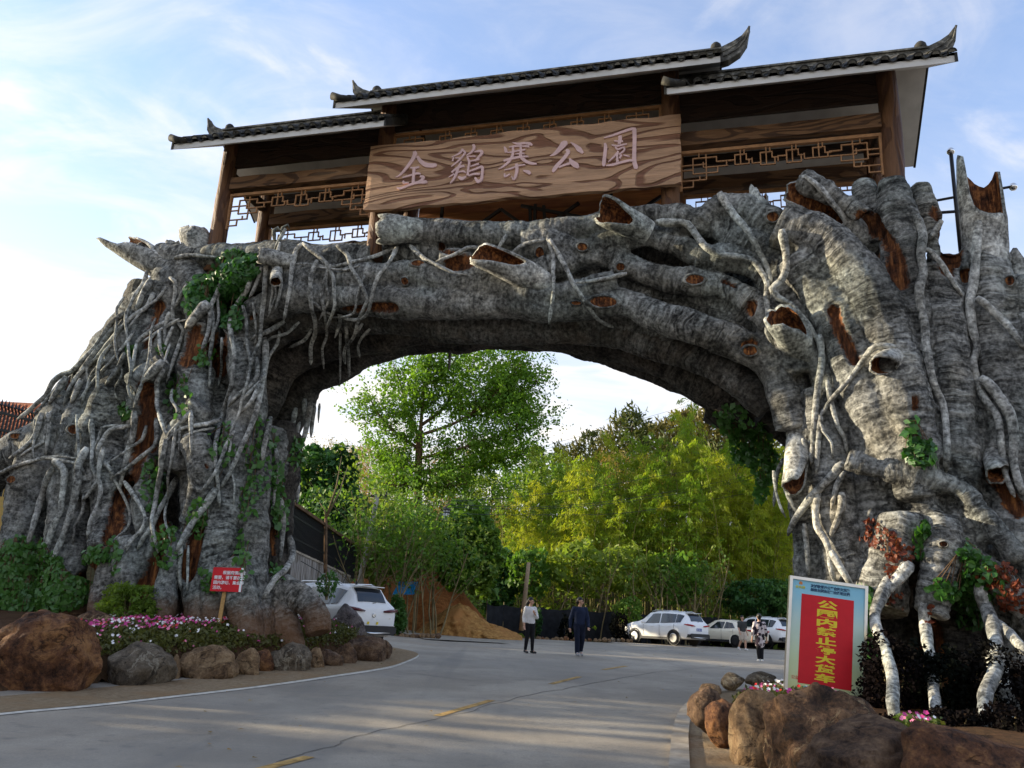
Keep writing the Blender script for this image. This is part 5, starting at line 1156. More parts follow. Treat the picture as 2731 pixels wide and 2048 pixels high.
for L in ([(908, 930, 0), (915, 860, -.5), (925, 800, -1), (935, 762, -1)], [(906, 950, 0), (880, 880, 1), (862, 820, 1.5), (850, 790, 1)], [(908, 920, 0), (960, 880, 1), (1000, 820, 2), (1030, 772, 2)], [(905, 970, 0), (850, 930, -1), (815, 890, -1), (800, 860, -1)], [(908, 940, 0), (990, 910, -1), (1060, 860, -1), (1110, 800, -1), (1140, 780, 0)], [(1010, 900, -1), (1090, 870, 1), (1140, 840, 1), (1165, 820, 1)], [(907, 990, 0), (990, 970, -2), (1080, 940, -2), (1150, 920, -2)], [(905, 1010, 0), (850, 1000, 1), (800, 980, 1)], [(907, 1020, 0), (980, 1010, 2), (1060, 1000, 2), (1130, 980, 1)], [(930, 830, 0), (975, 790, 0), (990, 765, 0)], [(1060, 870, 0), (1075, 810, 1), (1085, 770, 1)], [(905, 1030, 0), (860, 1050, -2), (820, 1040, -2)], [(906, 1040, 0), (950, 1050, -2), (1010, 1045, -2)], [(1080, 860, 0), (1130, 880, 0), (1170, 900, 0)]):
    limb(L, .15, .03)
mbt.build('trunk', TRUNK, big)
T = np.array(tips); N_ = 42000
cl = T[rngT.integers(len(T), size=3400)]+rngT.normal(size=(3400, 3))*.6
C = cl[rngT.integers(len(cl), size=N_)]+rngT.normal(size=(N_, 3))*np.array((.24, .24, .20)); L = .31*rngT.uniform(.6, 1.2, N_)
qmesh('crown', leafq(C, L, L*.6, rngT, .8, .2), L_TREE, big)
# bamboo
def bamboo_mesh(seed, h, nl):
    rng = np.random.default_rng(seed); mb = MB(); a = rng.random()*6.283; bend = h*.13*rng.uniform(.6, 1.5)
    def pt(t): return np.array((math.cos(a)*bend*max(0, t-.35)**2.2*2.6, math.sin(a)*bend*max(0, t-.35)**2.2*2.6, h*(t-.10*max(0, t-.6)**2)))
    P = [pt(t) for t in np.linspace(0, 1, 16)]; mb.tube(P, [.05*(1-.85*i/15) for i in range(16)], 5, False)
    C = []; D = []
    nb = 46
    for i in range(nb):
        t = .30+.70*(i+rng.random())/nb; b = pt(t); q = rng.random()*6.283; ln = (1.35*(1-abs(t-.50)/.62)+.34)*rng.uniform(.75, 1.2)
        d = np.array((math.cos(q), math.sin(q), .8)); pr = b; 
        nseg = 7
        for k in range(nseg):
            d = d/np.linalg.norm(d); nx = pr+d*ln/nseg; d = d+np.array((0, 0, -.22))+rng.normal(size=3)*.08
            for j in range(int(nl*(.35+k/nseg))):
                C.append(pr+(nx-pr)*rng.random()+rng.normal(size=3)*.085); D.append(d*.75+rng.normal(size=3)*.42+np.array((0, 0, -.5)))
            pr = nx
        if i % 2 == 0: mb.tube([b, b+(nx-b)*.5+np.array((0, 0, .12)), nx], [.012, .009, .004], 3, False)
    C = np.array(C); D = np.array(D); n = len(C)
    L = rng.uniform(.16, .34, n)
    return mb, leafq(C, L, L*.2, rng, .3, .1, D)
protos = []
for s, h in ((1, 11.5), (2, 10.2), (3, 12.4), (4, 9.2), (5, 11.)):
    mb, Q = bamboo_mesh(s, h, 7.5)
    t = thing('bamboo', 'tall feathery yellow-green bamboo stem in the grove behind the parked cars', 'bamboo', (0, 0, -50), 0, 'bamboo stems in the grove behind the parked cars')
    mb.build('culm', CULM, t); qmesh('foliage', Q, L_BAM, t); protos.append(t)
rb = random.Random(3); nbm = 0; used = set()
BROWS = [(1075, 1290, 57, 1035, 19), (1100, 1400, 60, 1010, 20), (1290, 1720, 56, 1005, 31), (1330, 1750, 59, 970, 30), (1500, 1790, 62, 975, 22)]
for x0, x1, Y, ytop, n in BROWS:
    for i in range(n):
        x = x0+(x1-x0)*(i+rb.uniform(.1, .9))/n; Yy = Y+rb.uniform(-1.5, 1.5)
        f = (x-1060)/600.; yt = ytop+rb.uniform(-60, 105)-(45 if 1400 < x < 1520 and rb.random() < .5 else 0)+(40 if x < 1180 else 0)
        a = at(x, 1330, Yy); z0 = hz(a.x, Yy)-.1; hgt = at(x, yt, Yy).z-z0
        k = rb.randrange(len(protos)); s = hgt/(11.5, 10.2, 12.4, 9.2, 11.)[k]
        if k not in used: o = protos[k]; used.add(k); o.location = (a.x, Yy, z0); o.scale = (s*.95, s*.95, s); o.rotation_euler = (0, 0, rb.random()*6.28)
        else: dup(protos[k], (a.x, Yy, z0), rb.random()*6.28, (s*.95, s*.95, s))
# pines and mixed wood on the hill
def pine_mesh(seed, h):
    rng = np.random.default_rng(seed); mb = MB(); mb.tube([(0, 0, 0), (.05, 0, h*.5), (0, .08, h)], [.16, .11, .02], 6, False); C = []; D = []
    for i in range(34):
        t = .32+.66*(i/34.); z = h*t; ln = h*.22*(1-t)**.65*rng.uniform(.65, 1.25)+.35; q = i*2.4+rng.random(); d = np.array((math.cos(q), math.sin(q), .32))
        e = np.array((0, 0, z))+d*ln; mb.tube([(0, 0, z), e], [.03, .01], 3, False)
        for k in range(26):
            f = .3+.75*rng.random(); C.append(np.array((0, 0, z))+d*ln*f+rng.normal(size=3)*.22); D.append(d*.5+rng.normal(size=3)*.5+np.array((0, 0, .5)))
    C = np.array(C); L = rng.uniform(.35, .7, len(C)); return mb, leafq(C, L, L*.3, rng, .5, 0., np.array(D))
def bush_mesh(seed, w_, h, n, ls, nar=.5, dens=.85):
    rng = np.random.default_rng(seed); C = rng.normal(size=(n, 3)); C /= np.linalg.norm(C, axis=1, keepdims=True); C *= rng.uniform(dens*.55, 1, (n, 1))**.5
    lump = np.array([noise.noise(Vector(c)*1.8+Vector((seed*5, 0, 0))) for c in C]); C *= (1+.45*lump)[:, None]
    keep = np.array([noise.noise(Vector(c)*3.2+Vector((0, seed*7, 0))) for c in C]) > -.28
    C = C[keep]; C[:, 2] = C[:, 2]*.5+.5; C = C*np.array((w_, w_, h)); C[:, 2] = np.maximum(C[:, 2], .02)
    L = ls*rng.uniform(.6, 1.3, len(C)); return leafq(C, L, L*nar, rng, .7, .2)
def proto(kind, seed, h):
    if kind == 'pine':
        mb, Q = pine_mesh(seed, h); t = thing('pine_tree', 'slender olive-green pine on the hill above the bamboo', 'tree', (0, 0, -50), 0, 'pines on the hill'); mb.build('trunk', TRUNK, t); qmesh('crown', Q, L_PINE, t); return t
    if kind == 'dry':
        rng = np.random.default_rng(seed); t = thing('dry_bamboo', 'thin brown dried bamboo on the hill behind the tall tree', 'bamboo', (0, 0, -50), 0, 'dried bamboo on the hill'); mb = MB(); C = []
        for i in range(9):
            a = rng.normal(size=2)*.55; b = a+rng.normal(size=2)*.7; mb.tube([(a[0], a[1], 0), ((a[0]+b[0])/2, (a[1]+b[1])/2, h*.55), (b[0], b[1], h)], [.035, .025, .008], 4, False)
            for k in range(110): f = .3+.7*rng.random(); C.append(np.array((a[0]+(b[0]-a[0])*f, a[1]+(b[1]-a[1])*f, h*f))+rng.normal(size=3)*np.array((.32, .32, .25)))
        C = np.array(C); L = rng.uniform(.2, .45, len(C)); mb.build('culm', CULM, t); qmesh('foliage', leafq(C, L, L*.3, rng, .3, .5), L_DRY, t); return t
    if kind == 'round':
        t = thing('hill_tree', 'leafy green tree among the pines on the hill', 'tree', (0, 0, -50), 0, 'leafy trees on the hill'); mb = MB(); mb.tube([(0, 0, 0), (0, .1, h*.5)], [.14, .08], 6, False); mb.build('trunk', TRUNK, t)
        Q = bush_mesh(seed, h*.33, h*.75, 1700, .42); Q[:, :, 2] += h*.25; qmesh('crown', Q, L_SHRUB, t); return t
PT = {k: [proto(k, s, 9.) for s in (1, 2, 3)] for k in ('pine', 'dry', 'round')}
usedp = set(); rh = random.Random(11)
def plant(kind, x, y, h):
    k = rh.randrange(3); o = PT[kind][k]; s = h/9.
    if (kind, k) not in usedp:
        usedp.add((kind, k)); o.location = (x, y, hz(x, y)-.2); o.scale = (s, s, s); o.rotation_euler = (0, 0, rh.random()*6.28)
    else: dup(o, (x, y, hz(x, y)-.2), rh.random()*6.28, s*rh.uniform(.9, 1.1))
def sky_h(x, Y, ytop):
    """height that makes a plant standing at this distance reach picture row ytop"""
    a = at(x, ytop, Y); return a.x, a.z-hz(a.x, Y)
for x, Y, yt, k in [(1212, 92, 955, 'pine'), (1245, 88, 940, 'pine'), (1280, 96, 922, 'pine'), (1312, 90, 905, 'pine'), (1340, 98, 912, 'pine'), (1365, 92, 898, 'pine'), (1395, 100, 905, 'pine'), (1420, 94, 890, 'pine'), (1450, 100, 892, 'pine'), (1475, 92, 884, 'pine'), (1500, 98, 890, 'pine'), (1530, 95, 895, 'pine'), (1560, 100, 905, 'pine'), (1590, 92, 915, 'pine'), (1620, 98, 925, 'pine'), (1655, 94, 935, 'pine'), (1690, 96, 940, 'pine'), (1330, 80, 960, 'pine'), (1385, 78, 955, 'pine'), (1440, 80, 940, 'pine'), (1490, 82, 935, 'pine'), (1545, 78, 950, 'pine'), (1600, 80, 960, 'pine'), (1650, 78, 970, 'pine'), (1700, 82, 975, 'pine'), (1580, 72, 985, 'pine'), (1640, 72, 1000, 'pine'), (1690, 70, 1010, 'pine'),
                    (1290, 76, 985, 'dry'), (1340, 74, 975, 'dry'), (1375, 76, 968, 'dry'), (1400, 72, 985, 'dry'), (1250, 80, 985, 'round'), (1220, 74, 985, 'round'), (1190, 84, 965, 'round'), (1265, 70, 1010, 'round'), (1180, 72, 990, 'round'),
                    (700, 95, 955, 'pine'), (730, 100, 962, 'dry'), (755, 96, 955, 'pine'), (780, 100, 955, 'dry'), (690, 88, 975, 'dry'), (720, 86, 965, 'dry'), (745, 90, 960, 'dry'), (770, 88, 955, 'dry'), (795, 92, 955, 'dry'), (820, 96, 955, 'dry'), (850, 92, 965, 'dry'), (880, 98, 960, 'pine'), (930, 96, 962, 'dry'), (980, 98, 965, 'round'), (1020, 96, 960, 'dry'), (1070, 98, 962, 'round'), (1120, 96, 958, 'round'), (1160, 100, 955, 'pine'), (640, 90, 965, 'pine'), (660, 96, 955, 'dry'), (620, 84, 970, 'round'),
                    (740, 80, 1000, 'dry'), (765, 78, 1005, 'dry'), (790, 82, 990, 'dry'), (830, 80, 1000, 'dry'), (750, 74, 1040, 'dry'), (780, 72, 1040, 'dry'), (815, 74, 1030, 'dry'), (860, 76, 1030, 'round'), (940, 78, 1020, 'round'), (1000, 76, 1015, 'round'), (1060, 78, 1010, 'round'), (1120, 76, 1000, 'round'), (960, 70, 1060, 'dry'), (1020, 68, 1060, 'round'), (1080, 66, 1060, 'dry'), (870, 68, 1075, 'round'), (830, 68, 1080, 'round'), (940, 66, 1100, 'dry'), (1130, 68, 1050, 'round'), (1740, 90, 940, 'pine'), (1780, 94, 945, 'pine'), (1730, 74, 1000, 'pine'), (1790, 76, 1000, 'pine')]:
    X, h = sky_h(x, Y, yt+rh.uniform(-6, 10)); plant(k, X, Y, max(2.5, h))
# understorey: one mass of shrubs over the hill foot
rng = np.random.default_rng(9); Cs = []
for i in range(900):
    x = rng.uniform(-45, 75); y = rng.uniform(57, 110) if i < 700 else rng.uniform(52, 60)
    if x < -4 and y < 60: y = rng.uniform(62, 110)
    n = 60; r = rng.uniform(.8, 1.9); c = rng.normal(size=(n, 3))*np.array((r, r, r*.5)); c[:, 2] = np.abs(c[:, 2])+hz(x, y); c[:, 0] += x; c[:, 1] += y; Cs.append(c)
C = np.concatenate(Cs); L = rng.uniform(.25, .55, len(C))
tag(qmesh('undergrowth', leafq(C, L, L*.55, rng, .6, .2), L_SHRUB), kind='stuff')
# hand-placed shrubs and small trees in front of the grove
def shrub(name, label, x0, x1, y0, y1, Y, mat, ls, n, seed, group=None, nar=.55, cat='shrub', stems=4):
    a = at(x0, y1, Y); b = at(x1, y0, Y); cx = (a.x+b.x)/2; w_ = abs(b.x-a.x)/2
    t = thing(name, label, cat, (cx, Y, a.z), 0, group)
    qmesh('foliage', bush_mesh(seed, w_, b.z-a.z, n, ls, nar), mat, t)
    mb = MB(); rs = random.Random(seed)
    for i in range(stems):
        q = rs.random()*6.28; e = w_*.55*rs.random(); mb.tube([(0, 0, -.05), (math.cos(q)*e*.5, math.sin(q)*e*.5, (b.z-a.z)*.35), (math.cos(q)*e, math.sin(q)*e, (b.z-a.z)*.8)], [.03, .022, .01], 5, False)
    mb.build('stem', STEM, t); return t
shrub('round_tree', 'dense rounded dark green tree above the black netting fence', 615, 790, 962, 1140, 50, L_DARK, .42, 7500, 21, cat='tree')
shrub('round_tree', 'smaller dark bushy tree at the foot of the rounded one', 640, 800, 1060, 1180, 47, L_DARK, .4, 4200, 22, cat='tree')
shrub('hedge', 'clipped dark green hedge behind the silver and white cars', 1560, 1700, 1255, 1330, 53.5, L_DARK, .3, 4200, 23, cat='hedge')
shrub('hedge', 'low dark hedge under the bamboo behind the billboard', 1660, 1800, 1250, 1340, 52, L_DARK, .3, 3600, 24, cat='hedge')
shrub('azalea', 'leafy bright green shrub growing beside the red notice and the flowers', 205, 350, 1262, 1372, 17.2, L_SHRUB, .11, 5200, 25, nar=.42)
shrub('dark_shrub', 'small dark green shrub beside the black netting, nearest the man in navy', 1140, 1172, 1310, 1380, 48.4, L_DARK, .18, 900, 26)
shrub('dark_shrub', 'purple-leaved round shrub between the netting and the white car', 1318, 1362, 1325, 1388, 48, L_BLK, .18, 1200, 27)
shrub('dark_shrub', 'green bushy shrub above the bonnet of the white car', 1330, 1390, 1290, 1350, 49, L_SHRUB, .22, 1300, 28)
shrub('dark_shrub', 'purple-leaved shrub against the netting behind the man in navy', 1205, 1250, 1330, 1388, 48.2, L_BLK, .18, 900, 29)
shrub('dark_shrub', 'dark glossy shrub beneath the saplings next to the white hatchback', 832, 882, 1290, 1372, 36, L_DARK, .2, 1500, 30)
shrub('dark_shrub', 'tuft of dark leaves hanging over the roof of the white hatchback', 682, 735, 1236, 1290, 21.4, L_IVY, .10, 420, 31)
shrub('dark_shrub', 'dark green mass of shrubs below the mulberry bushes', 1040, 1120, 1180, 1340, 52, L_DARK, .4, 2600, 32)
MUL = ['mulberry bush with broad leaves right behind the woman in white', 'mulberry bush with broad leaves above the head of the man in navy', 'mulberry bush with broad leaves between the man in navy and the white car', 'mulberry bush with broad leaves above the white car', 'tall mulberry bush with yellowing leaves beside the hanging lantern', 'mulberry bush with yellowing leaves under the hanging lantern', 'mulberry bush behind the leaning concrete pole', 'small mulberry bush between the board wall and the leaning pole', 'tall mulberry bush above the outer end of the clay heap', 'low mulberry bush right above the blue panel', 'low mulberry bush overhanging the clay heap', 'low mulberry bush between the leaning pole and the blue panel']
BG = 'big-leaved mulberry bushes in front of the bamboo'
for i, (x0, x1, y0, y1, Y, n) in enumerate(((1075, 1200, 1185, 1290, 51.5, 1200), (1180, 1320, 1172, 1285, 52, 1500), (1290, 1430, 1180, 1290, 52.5, 1500), (1400, 1530, 1195, 1300, 52, 1100), (930, 1070, 1085, 1240, 46, 2200), (860, 970, 1100, 1200, 45, 1300), (780, 880, 1090, 1210, 44, 1100), (740, 830, 1130, 1250, 42, 800), (1000, 1090, 1130, 1290, 45, 1900), (850, 950, 1150, 1250, 41.5, 900), (940, 1040, 1170, 1275, 41.8, 1300), (780, 850, 1180, 1260, 41, 600))):
    shrub('mulberry_bush', MUL[i], x0, x1, y0, y1, Y, L_SHRUB, .36, n, 40+i, BG, .8, 'bush', 3)
SG = 'thin bare-stemmed saplings on the clay bank'
rs = random.Random(8)
for i in range(26):
    x = rs.uniform(770, 960); Y = rs.uniform(36, 42); h = rs.uniform(3.5, 6.2); a = at(x, 1370, Y); zb = max(zg(a.x, Y), hz(a.x, Y)-.1) if Y > 40 else zg(a.x, Y)
    tree('sapling', 'thin pale-stemmed sapling with sparse leaves on the orange clay bank', 'sapling', (a.x, Y, zb), h, .045, .7, 2, [7, 3], None, 260, .22, L_SHRUB, .9, .3, 100+i, SG, .35, (rs.uniform(-.3, .3), 0), STEM, .6, .07)
for i in range(34):
    x = rs.uniform(1085, 1560); Y = rs.uniform(50, 53); a = at(x, 1345, Y); h = rs.uniform(3.2, 5)
    tree('bamboo_shoot_stem', 'bare pale stem rising from the foot of the bamboo grove', 'sapling', (a.x, Y, zg(a.x, Y)-.05), h, .05, .6, 1, [4], None, 40, .25, L_SHRUB, 1.1, .2, 200+i, 'bare stems along the foot of the bamboo grove', .5, (rs.uniform(-.28, .28), 0), STEM, .6, .05)
# evergreens out of view, added to keep the low sun off road and gate
for i, (x, y, h) in enumerate(((-25, 3, 13), (-27, 15, 14), (-32, 25, 14), (-36, 36, 14), (-24, -7, 12))):
    tree('sun_block_tree', 'large unseen evergreen added beside the road to shade it and the gate', 'tree', (x, y, zg(x, y)), h*.62, .35, .8, 2, [9, 6], None, 5200, 1.0, L_DARK, .6, 1.3, 300+i, 'unseen evergreens added for shade', .2, droop=.1)
# flowers
def flowers(name, poly, zf, n, nf, seed, front=None):
    rng = np.random.default_rng(seed); xs_ = [p[0] for p in poly]; ys_ = [p[1] for p in poly]; P = []
    while len(P) < n:
        x = rng.uniform(min(xs_), max(xs_)); y = rng.uniform(min(ys_), max(ys_))
        if in_poly(x, y, poly): P.append((x, y, zf(x, y)))
    P = np.array(P); C = P+np.c_[rng.normal(size=(n, 2))*.05, rng.uniform(.0, .15, n)]; L = rng.uniform(.06, .12, n)
    t = thing(name, {1: 'bed of white, pink and red periwinkles beneath the red notice behind the boulders', 2: 'bed of small red and white flowers beside the foot of the billboard', 3: 'small clump of white and magenta flowers among the root stilts'}[seed], 'flower bed', (P[:, 0].mean(), P[:, 1].mean(), P[:, 2].min()))
    o = np.array(t.location); q = leafq(C-o, L, L*.5, rng, .8, .1); tag(qmesh('leaf', q, L_BED, t), kind='stuff')
    idx = rng.integers(n, size=nf); Q = []; mi = []
    cm = np.array([noise.noise((P[i, 0]*1.6, P[i, 1]*1.6, 4)) for i in idx])
    for i, k in zip(idx, cm):
        if front is not None and front(P[i]) < rng.random(): continue
        c = P[i]+np.array((rng.normal()*.04, rng.normal()*.04, rng.uniform(.12, .21)))-o; r = rng.uniform(.018, .031); col = (0 if k > .15 else 1 if k > -.05 else 3) if rng.random() < .6 else rng.integers(4)
        nv = np.array((rng.normal()*.5, -.9+rng.normal()*.3, .8)); nv /= np.linalg.norm(nv); ax = np.cross(nv, (0, 0, 1)); ax /= np.linalg.norm(ax); ay = np.cross(nv, ax); a0 = rng.random()*6.28
        for j in range(5):
            a = a0+j*1.2566; d = ax*math.cos(a)+ay*math.sin(a); s = -ax*math.sin(a)+ay*math.cos(a)
            Q.append((c, c+d*r*.7+s*r*.5+nv*.004, c+d*r*1.15+nv*.006, c+d*r*.7-s*r*.5+nv*.004)); mi.append(col)
    tag(qmesh('blossom', np.array(Q), PETAL, t, mi=mi), kind='stuff'); return t
FL = [(-7.2, 12.8), (-6.55, 13.3), (-6.1, 14.2), (-5.4, 15.2), (-5.0, 16.5), (-4.5, 17.6), (-4.0, 19.0), (-3.45, 20.4), (-3.6, 21.4), (-4.3, 21.0), (-4.9, 19.6), (-5.6, 19.0), (-7.2, 19), (-8.2, 18)]
flowers('flower_bed', FL, bedL, 22000, 1700, 1, lambda p: 1. if dpoly(p[0], p[1], BEDL) > .95 else .12)
flowers('flower_bed', [(3.5, 12.6), (4.3, 14.7), (5.4, 15.4), (5.4, 13.2), (4.2, 11.6)], bedR, 5200, 200, 2)
flowers('flower_bed', [(at(1960, 1570, 9.4).x, 9.4), (at(2010, 1570, 9.2).x, 9.2), (at(2015, 1570, 9.9).x, 9.9), (at(1955, 1570, 10.1).x, 10.1)], bedR, 500, 26, 3)
# ivy on the gate
def ivy(name, label, regs, mat, ls, seed, parts=False, hang=0., cat='creeper'):
    rng = np.random.default_rng(seed); C = []; Nn = []
    for (x, y, rx, ry, n) in regs:                       # picture ellipses
        for i in range(n):
            r = rng.random()**.6; a = rng.random()*6.283; sx, sy = (x+rx*r*math.cos(a))*K, (y+ry*r*math.sin(a))*K
            h, nn = hit(sx, sy)
            if h is None:
                if not hang: continue
                p = gp(sx, sy, hang)[0]; nn = Vector((0, -1, .2))
            else: p = np.array(h)
            C.append(np.array(p)+np.array(nn)*rng.uniform(.02, .16)); Nn.append(np.array(nn))
    C = np.array(C); Nn = np.array(Nn); n = len(C)
    t = thing(name, label, cat, tuple(C[np.argmin(C[:, 2])])); o = np.array(t.location)
    L = ls*rng.uniform(.6, 1.3, n); D = rng.normal(size=(n, 3)); D[:, 2] -= .8; D -= Nn*(D*Nn).sum(1)[:, None]*.7; D /= np.linalg.norm(D, axis=1, keepdims=True)
    N2 = Nn+rng.normal(size=(n, 3))*.55; S_ = np.cross(D, N2); S_ /= np.linalg.norm(S_, axis=1, keepdims=True); M2 = np.cross(S_, D); c = C-o
    Q = np.stack([c-D*L[:, None]*.5, c-D*L[:, None]*.1+S_*L[:, None]*.36+M2*L[:, None]*.08, c+D*L[:, None]*.5, c-D*L[:, None]*.1-S_*L[:, None]*.36+M2*L[:, None]*.08], 1)
    k = 0
    if parts:
        k = min(parts, n)
        me0 = bpy.data.meshes.new('leaf'); me0.from_pydata([(-.5, 0, 0), (-.22, .34, .05), (.1, .36, .04), (.5, 0, -.05), (.1, -.36, .04), (-.22, -.34, .05), (-.1, 0, -.02), (.2, 0, -.02)], [], [(0, 6, 1), (1, 6, 7, 2), (2, 7, 3), (3, 7, 4), (4, 7, 6, 5), (5, 6, 0)]); me0.materials.append(mat)
        for i in range(k):
            lf = bpy.data.objects.new('leaf', me0); COL.objects.link(lf); lf.parent = t
            X, Yv, Z = D[i], S_[i], M2[i]; mm = Matrix.Identity(4)
            for r_ in range(3): mm[r_][0] = X[r_]*L[i]; mm[r_][1] = Yv[r_]*L[i]; mm[r_][2] = Z[r_]*L[i]; mm[r_][3] = c[i][r_]
            lf.matrix_local = mm
    if n > k: tag(qmesh('foliage', Q[k:], mat, t), kind='stuff')
    mb = MB()
    for i in range(0, n-1, 9):
        j = min(range(n), key=lambda q: np.linalg.norm(C[q]-C[i]-np.array((0, 0, .5))) if q != i else 9e9)
        if np.linalg.norm(C[j]-C[i]) < 1.2: mb.tube([c[i]-Nn[i]*.03, (c[i]+c[j])/2-Nn[i]*.02, c[j]-Nn[j]*.03], [.008, .008, .006], 4, False)
    if mb.v: mb.build('vine', TRUNK, t)
    return t
ivy('ivy', 'dense glossy green ivy clump near the upper corner of the arch beside the column', [(515, 580, 46, 34, 700), (495, 630, 44, 50, 600), (440, 630, 34, 34, 330), (425, 660, 20, 22, 120), (500, 690, 30, 26, 130)], L_IVY, .19, 1)
ivy('ivy', 'sparse green ivy climbing between the hanging roots of the trunk above the red notice', [(385, 850, 30, 55, 70), (440, 770, 20, 26, 40), (480, 960, 34, 50, 60), (560, 980, 40, 80, 120), (540, 1080, 24, 50, 60), (330, 1050, 24, 60, 120), (270, 890, 12, 20, 40), (350, 760, 12, 14, 30), (430, 1120, 22, 50, 60), (520, 1200, 20, 60, 50), (360, 1180, 26, 50, 80), (250, 1200, 16, 40, 40), (455, 1250, 20, 30, 30), (285, 760, 10, 14, 24), (600, 1240, 24, 24, 40)], L_IVY, .15, 2)
ivy('ivy', 'thick leafy creeper mass at the trunk foot above the huge rusty boulder', [(55, 1225, 85, 46, 1300), (120, 1280, 75, 40, 800), (40, 1300, 60, 40, 700), (210, 1200, 26, 18, 120), (-20, 1260, 50, 60, 400), (60, 1180, 50, 20, 120)], L_IVY, .15, 3)
ivy('ivy', 'broad-leaved green creeper sprawling over the roots beside the billboard', [(2105, 1235, 40, 40, 120), (2085, 1290, 44, 34, 140), (2050, 1270, 44, 24, 70), (2130, 1270, 44, 40, 70), (2095, 1335, 34, 24, 60), (2080, 1195, 24, 16, 40)], L_IVY, .135, 4, parts=300, hang=.9)
ivy('ivy', 'green creeper trailing down the billboard edge', [(1868, 1290, 20, 24, 50), (1872, 1340, 14, 40, 40), (1866, 1420, 10, 40, 30), (1990, 1150, 18, 24, 36), (1985, 1190, 14, 24, 20)], L_IVY, .17, 5, parts=200, hang=.9)
ivy('ivy', 'dark hanging ivy under the far end of the arch soffit', [(1620, 960, 46, 55, 420), (1650, 1010, 30, 46, 220), (1580, 910, 40, 40, 180), (1640, 1060, 14, 36, 60), (600, 1080, 14, 80, 160), (640, 980, 20, 40, 80)], L_IVY, .16, 6, hang=-2.9)
ivy('dried_creeper', 'withered red creeper clinging to the bulging root above the billboard', [(1905, 1170, 44, 26, 80), (1940, 1195, 30, 24, 50), (1890, 1140, 20, 20, 24), (1930, 1230, 20, 34, 34), (1925, 1290, 12, 24, 22)], L_RED, .085, 7, parts=260, hang=.9)
ivy('dried_creeper', 'withered rust-brown creeper heaped on the root at the edge of the frame', [(2150, 1245, 36, 24, 100), (2190, 1290, 34, 30, 100), (1990, 1420, 14, 40, 24), (2010, 1330, 14, 26, 20)], L_RED, .09, 8, parts=300, hang=.9)
ivy('ivy', 'small tuft of ivy in the cleft of the trunk behind the billboard', [(1985, 980, 30, 30, 90), (1970, 940, 14, 30, 30)], L_IVY, .18, 9)
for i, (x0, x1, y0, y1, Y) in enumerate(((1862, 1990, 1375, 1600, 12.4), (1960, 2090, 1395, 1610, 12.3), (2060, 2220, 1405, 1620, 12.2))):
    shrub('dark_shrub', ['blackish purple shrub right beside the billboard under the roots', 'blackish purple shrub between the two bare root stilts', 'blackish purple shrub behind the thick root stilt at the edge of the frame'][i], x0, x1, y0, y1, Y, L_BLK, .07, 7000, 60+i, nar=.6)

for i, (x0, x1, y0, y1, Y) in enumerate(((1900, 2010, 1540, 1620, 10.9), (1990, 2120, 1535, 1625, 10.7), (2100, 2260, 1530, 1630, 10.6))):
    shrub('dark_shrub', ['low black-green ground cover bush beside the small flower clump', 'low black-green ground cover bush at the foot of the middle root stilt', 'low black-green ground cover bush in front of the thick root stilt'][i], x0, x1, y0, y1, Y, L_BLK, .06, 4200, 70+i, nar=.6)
# ------------------------------------------------------------------ cars
def smooth_tab(X, Yv, xs): return np.interp(xs, X, Yv)
def lens(mb, pts, th, mi=0):
    """closed outline pushed out along its normal"""
    P = [Vector(p) for p in pts]; nn = (P[1]-P[0]).cross(P[2]-P[0]).normalized(); n = len(P)
    V = P+[p+nn*th for p in P]; Fc = [tuple(range(n))[::-1], tuple(range(n, 2*n))]+[(i, (i+1) % n, (i+1) % n+n, i+n) for i in range(n)]
    mb.add(V, Fc, mi)
SUVT = dict(X=[-2.27, -2.24, -2.17, -2.05, -1.86, -1.6, -.8, 0, .45, .95, 1.2, 1.6, 1.95, 2.15, 2.25], top=[.98, 1.08, 1.16, 1.40, 1.60, 1.66, 1.70, 1.69, 1.62, 1.26, 1.14, 1.08, .99, .86, .70],
            belt=[.97, 1.06, 1.10, 1.11, 1.10, 1.08, 1.04, 1.01, 1.0, 1.0, 1.0, .98, .92, .82, .66], low=[.50, .42, .36, .32, .30, .30, .30, .30, .30, .30, .30, .32, .34, .38, .46], hw=[.78, .84, .88, .90, .92, .93, .93, .93, .93, .92, .92, .90, .86, .78, .62], ht=[.66, .70, .66, .62, .62, .64, .67, .67, .65, .70, .78, .78, .74, .66, .5],
            axle=(-1.33, 1.32), wr=.345, rw=(-2.17, -1.88), ws=(.47, .98), side=[(-1.86, -1.42, 'q'), (-1.38, -.42, 'r'), (-.34, .62, 'f')])
SEDT = dict(X=[-2.32, -2.28, -2.1, -1.75, -1.55, -1.05, -.6, 0, .35, .95, 1.25, 1.7, 2.05, 2.25, 2.32], top=[.82, .98, 1.05, 1.08, 1.14, 1.37, 1.45, 1.46, 1.41, 1.10, 1.0, .93, .84, .72, .58],
            belt=[.80, .94, .98, .98, .97, .95, .93, .91, .91, .91, .90, .86, .79, .68, .55], low=[.46, .36, .30, .26, .25, .24, .24, .24, .24, .24, .24, .26, .28, .32, .40], hw=[.74, .82, .88, .92, .93, .93, .93, .93, .93, .92, .91, .88, .83, .73, .58], ht=[.62, .66, .70, .70, .66, .60, .60, .61, .61, .70, .76, .76, .71, .6, .46],
            axle=(-1.36, 1.42), wr=.33, rw=(-1.72, -1.08), ws=(.38, .93), side=[(-1.30, -.52, 'r'), (-.44, .52, 'f')])
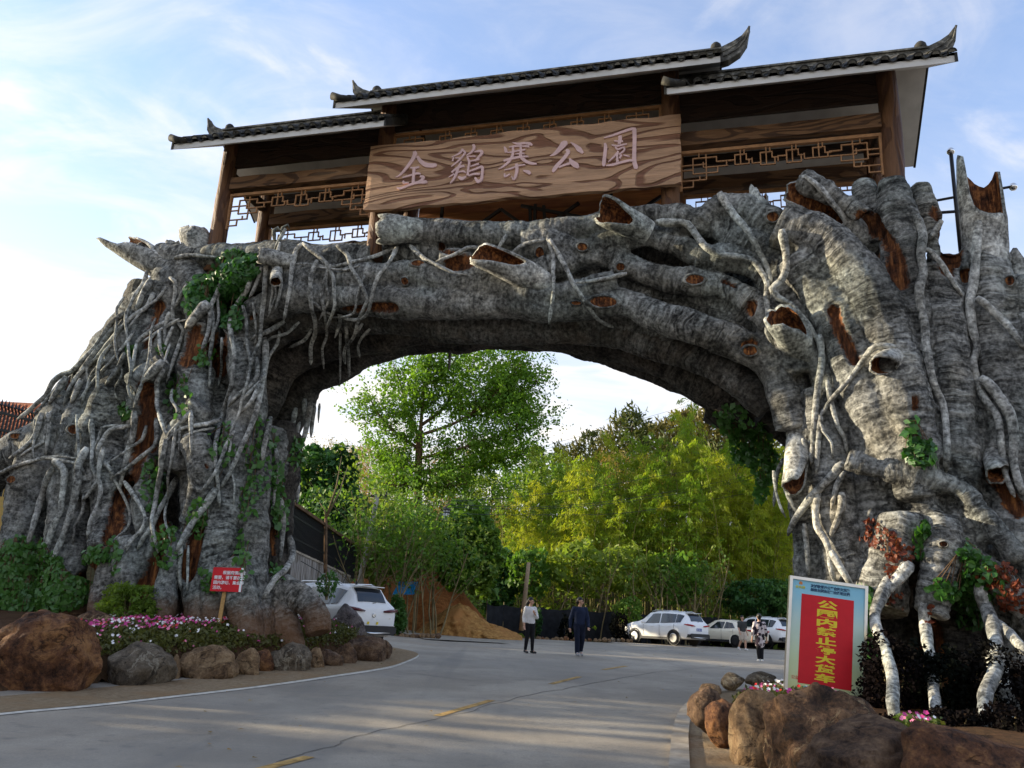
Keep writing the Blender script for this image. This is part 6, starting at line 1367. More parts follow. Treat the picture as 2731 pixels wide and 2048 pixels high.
def car(name, label, T, paint, loc, rz, plate=None, badge=False, spokes=10, darkrim=False, tilt=0., sc=1., rails=True):
    t = thing(name, label, 'car', loc, rz, None, tilt); t.scale = (sc, sc, sc)
    xs_ = np.unique(np.concatenate([np.linspace(T['X'][0], T['X'][-1], 46), T['X']])); g_ = lambda k, x: float(np.interp(x, T['X'], T[k]))
    def ring(x):
        lo, be, tp, hw, ht = (g_(k, x) for k in ('low', 'belt', 'top', 'hw', 'ht'))
        f = max(0., min(1, (tp-be)/.35)); r = []
        pts = [(0, lo), (hw*.86, lo), (hw*.97, lo+.08), (hw, (lo+be)*.48+.06), (hw*1.005, be-.22*(be-lo)), (hw*.985, be-.02), (hw*.955-.02*f, be+.03*f), (ht+(hw*.95-ht)*.06, tp-.10*f), (ht*.93, tp-.028*f), (ht*.72, tp-.004*f), (0, tp+.014)]
        return pts
    V = []; m_ = 11; Fc = []
    for x in xs_:
        p = ring(x); V += [(x, y, z) for y, z in p]+[(x, -y, z) for y, z in p[-2:0:-1]]
    N_ = 2*m_-2
    for i in range(len(xs_)-1):
        for k in range(N_): Fc.append((i*N_+k, i*N_+(k+1) % N_, (i+1)*N_+(k+1) % N_, (i+1)*N_+k)[::-1])
    Fc += [tuple(range(N_)), tuple((len(xs_)-1)*N_+k for k in range(N_))[::-1]]
    mb = MB(); mb.add(V, Fc); body = mb.build('body', paint, t)
    def side(x, f, s, out=.012):
        be, tp, hw, ht = (g_(k, x) for k in ('belt', 'top', 'hw', 'ht')); y0, z0 = hw*.955-.015, be+.035; y1, z1 = ht+.01, tp-.10
        return (x, s*(y0+(y1-y0)*f+out), z0+(z1-z0)*f+out*.4)
    for s in (1, -1):
        for x0, x1, kd in T['side']:
            mb = MB(); n = 8; V = []
            for i in range(n+1):
                for f in (0, 1):
                    a = x0+(x1-x0)*i/n
                    if kd == 'q' and f == 0: a = x1-(x1-x0)*(1-i/n)*.72
                    if kd == 'f' and f == 1: a = x0+(x1-x0-.42)*i/n
                    if kd == 'r' and f == 1 and 'q' not in [k[2] for k in T['side']]: a = x0+.34+(x1-x0-.34)*i/n
                    V.append(side(a, f*.92+.02, s))
            mb.add(V, [((2*i, 2*i+1, 2*i+3, 2*i+2) if s > 0 else (2*i, 2*i+2, 2*i+3, 2*i+1)) for i in range(n)]); mb.build('side_window', GLASS, t)
        # door seams and handles, sill, mirror
        for xd in (-.38, .72 if T is SUVT else .66, -1.35 if T is SUVT else -1.2):
            mb = MB(); q = [(xd, s*(g_('hw', xd)*1.004+.004), z) for z in np.linspace(g_('low', xd)+.12, g_('belt', xd)-.03, 5)]
            mb.bar(q[0], q[-1], .012, .006); mb.build('door_seam', BLACKP, t, False)
        for xd in (-1.05, .12):
            mb = MB(); mb.box(xd-.09, xd+.09, s*g_('hw', xd)*1.0-.01, s*(g_('hw', xd)*1.0)+.022*s if s > 0 else s*(g_('hw', xd)*1.0)+.012, g_('belt', xd)-.14, g_('belt', xd)-.105) if s > 0 else mb.box(xd-.09, xd+.09, -g_('hw', xd)-.024, -g_('hw', xd)+.01, g_('belt', xd)-.14, g_('belt', xd)-.105)
            mb.build('door_handle', paint, t, False)
        mb = MB(); mb.bar((-1.0, s*(g_('hw', 0)*.955), .31), (.98, s*(g_('hw', 0)*.955), .31), .07, .12); mb.build('sill_trim', BLACKP, t, False)
        mb = MB(); mb.tube([(.66, s*.86, 1.05 if T is SUVT else .97), (.68, s*.97, 1.10 if T is SUVT else 1.01), (.70, s*1.08, 1.10 if T is SUVT else 1.01)], [.03, .085, .07], 8, True, 0, 0, 0, (.6, 1)); mb.build('wing_mirror', paint, t)
        for ax in T['axle']:
            r = T['wr']; y = s*(g_('hw', ax)-.02)
            mb = MB(); n = 22; V = []
            for i in range(n+1):
                a = math.pi*(-.12+1.24*i/n)
                for q in (r+.015, r+.085): V.append((ax+math.cos(a)*q, y+s*.032, r+math.sin(a)*q))
            mb.add(V, [(2*i, 2*i+1, 2*i+3, 2*i+2) if s > 0 else (2*i, 2*i+2, 2*i+3, 2*i+1) for i in range(n)])
            mb.build('wheel_arch', BLACKP if T is SUVT else paint, t)
            mb = MB(); M_ = Matrix.Rotation(-s*math.pi/2, 4, 'X'); mb.lathe([(.02, -.2), (r+.03, -.2), (r+.035, .0), (.02, .0)], 22, (ax, y+s*.020, r), 0, M_); mb.build('wheel_well', IRON, t, False)
            wh = MB(); wh.lathe([(r*.64, -.10), (r*.93, -.10), (r, -.07), (r, .07), (r*.95, .10), (r*.66, .105)], 24, (ax, y-s*.05, r), 0, M_); wo2 = wh.build('wheel', RUBBER, t)
            rm = MB(); c = Vector((ax, y+s*.05, r))
            rm.lathe([(r*.60, -.02), (r*.67, -.02), (r*.67, .012), (r*.60, .012)], 24, c, 0, M_)
            rm.lathe([(.01, -.03), (.06, -.03), (.055, .006), (.01, .012)], 10, c, 0, M_)
            for k in range(spokes):
                a = 2*math.pi*k/spokes; e = Vector((math.cos(a), 0, math.sin(a))); rm.bar(c+e*.04-Vector((0, s*.012, 0)), c+e*r*.63-Vector((0, s*.004, 0)), .032, .016, (0, 1, 0))
            rm.build('rim', IRON if darkrim else RIMM, wo2)
            dk = MB(); dk.lathe([(.01, -.03), (r*.63, -.03), (r*.63, -.028), (.01, -.028)], 20, c-Vector((0, s*.02, 0)), 0, M_); dk.build('brake_disc', IRON, wo2)
    def face(x, yf, out=.012):
        ht = g_('ht', x); tp = g_('top', x); return (x+out*(-1 if x < 0 else 1)*.6, ht*.93*yf, tp+.014-.02*abs(yf)**3+out)
    for nm, (a, b), ins in (('rear_window', T['rw'], .86), ('windscreen', T['ws'], .93)):
        mb = MB(); n, q = 6, 8; V = []
        for i in range(n+1):
            x = a+(b-a)*(.06+.88*i/n)
            for j in range(q+1): V.append(face(x, (j/q*2-1)*ins))
        Fc = [(i*(q+1)+j, (i+1)*(q+1)+j, (i+1)*(q+1)+j+1, i*(q+1)+j+1) for i in range(n) for j in range(q)]
        mb.add(V, Fc); mb.build(nm, GLASS, t)
    xr = T['X'][0]; suv = T is SUVT
    mb = MB()
    if suv:
        pts = [(xr-.03, -.80, .52), (xr-.03, -.74, .36), (xr-.03, .74, .36), (xr-.03, .80, .52), (xr-.03, .72, .60), (xr-.03, -.72, .60)]
        lens(mb, pts, -.06 if True else .06); mb.box(xr-.05, xr+.25, -.86, .86, .40, .56); mb.build('rear_bumper', BLACKP, t, False)
        mb = MB(); mb.tube([(xr-.06, -.62, .42), (xr-.075, 0, .395), (xr-.06, .62, .42)], [.03, .035, .03], 8); mb.build('skid_plate', CHROME, t)
    else:
        mb.box(xr-.02, xr+.2, -.70, .70, .36, .42); mb.build('rear_bumper', BLACKP, t, False)
        mb = MB(); mb.box(xr-.03, xr+.02, -.60, .60, .80, .825); mb.build('boot_trim', CHROME, t, False)
    for s in (1, -1):
        mb = MB()
        if suv:
            mb.tube([(xr+.0, s*.36, .975), (xr-.015, s*.60, 1.0), (xr+.05, s*.84, 1.02), (xr+.26, s*.915, 1.045)], [.045, .085, .095, .03], 8, True, 0, 0, 0, (1, .55))
        else: mb.tube([(xr-.0, s*.44, .86), (xr-.005, s*.64, .875), (xr+.07, s*.83, .90), (xr+.30, s*.915, .92)], [.05, .085, .09, .03], 8, True, 0, 0, 0, (1, .6))
        mb.build('tail_light', LAMPR if not badge else LAMPD, t)
        if suv:
            mb = MB(); mb.box(xr-.055, xr+.0, s*.56-.17, s*.56+.17, .50, .575); mb.build('reflector', LAMPD, t, False)
            mb = MB(); mb.bar((xr-.065, s*.36, .47), (xr-.06, s*.46, .585), .03, .02); mb.bar((xr-.06, s*.46, .585), (xr-.05, s*.76, .60), .025, .02); mb.build('bumper_trim', CHROME, t, False)
        mb = MB(); xf = T['X'][-1]; zf = g_('belt', xf-.18)
        mb.tube([(xf-.06, s*.48, zf-.04), (xf-.14, s*.70, zf-.01), (xf-.42, s*.875, zf+.04)], [.05, .085, .03], 8, True, 0, 0, 0, (1, .7)); mb.build('headlight', LAMPW, t)
        if rails and suv:
            mb = MB(); mb.tube([(-1.55, s*.60, 1.66), (-1.4, s*.615, 1.715), (.1, s*.63, 1.73), (.35, s*.63, 1.67)], [.018]*4, 6); mb.build('roof_rail', CHROME, t)
    mb = MB(); xf = T['X'][-1]; mb.box(xf-.10, xf+.02, -.42, .42, .46, .62); mb.build('grille', BLACKP, t, False)
    if suv:
        mb = MB(); mb.box(-2.02, -1.80, -.56, .56, 1.625, 1.645); mb.build('roof_spoiler', paint, t, False)
        mb = MB(); mb.lathe([(.001, .10), (.02, .09), (.035, 0)][::-1], 8, (-1.45, 0, 1.68)); mb.build('aerial_fin', BLACKP, t)
        mb = MB(); mb.bar((xr+.095, -.02, 1.19), (xr+.16, -.30, 1.22), .02, .015); mb.build('rear_wiper', BLACKP, t, False)
    zp = .50 if suv else .62; xp = xr-.068 if suv else xr-.025
    if badge: zp = .50
    elif suv: zp = .80; xp = xr-.012
    mb = MB(); mb.box(xp, xp+.012, -.22, .22, zp-.07, zp+.07); pl = mb.build('number_plate', PLATE, t, False)
    if plate:
        o = text('plate_print', plate, .105, INKW, pl, (xp-.004, .205, zp-.038), (math.pi/2, 0, -math.pi/2), .0015, 'LEFT', wmax=.41)
    if badge:
        mb = MB(); M_ = Matrix.Rotation(-math.pi/2, 4, 'Y')
        mb.lathe([(.045, .0), (.062, .0), (.062, .012), (.045, .012)], 14, (xr-.008, 0, .87), 0, M_); mb.bar((xr-.014, -.04, .84), (xr-.014, .03, .905), .02, .01); mb.build('tailgate_badge', CHROME, t)
        for yy, zz, ww in ((.52, .80, .16), (-.62, .80, .06)):
            mb = MB(); mb.box(xr-.012, xr+.01, yy-ww/2, yy+ww/2, zz-.012, zz+.012); mb.build('model_lettering', CHROME, t, False)
        mb = MB()
        for r_ in range(2):
            for c_ in range(4): mb.box(xr-.018, xr+.01, .56+c_*.055, .595+c_*.055, .655-r_*.05, .692-r_*.05)
        mb.build('sticker', BLACKP, t, False)
        for yy in (.20, -.14):
            mb = MB(); lens(mb, [(xr-.012, yy-.04, .63), (xr-.012, yy+.04, .63), (xr-.012, yy+.015, .70), (xr-.012, yy-.05, .70)], -.003); mb.build('sticker', YELT, t, False)
    return t
def text(name, s, size, mat, parent, loc, rot, ext=.002, align='CENTER', wmax=None, sx=1., bold=0., kind=None):
    cu = bpy.data.curves.new(name, 'FONT'); cu.body = s; cu.size = size; cu.extrude = ext; cu.align_x = align; cu.resolution_u = 3; cu.offset = bold
    o = bpy.data.objects.new(name, cu); COL.objects.link(o)
    dg = bpy.context.evaluated_depsgraph_get(); me = bpy.data.meshes.new_from_object(o.evaluated_get(dg)); bpy.data.objects.remove(o)
    o = link(name, me, mat, parent, False)
    if wmax is not None and len(me.vertices):
        xs_ = [v.co.x for v in me.vertices]; sx = wmax/(max(xs_)-min(xs_))
    o.location = loc; o.rotation_euler = rot; o.scale = (sx, 1, 1); return o
def car_at(x, y, Y, dz=0.): a = at(x, y, Y); return Vector((a.x, Y, a.z+dz))
def face_dir(dx, dy): return math.atan2(dy, dx)
# white hatchback seen from behind, nose to the left and away
a = car_at(800, 1388, 23.9); rz = math.radians(142)
c, s = math.cos(rz), math.sin(rz); off = Vector((-1.33*c+.9*s, -1.33*s-.9*c, 0))
car('parked_car', 'white hatchback parked behind the flower bed, its tail and blue plate towards the road', SUVT, CARW, a-off*1.0+Vector((.06, .0, -.12)), rz, '赣U·W7976', True, sc=.98)
def park(name, label, T, paint, xf, xr_, y, Y, rz, **k):
    a = car_at((xf+xr_)/2, y, Y); return car(name, label, T, paint, a, math.radians(rz), **k)
park('parked_car', 'white sport utility car in front of the bamboo, nearest the men walking', SUVT, CARW, 1362, 1510, 1391, 46.6, 130, plate='赣A·8K215', sc=1.02)
park('parked_car', 'white saloon car with sun warmth in its paint colour, parked behind the boy in shorts', SEDT, CARW_SUN, 1500, 1640, 1396, 49.5, 126, darkrim=True, spokes=12, sc=1.02)
park('parked_car', 'white sport utility car half hidden behind the woman in the patterned dress', SUVT, CARW, 1582, 1700, 1397, 50.5, 122, plate='赣C·50R62', spokes=6, darkrim=True)
park('parked_car', 'silver-blue car at the end of the row, cut off by the billboard', SUVT, CARS, 1655, 1760, 1400, 53.5, 126, spokes=8)
# ------------------------------------------------------------------ people
SKIN = plain('skin', (.52, .30, .20), .55, .3, var=.06); HAIR = plain('black_hair', (.012, .010, .009), .5, .3)
def cloth(n, c): return plain(n, c, .85, .15, var=.1, scale=9)
C_WHITE = cloth('white_knit', (.70, .68, .66)); C_BLACK = cloth('black_cloth', (.014, .014, .016)); C_NAVY = cloth('navy_cloth', (.018, .026, .055)); C_NAVY2 = cloth('dark_navy_cloth', (.012, .016, .032)); C_GREY = cloth('charcoal_tee', (.05, .052, .05)); C_BEIGE = cloth('beige_shorts', (.50, .42, .34)); SHOEW = plain('white_shoe', (.62, .62, .60), .6, .3); SHOEG = plain('grey_shoe', (.32, .32, .33), .6, .3); SHOEB = plain('black_shoe', (.015, .014, .014), .5, .4)
def patt():
    t = NT('patterned_print'); p = t.obj(); v = t.n('ShaderNodeTexVoronoi'); v.distance = 'CHEBYCHEV'; t.l(p, v.inputs['Vector']); v.inputs['Scale'].default_value = 11
    c = t.ramp(v.outputs['Color'], [(.30, (.02, .018, .022)), (.5, (.05, .035, .05)), (.55, (.42, .33, .34)), (.75, (.62, .55, .54))]); return t.fin(c, .85, None, .1)
C_PATT = patt()
def cap(mb, a, b, ra, rb, n=10, ex=1., ey=1., k=5):
    """tapered capsule from a to b; ex, ey squash it sideways and in depth"""
    a = Vector(a); b = Vector(b); d = b-a; L = d.length; d = d.normalized() if L > 1e-6 else Vector((0, 0, 1)); P = []; R_ = []
    for i in range(k): q = math.pi/2*(1-i/k); P.append(a-d*ra*math.sin(q)); R_.append(max(ra*math.cos(q), .002))
    P.append(a); R_.append(ra); P.append(b); R_.append(rb)
    for i in range(1, k+1): q = math.pi/2*i/k; P.append(b+d*rb*math.sin(q)); R_.append(max(rb*math.cos(q), .002))
    x = d.cross(Vector((0, 1, 0))); x = x if x.length > .2 else Vector((1, 0, 0)); x.normalize(); y = x.cross(d)
    V = [p+x*math.cos(2*math.pi*j/n)*r*ex+y*math.sin(2*math.pi*j/n)*r*ey for p, r in zip(P, R_) for j in range(n)]
    m_ = len(P); Fc = [(i*n+j, i*n+(j+1) % n, (i+1)*n+(j+1) % n, (i+1)*n+j) for i in range(m_-1) for j in range(n)]+[tuple(range(n))[::-1], tuple((m_-1)*n+j for j in range(n))]
    mb.add(V, Fc)
def person(label, loc, rz, H, J, top, topm, bot, botm, shoe, hair='short', head_turn=0., female=False, dress=False, group=None, seed=0):
    """J: joints in units of body height, facing -y: sh(oulder), el(bow), wr(ist), hip, kn(ee), an(kle) for L and R; top/bot: clothing styles"""
    t = thing('person', label, 'person', loc, rz, group); S_ = H
    def v(k): return Vector(J[k])*S_
    skin = MB(); sw = .112 if not female else .098
    neck = Vector((J['neck'][0], J['neck'][1], .835))*S_; chest = Vector((J['neck'][0]*.9, J['neck'][1], .74))*S_; pel = Vector((J['pel'][0], J['pel'][1], .53))*S_; hd = Vector(J['head'])*S_
    cap(skin, pel, pel+(chest-pel)*.45, .078*S_, .074*S_, 14, 1.1, .72); cap(skin, pel+(chest-pel)*.4, chest, .072*S_, .086*S_, 14, 1.15, .72)
    cap(skin, chest, neck, .06*S_, .036*S_, 10); cap(skin, neck, hd-Vector((0, 0, .03*S_)), .032*S_, .03*S_)
    Hm = Matrix.Rotation(head_turn, 4, 'Z'); hv = lambda x, y, z: hd+(Hm @ Vector((x, y, z)))*S_
    cap(skin, hv(0, .004, .018), hv(0, .008, .022), .054*S_, .054*S_, 14, .86, 1.02); cap(skin, hv(0, -.018, -.022), hv(0, -.016, -.03), .035*S_, .028*S_, 12, .9, 1)
    cap(skin, hv(0, -.052, .008), hv(0, -.062, -.008), .006*S_, .010*S_, 8, .8, 1); cap(skin, hv(0, -.048, -.028), hv(0, -.047, -.028), .010*S_, .010*S_, 8, 1.3, .7)
    for s in (1, -1): cap(skin, hv(.047*s, .008, .004), hv(.050*s, .010, .018), .010*S_, .012*S_, 8, .5, 1)
    for s, k in ((1, 'L'), (-1, 'R')):
        sh, el, wr = v('sh'+k), v('el'+k), v('wr'+k); cap(skin, chest+Vector((0, 0, .03*S_)), sh, .045*S_, .036*S_); cap(skin, sh, el, .034*S_, .025*S_); cap(skin, el, wr, .025*S_, .016*S_)
        hp, kn, an = v('hip'+k), v('kn'+k), v('an'+k); cap(skin, hp, kn, .056*S_, .036*S_); cap(skin, kn, kn+(an-kn)*.35, .036*S_, .034*S_); cap(skin, kn+(an-kn)*.35, an, .034*S_, .021*S_)
        toe = v('toe'+k); cap(skin, an, toe, .022*S_, .018*S_)
        # hand: palm, four fingers of different lengths, thumb from the side of the palm
        d = (wr-el).normalized(); hx = Vector(J.get('palm'+k, (s*.2, -1, 0))).normalized(); hx = (hx-d*hx.dot(d)).normalized(); sd = d.cross(hx)
        pc = wr+d*.045*S_; cap(skin, wr, pc, .016*S_, .019*S_, 8, 1, .75)
        for q, (o_, ln) in enumerate(((-.015, .036), (-.005, .042), (.005, .039), (.015, .030))):
            b0 = pc+sd*o_*S_+d*.008*S_; b1 = b0+(d*.9+hx*.25).normalized()*ln*.55*S_; b2 = b1+(d*.6+hx*.75).normalized()*ln*.5*S_; cap(skin, b0, b1, .0066*S_, .0060*S_, 6, 1, 1, 3); cap(skin, b1, b2, .0060*S_, .0050*S_, 6, 1, 1, 3)
        b0 = wr+d*.018*S_-sd*.014*S_*s; b1 = b0+(d*.6-sd*s*.7+hx*.4).normalized()*.026*S_; cap(skin, b0, b1, .008*S_, .0066*S_, 6, 1, 1, 3); cap(skin, b1, b1+(d*.85+hx*.5).normalized()*.022*S_, .0066*S_, .0055*S_, 6, 1, 1, 3)
    me = remesh(skin, .0062*S_, 2); me.name = 'body'; link('body', me, SKIN, t)
    e = 0.010*S_; sk = MB()
    for s in (1, -1): cap(sk, hv(.020*s, -.046, .010), hv(.020*s, -.047, .010), .0065*S_, .0065*S_, 8); 
    sk.build('eyes', HAIR, t)
    hb = MB(); cap(hb, hv(0, .012, .034), hv(0, .016, .03), .058*S_, .058*S_, 14, .90, 1.0); cap(hb, hv(0, .036, .0), hv(0, .034, -.015), .042*S_, .036*S_, 12, 1.05, .8)
    if hair == 'tail': cap(hb, hv(0, .06, .015), hv(0, .085, -.05), .026*S_, .022*S_); cap(hb, hv(0, .085, -.05), hv(0, .09, -.115), .022*S_, .008*S_)
    if hair == 'tied': cap(hb, hv(0, .05, .04), hv(0, .062, .045), .03*S_, .028*S_)
    mh = remesh(hb, .007*S_, 2); mh.name = 'hair'
    link('hair', mh, HAIR, t)
    tb = MB(); g = 1.14; waist = pel+Vector((0, 0, -.035 if not dress else -.22))*S_
    cap(tb, pel+(chest-pel)*.35, chest, .086*S_, .098*S_, 16, 1.14, .76); cap(tb, waist+Vector((0, 0, .055*S_)), pel+(chest-pel)*.4, (.092 if not dress else .094)*S_, .088*S_, 16, 1.14, .80, 2); cap(tb, chest, neck-Vector((0, 0, .018*S_)), .07*S_, .046*S_, 12, 1.05, .85)
    for s, k in ((1, 'L'), (-1, 'R')):
        sh, el, wr = v('sh'+k), v('el'+k), v('wr'+k); cap(tb, chest+Vector((0, 0, .03*S_)), sh, .055*S_, .046*S_)
        f = {'long': 1., 'three': .55, 'short': 0.}[top]
        if f: cap(tb, sh, el, .045*S_, .038*S_); cap(tb, el, el+(wr-el)*(f-.03), .037*S_, .030*S_, 10, 1, 1, 2)
        else: cap(tb, sh, sh+(el-sh)*.72, .046*S_, .045*S_, 10, 1, 1, 2)
    mt = remesh(tb, .0085*S_, 2); mt.name = 'shirt'
    link('dress' if dress else 'shirt', mt, topm, t)
    bb = MB(); cap(bb, pel+Vector((0, 0, -.01*S_)), pel+Vector((0, 0, .03*S_)), .088*S_, .084*S_, 14, 1.1, .78)
    for k in 'LR':
        hp, kn, an = v('hip'+k), v('kn'+k), v('an'+k)
        if bot == 'long': cap(bb, hp, kn, .066*S_, .049*S_); cap(bb, kn, an+(kn-an)*.08, .049*S_, .041*S_, 10, 1, 1, 2)
        elif bot == 'slim': cap(bb, hp, kn, .06*S_, .042*S_); cap(bb, kn, an+(kn-an)*.1, .041*S_, .030*S_, 10, 1, 1, 2)
        else: cap(bb, hp, hp+(kn-hp)*.8, .070*S_, .066*S_, 12, 1, 1, 2)
        sb = MB(); an = v('an'+k); toe = v('toe'+k); d = (toe-an); d.z = 0; d.normalize(); heel = an-d*.022*S_+Vector((0, 0, -.016*S_))
        lo = min(heel.z, toe.z)
        cap(sb, heel, toe, .027*S_, .023*S_, 10, 1, .9); cap(sb, an, an+(toe-an)*.3, .027*S_, .027*S_)
        ms = remesh(sb, .0075*S_, 1); ms.name = 'shoe'
        link('shoe', ms, shoe, t)
    mb_ = remesh(bb, .0085*S_, 2); mb_.name = 'trousers'; link('shorts' if bot == 'shorts' else 'trousers', mb_, botm, t)
    return t
def base(**k):
    J = dict(neck=(0, 0), pel=(0, 0), head=(0, -.008, .925), shL=(.105, 0, .80), shR=(-.105, 0, .80), elL=(.135, .01, .62), elR=(-.135, .01, .62), wrL=(.14, -.04, .47), wrR=(-.14, -.04, .47), hipL=(.052, 0, .51), hipR=(-.052, 0, .51), knL=(.055, -.01, .285), knR=(-.055, -.01, .285), anL=(.057, .01, .045), anR=(-.057, .01, .045), toeL=(.065, -.095, .02), toeR=(-.065, -.095, .02))
    J.update(k); return J
a = at(1142, 1411, 26)
person('woman in white top and black trousers with dark ponytail, one hand raised to her chest', (a.x, 26, a.z), math.radians(28), 1.64, base(shL=(.092, 0, .80), shR=(-.092, 0, .80), elL=(.13, -.03, .65), wrL=(.02, -.13, .715), palmL=(0, 0, 1), elR=(-.12, .02, .63), wrR=(-.135, -.03, .49), knL=(.05, -.03, .285), anL=(.055, -.03, .045), toeL=(.07, -.125, .02), anR=(-.05, .05, .05), toeR=(-.06, -.05, .02), head=(.0, -.01, .925)), 'three', C_WHITE, 'slim', C_BLACK, SHOEB, 'tail', math.radians(40), True)
a = at(1250, 1417, 25.6)
person('man in navy striped jacket and dark trousers striding over the road, looking aside', (a.x, 25.6, a.z), math.radians(12), 1.70, base(elL=(.15, -.01, .63), wrL=(.135, -.10, .50), elR=(-.15, .05, .63), wrR=(-.155, .04, .48), knR=(-.05, -.05, .285), anR=(-.05, -.06, .045), toeR=(-.055, -.165, .022), knL=(.06, .0, .29), anL=(.075, .14, .075), toeL=(.08, .05, .02), neck=(0, -.01), head=(.0, -.02, .925)), 'long', C_NAVY, 'long', C_NAVY2, SHOEG, 'short', math.radians(55))
a = at(1605, 1405, 42)
person('boy in charcoal tee and pale shorts walking in front of the white saloon', (a.x, 42, a.z), math.radians(15), 1.66, base(elL=(.14, .03, .62), wrL=(.16, .0, .49), elR=(-.14, -.02, .63), wrR=(-.14, -.09, .51), knR=(-.05, .0, .285), anR=(-.06, .13, .085), toeR=(-.06, .05, .02), knL=(.05, -.06, .285), anL=(.045, -.08, .045), toeL=(.045, -.185, .025)), 'short', C_GREY, 'shorts', C_BEIGE, SHOEW, 'short', 0.)
a = at(1643, 1430, 29.4)
person('woman in a long patterned dress over black leggings, seen from behind by the billboard', (a.x, 29.4, a.z), math.radians(176), 1.60, base(shL=(.095, 0, .80), shR=(-.095, 0, .80), elL=(.14, .01, .63), wrL=(.15, -.04, .47), elR=(-.14, .01, .63), wrR=(-.15, -.03, .47), anL=(.035, .0, .045), anR=(-.03, .02, .045), knL=(.042, 0, .285), knR=(-.04, 0, .285), toeL=(.04, -.095, .02), toeR=(-.035, -.075, .02)), 'three', C_PATT, 'slim', C_BLACK, SHOEW, 'tied', 0., True, True)
# ------------------------------------------------------------------ signs and street furniture
a = at(1690, 1492, 13.0); lean = math.radians(5.6)
bb = thing('billboard', 'leaning framed billboard with a red panel of large yellow characters, standing before the trunk roots', 'billboard', (a.x+.02, 13.0, a.z-.02), -.12); bb.rotation_euler = (0, lean, -.12)
BWD, BHT = 1.17, 1.74
def grad():
    t = NT('printed_sky_poster'); z = t.n('ShaderNodeSeparateXYZ'); t.l(t.obj(), z.inputs[0])
    c = t.ramp(t.rng(z.outputs[2], 0, BHT, 0, 1, 'LINEAR'), [(0., (.60, .62, .26)), (.30, (.56, .66, .40)), (.62, (.50, .66, .60)), (.86, (.26, .58, .72)), (1., (.20, .52, .70))])
    c = t.mix(t.rng(t.noise(t.obj(), 3, 4), .5, .75, 0, .35), c, (.66, .76, .72)); return t.fin(c, .32, None, .5)
mb = MB(); mb.box(.04, BWD-.04, -.02, .04, .04, BHT-.04); mb.build('poster', grad(), bb, False)
for x0, x1, z0, z1 in ((0, .045, 0, BHT), (BWD-.045, BWD, 0, BHT), (.046, BWD-.046, 0, .045), (.046, BWD-.046, BHT-.045, BHT)):
    mb = MB(); mb.box(x0, x1, -.045, .06, z0, z1); mb.build('frame', CHROME, bb, False)
for x in (.022, BWD-.022): mb = MB(); mb.box(x-.02, x+.02, -.02, .03, -.6, -.002); mb.build('leg', CHROME, bb, False)
PX0, PX1, PZ0, PZ1 = .19, .97, .17, 1.49
mb = MB(); mb.box(PX0, PX1, -.0245, -.021, PZ0, PZ1); rp_ = mb.build('red_panel', REDB, bb, False)
n = 9; st = (PZ1-PZ0-.10)/n
for i, ch in enumerate('公园内禁止停大货车'):
    text('character', ch, .122, YELT, rp_, ((PX0+PX1)/2+.0, -.026, PZ1-.05-st*(i+1)+.022), (math.pi/2, 0, 0), .0015, 'CENTER', wmax=.30, bold=.0048)
for r, row in enumerate(('友诚敬爱法公平自和文民富', '善信业国治正等由谐明主强')):
    for i, ch in enumerate(row): text('small_character', ch, .052, INKB, bb, (.345+.049*i, -.024, 1.61-.058*r), (math.pi/2, 0, 0), .0012, 'CENTER', bold=.0018)
mb = MB(); lens(mb, [(.145, -.0212, 1.625), (.195, -.0212, 1.625), (.195, -.0212, 1.66), (.17, -.0212, 1.675), (.145, -.0212, 1.66)], .003); mb.build('emblem', plain('emblem_orange', (.65, .22, .06), .5), bb, False)
text('emblem_print', '金鸡寨', .05, plain('emblem_yellow', (.62, .58, .06), .5), bb, (.165, -.0235, 1.565), (math.pi/2, 0, 0), .0012, 'CENTER', bold=.001)
text('side_print', '公益', .06, REDB, bb, (.15, -.0235, .22), (math.pi/2, 0, 0), .001, 'CENTER')
mb = MB(); V = [(.24+.74*i/12, -.0225, .10+.03*math.sin(i*.9)) for i in range(13)]
for p, q in zip(V, V[1:]): mb.bar(p, q, .03, .003, (0, 1, 0))
mb.build('painted_river', plain('poster_teal', (.16, .50, .46), .4), bb, False)
mb = MB(); lens(mb, [(.70, -.0235, .075), (.98, -.0235, .06), (.96, -.0235, .09), (.90, -.0235, .12), (.88, -.0235, .105), (.81, -.0235, .15), (.77, -.0235, .12)], .003); mb.build('painted_hill', plain('poster_dark_teal', (.03, .22, .17), .4), bb, False)
# red notice on a stake
p = at(470, 1366, 17.1); q = at(484, 1279, 17.1); zb = bedL(p.x, 17.1)
rn = thing('notice_sign', 'small red notice with white writing on a tilted timber stake among the flowers', 'sign', (p.x, 17.1, p.z-.15)); o = Vector((p.x, 17.1, p.z-.15))
mb = MB(); ax = (q-p).normalized(); mb.bar(p-o-ax*.2, q-o+ax*.3+Vector((0, .03, 0)), .075, .03, (0, 1, 0)); mb.build('stake', W_STAKE, rn, False)
cs = [at(453, 1276.5, 17.05), at(520, 1279, 17.05), at(526.5, 1227, 17.05), at(461.5, 1225, 17.05)]; cs = [Vector((c.x, 17.05, c.z))-o for c in cs]
mb = MB(); V = cs+[c+Vector((0, .025, 0)) for c in cs]; mb.add(V, [(0, 1, 2, 3), (7, 6, 5, 4), (0, 4, 5, 1), (1, 5, 6, 2), (2, 6, 7, 3), (3, 7, 4, 0)]); bo = mb.build('board', REDB, rn, False)
ex = (cs[1]-cs[0]); ey = (cs[3]-cs[0]); ang_ = -math.atan2(ex.z, ex.x)
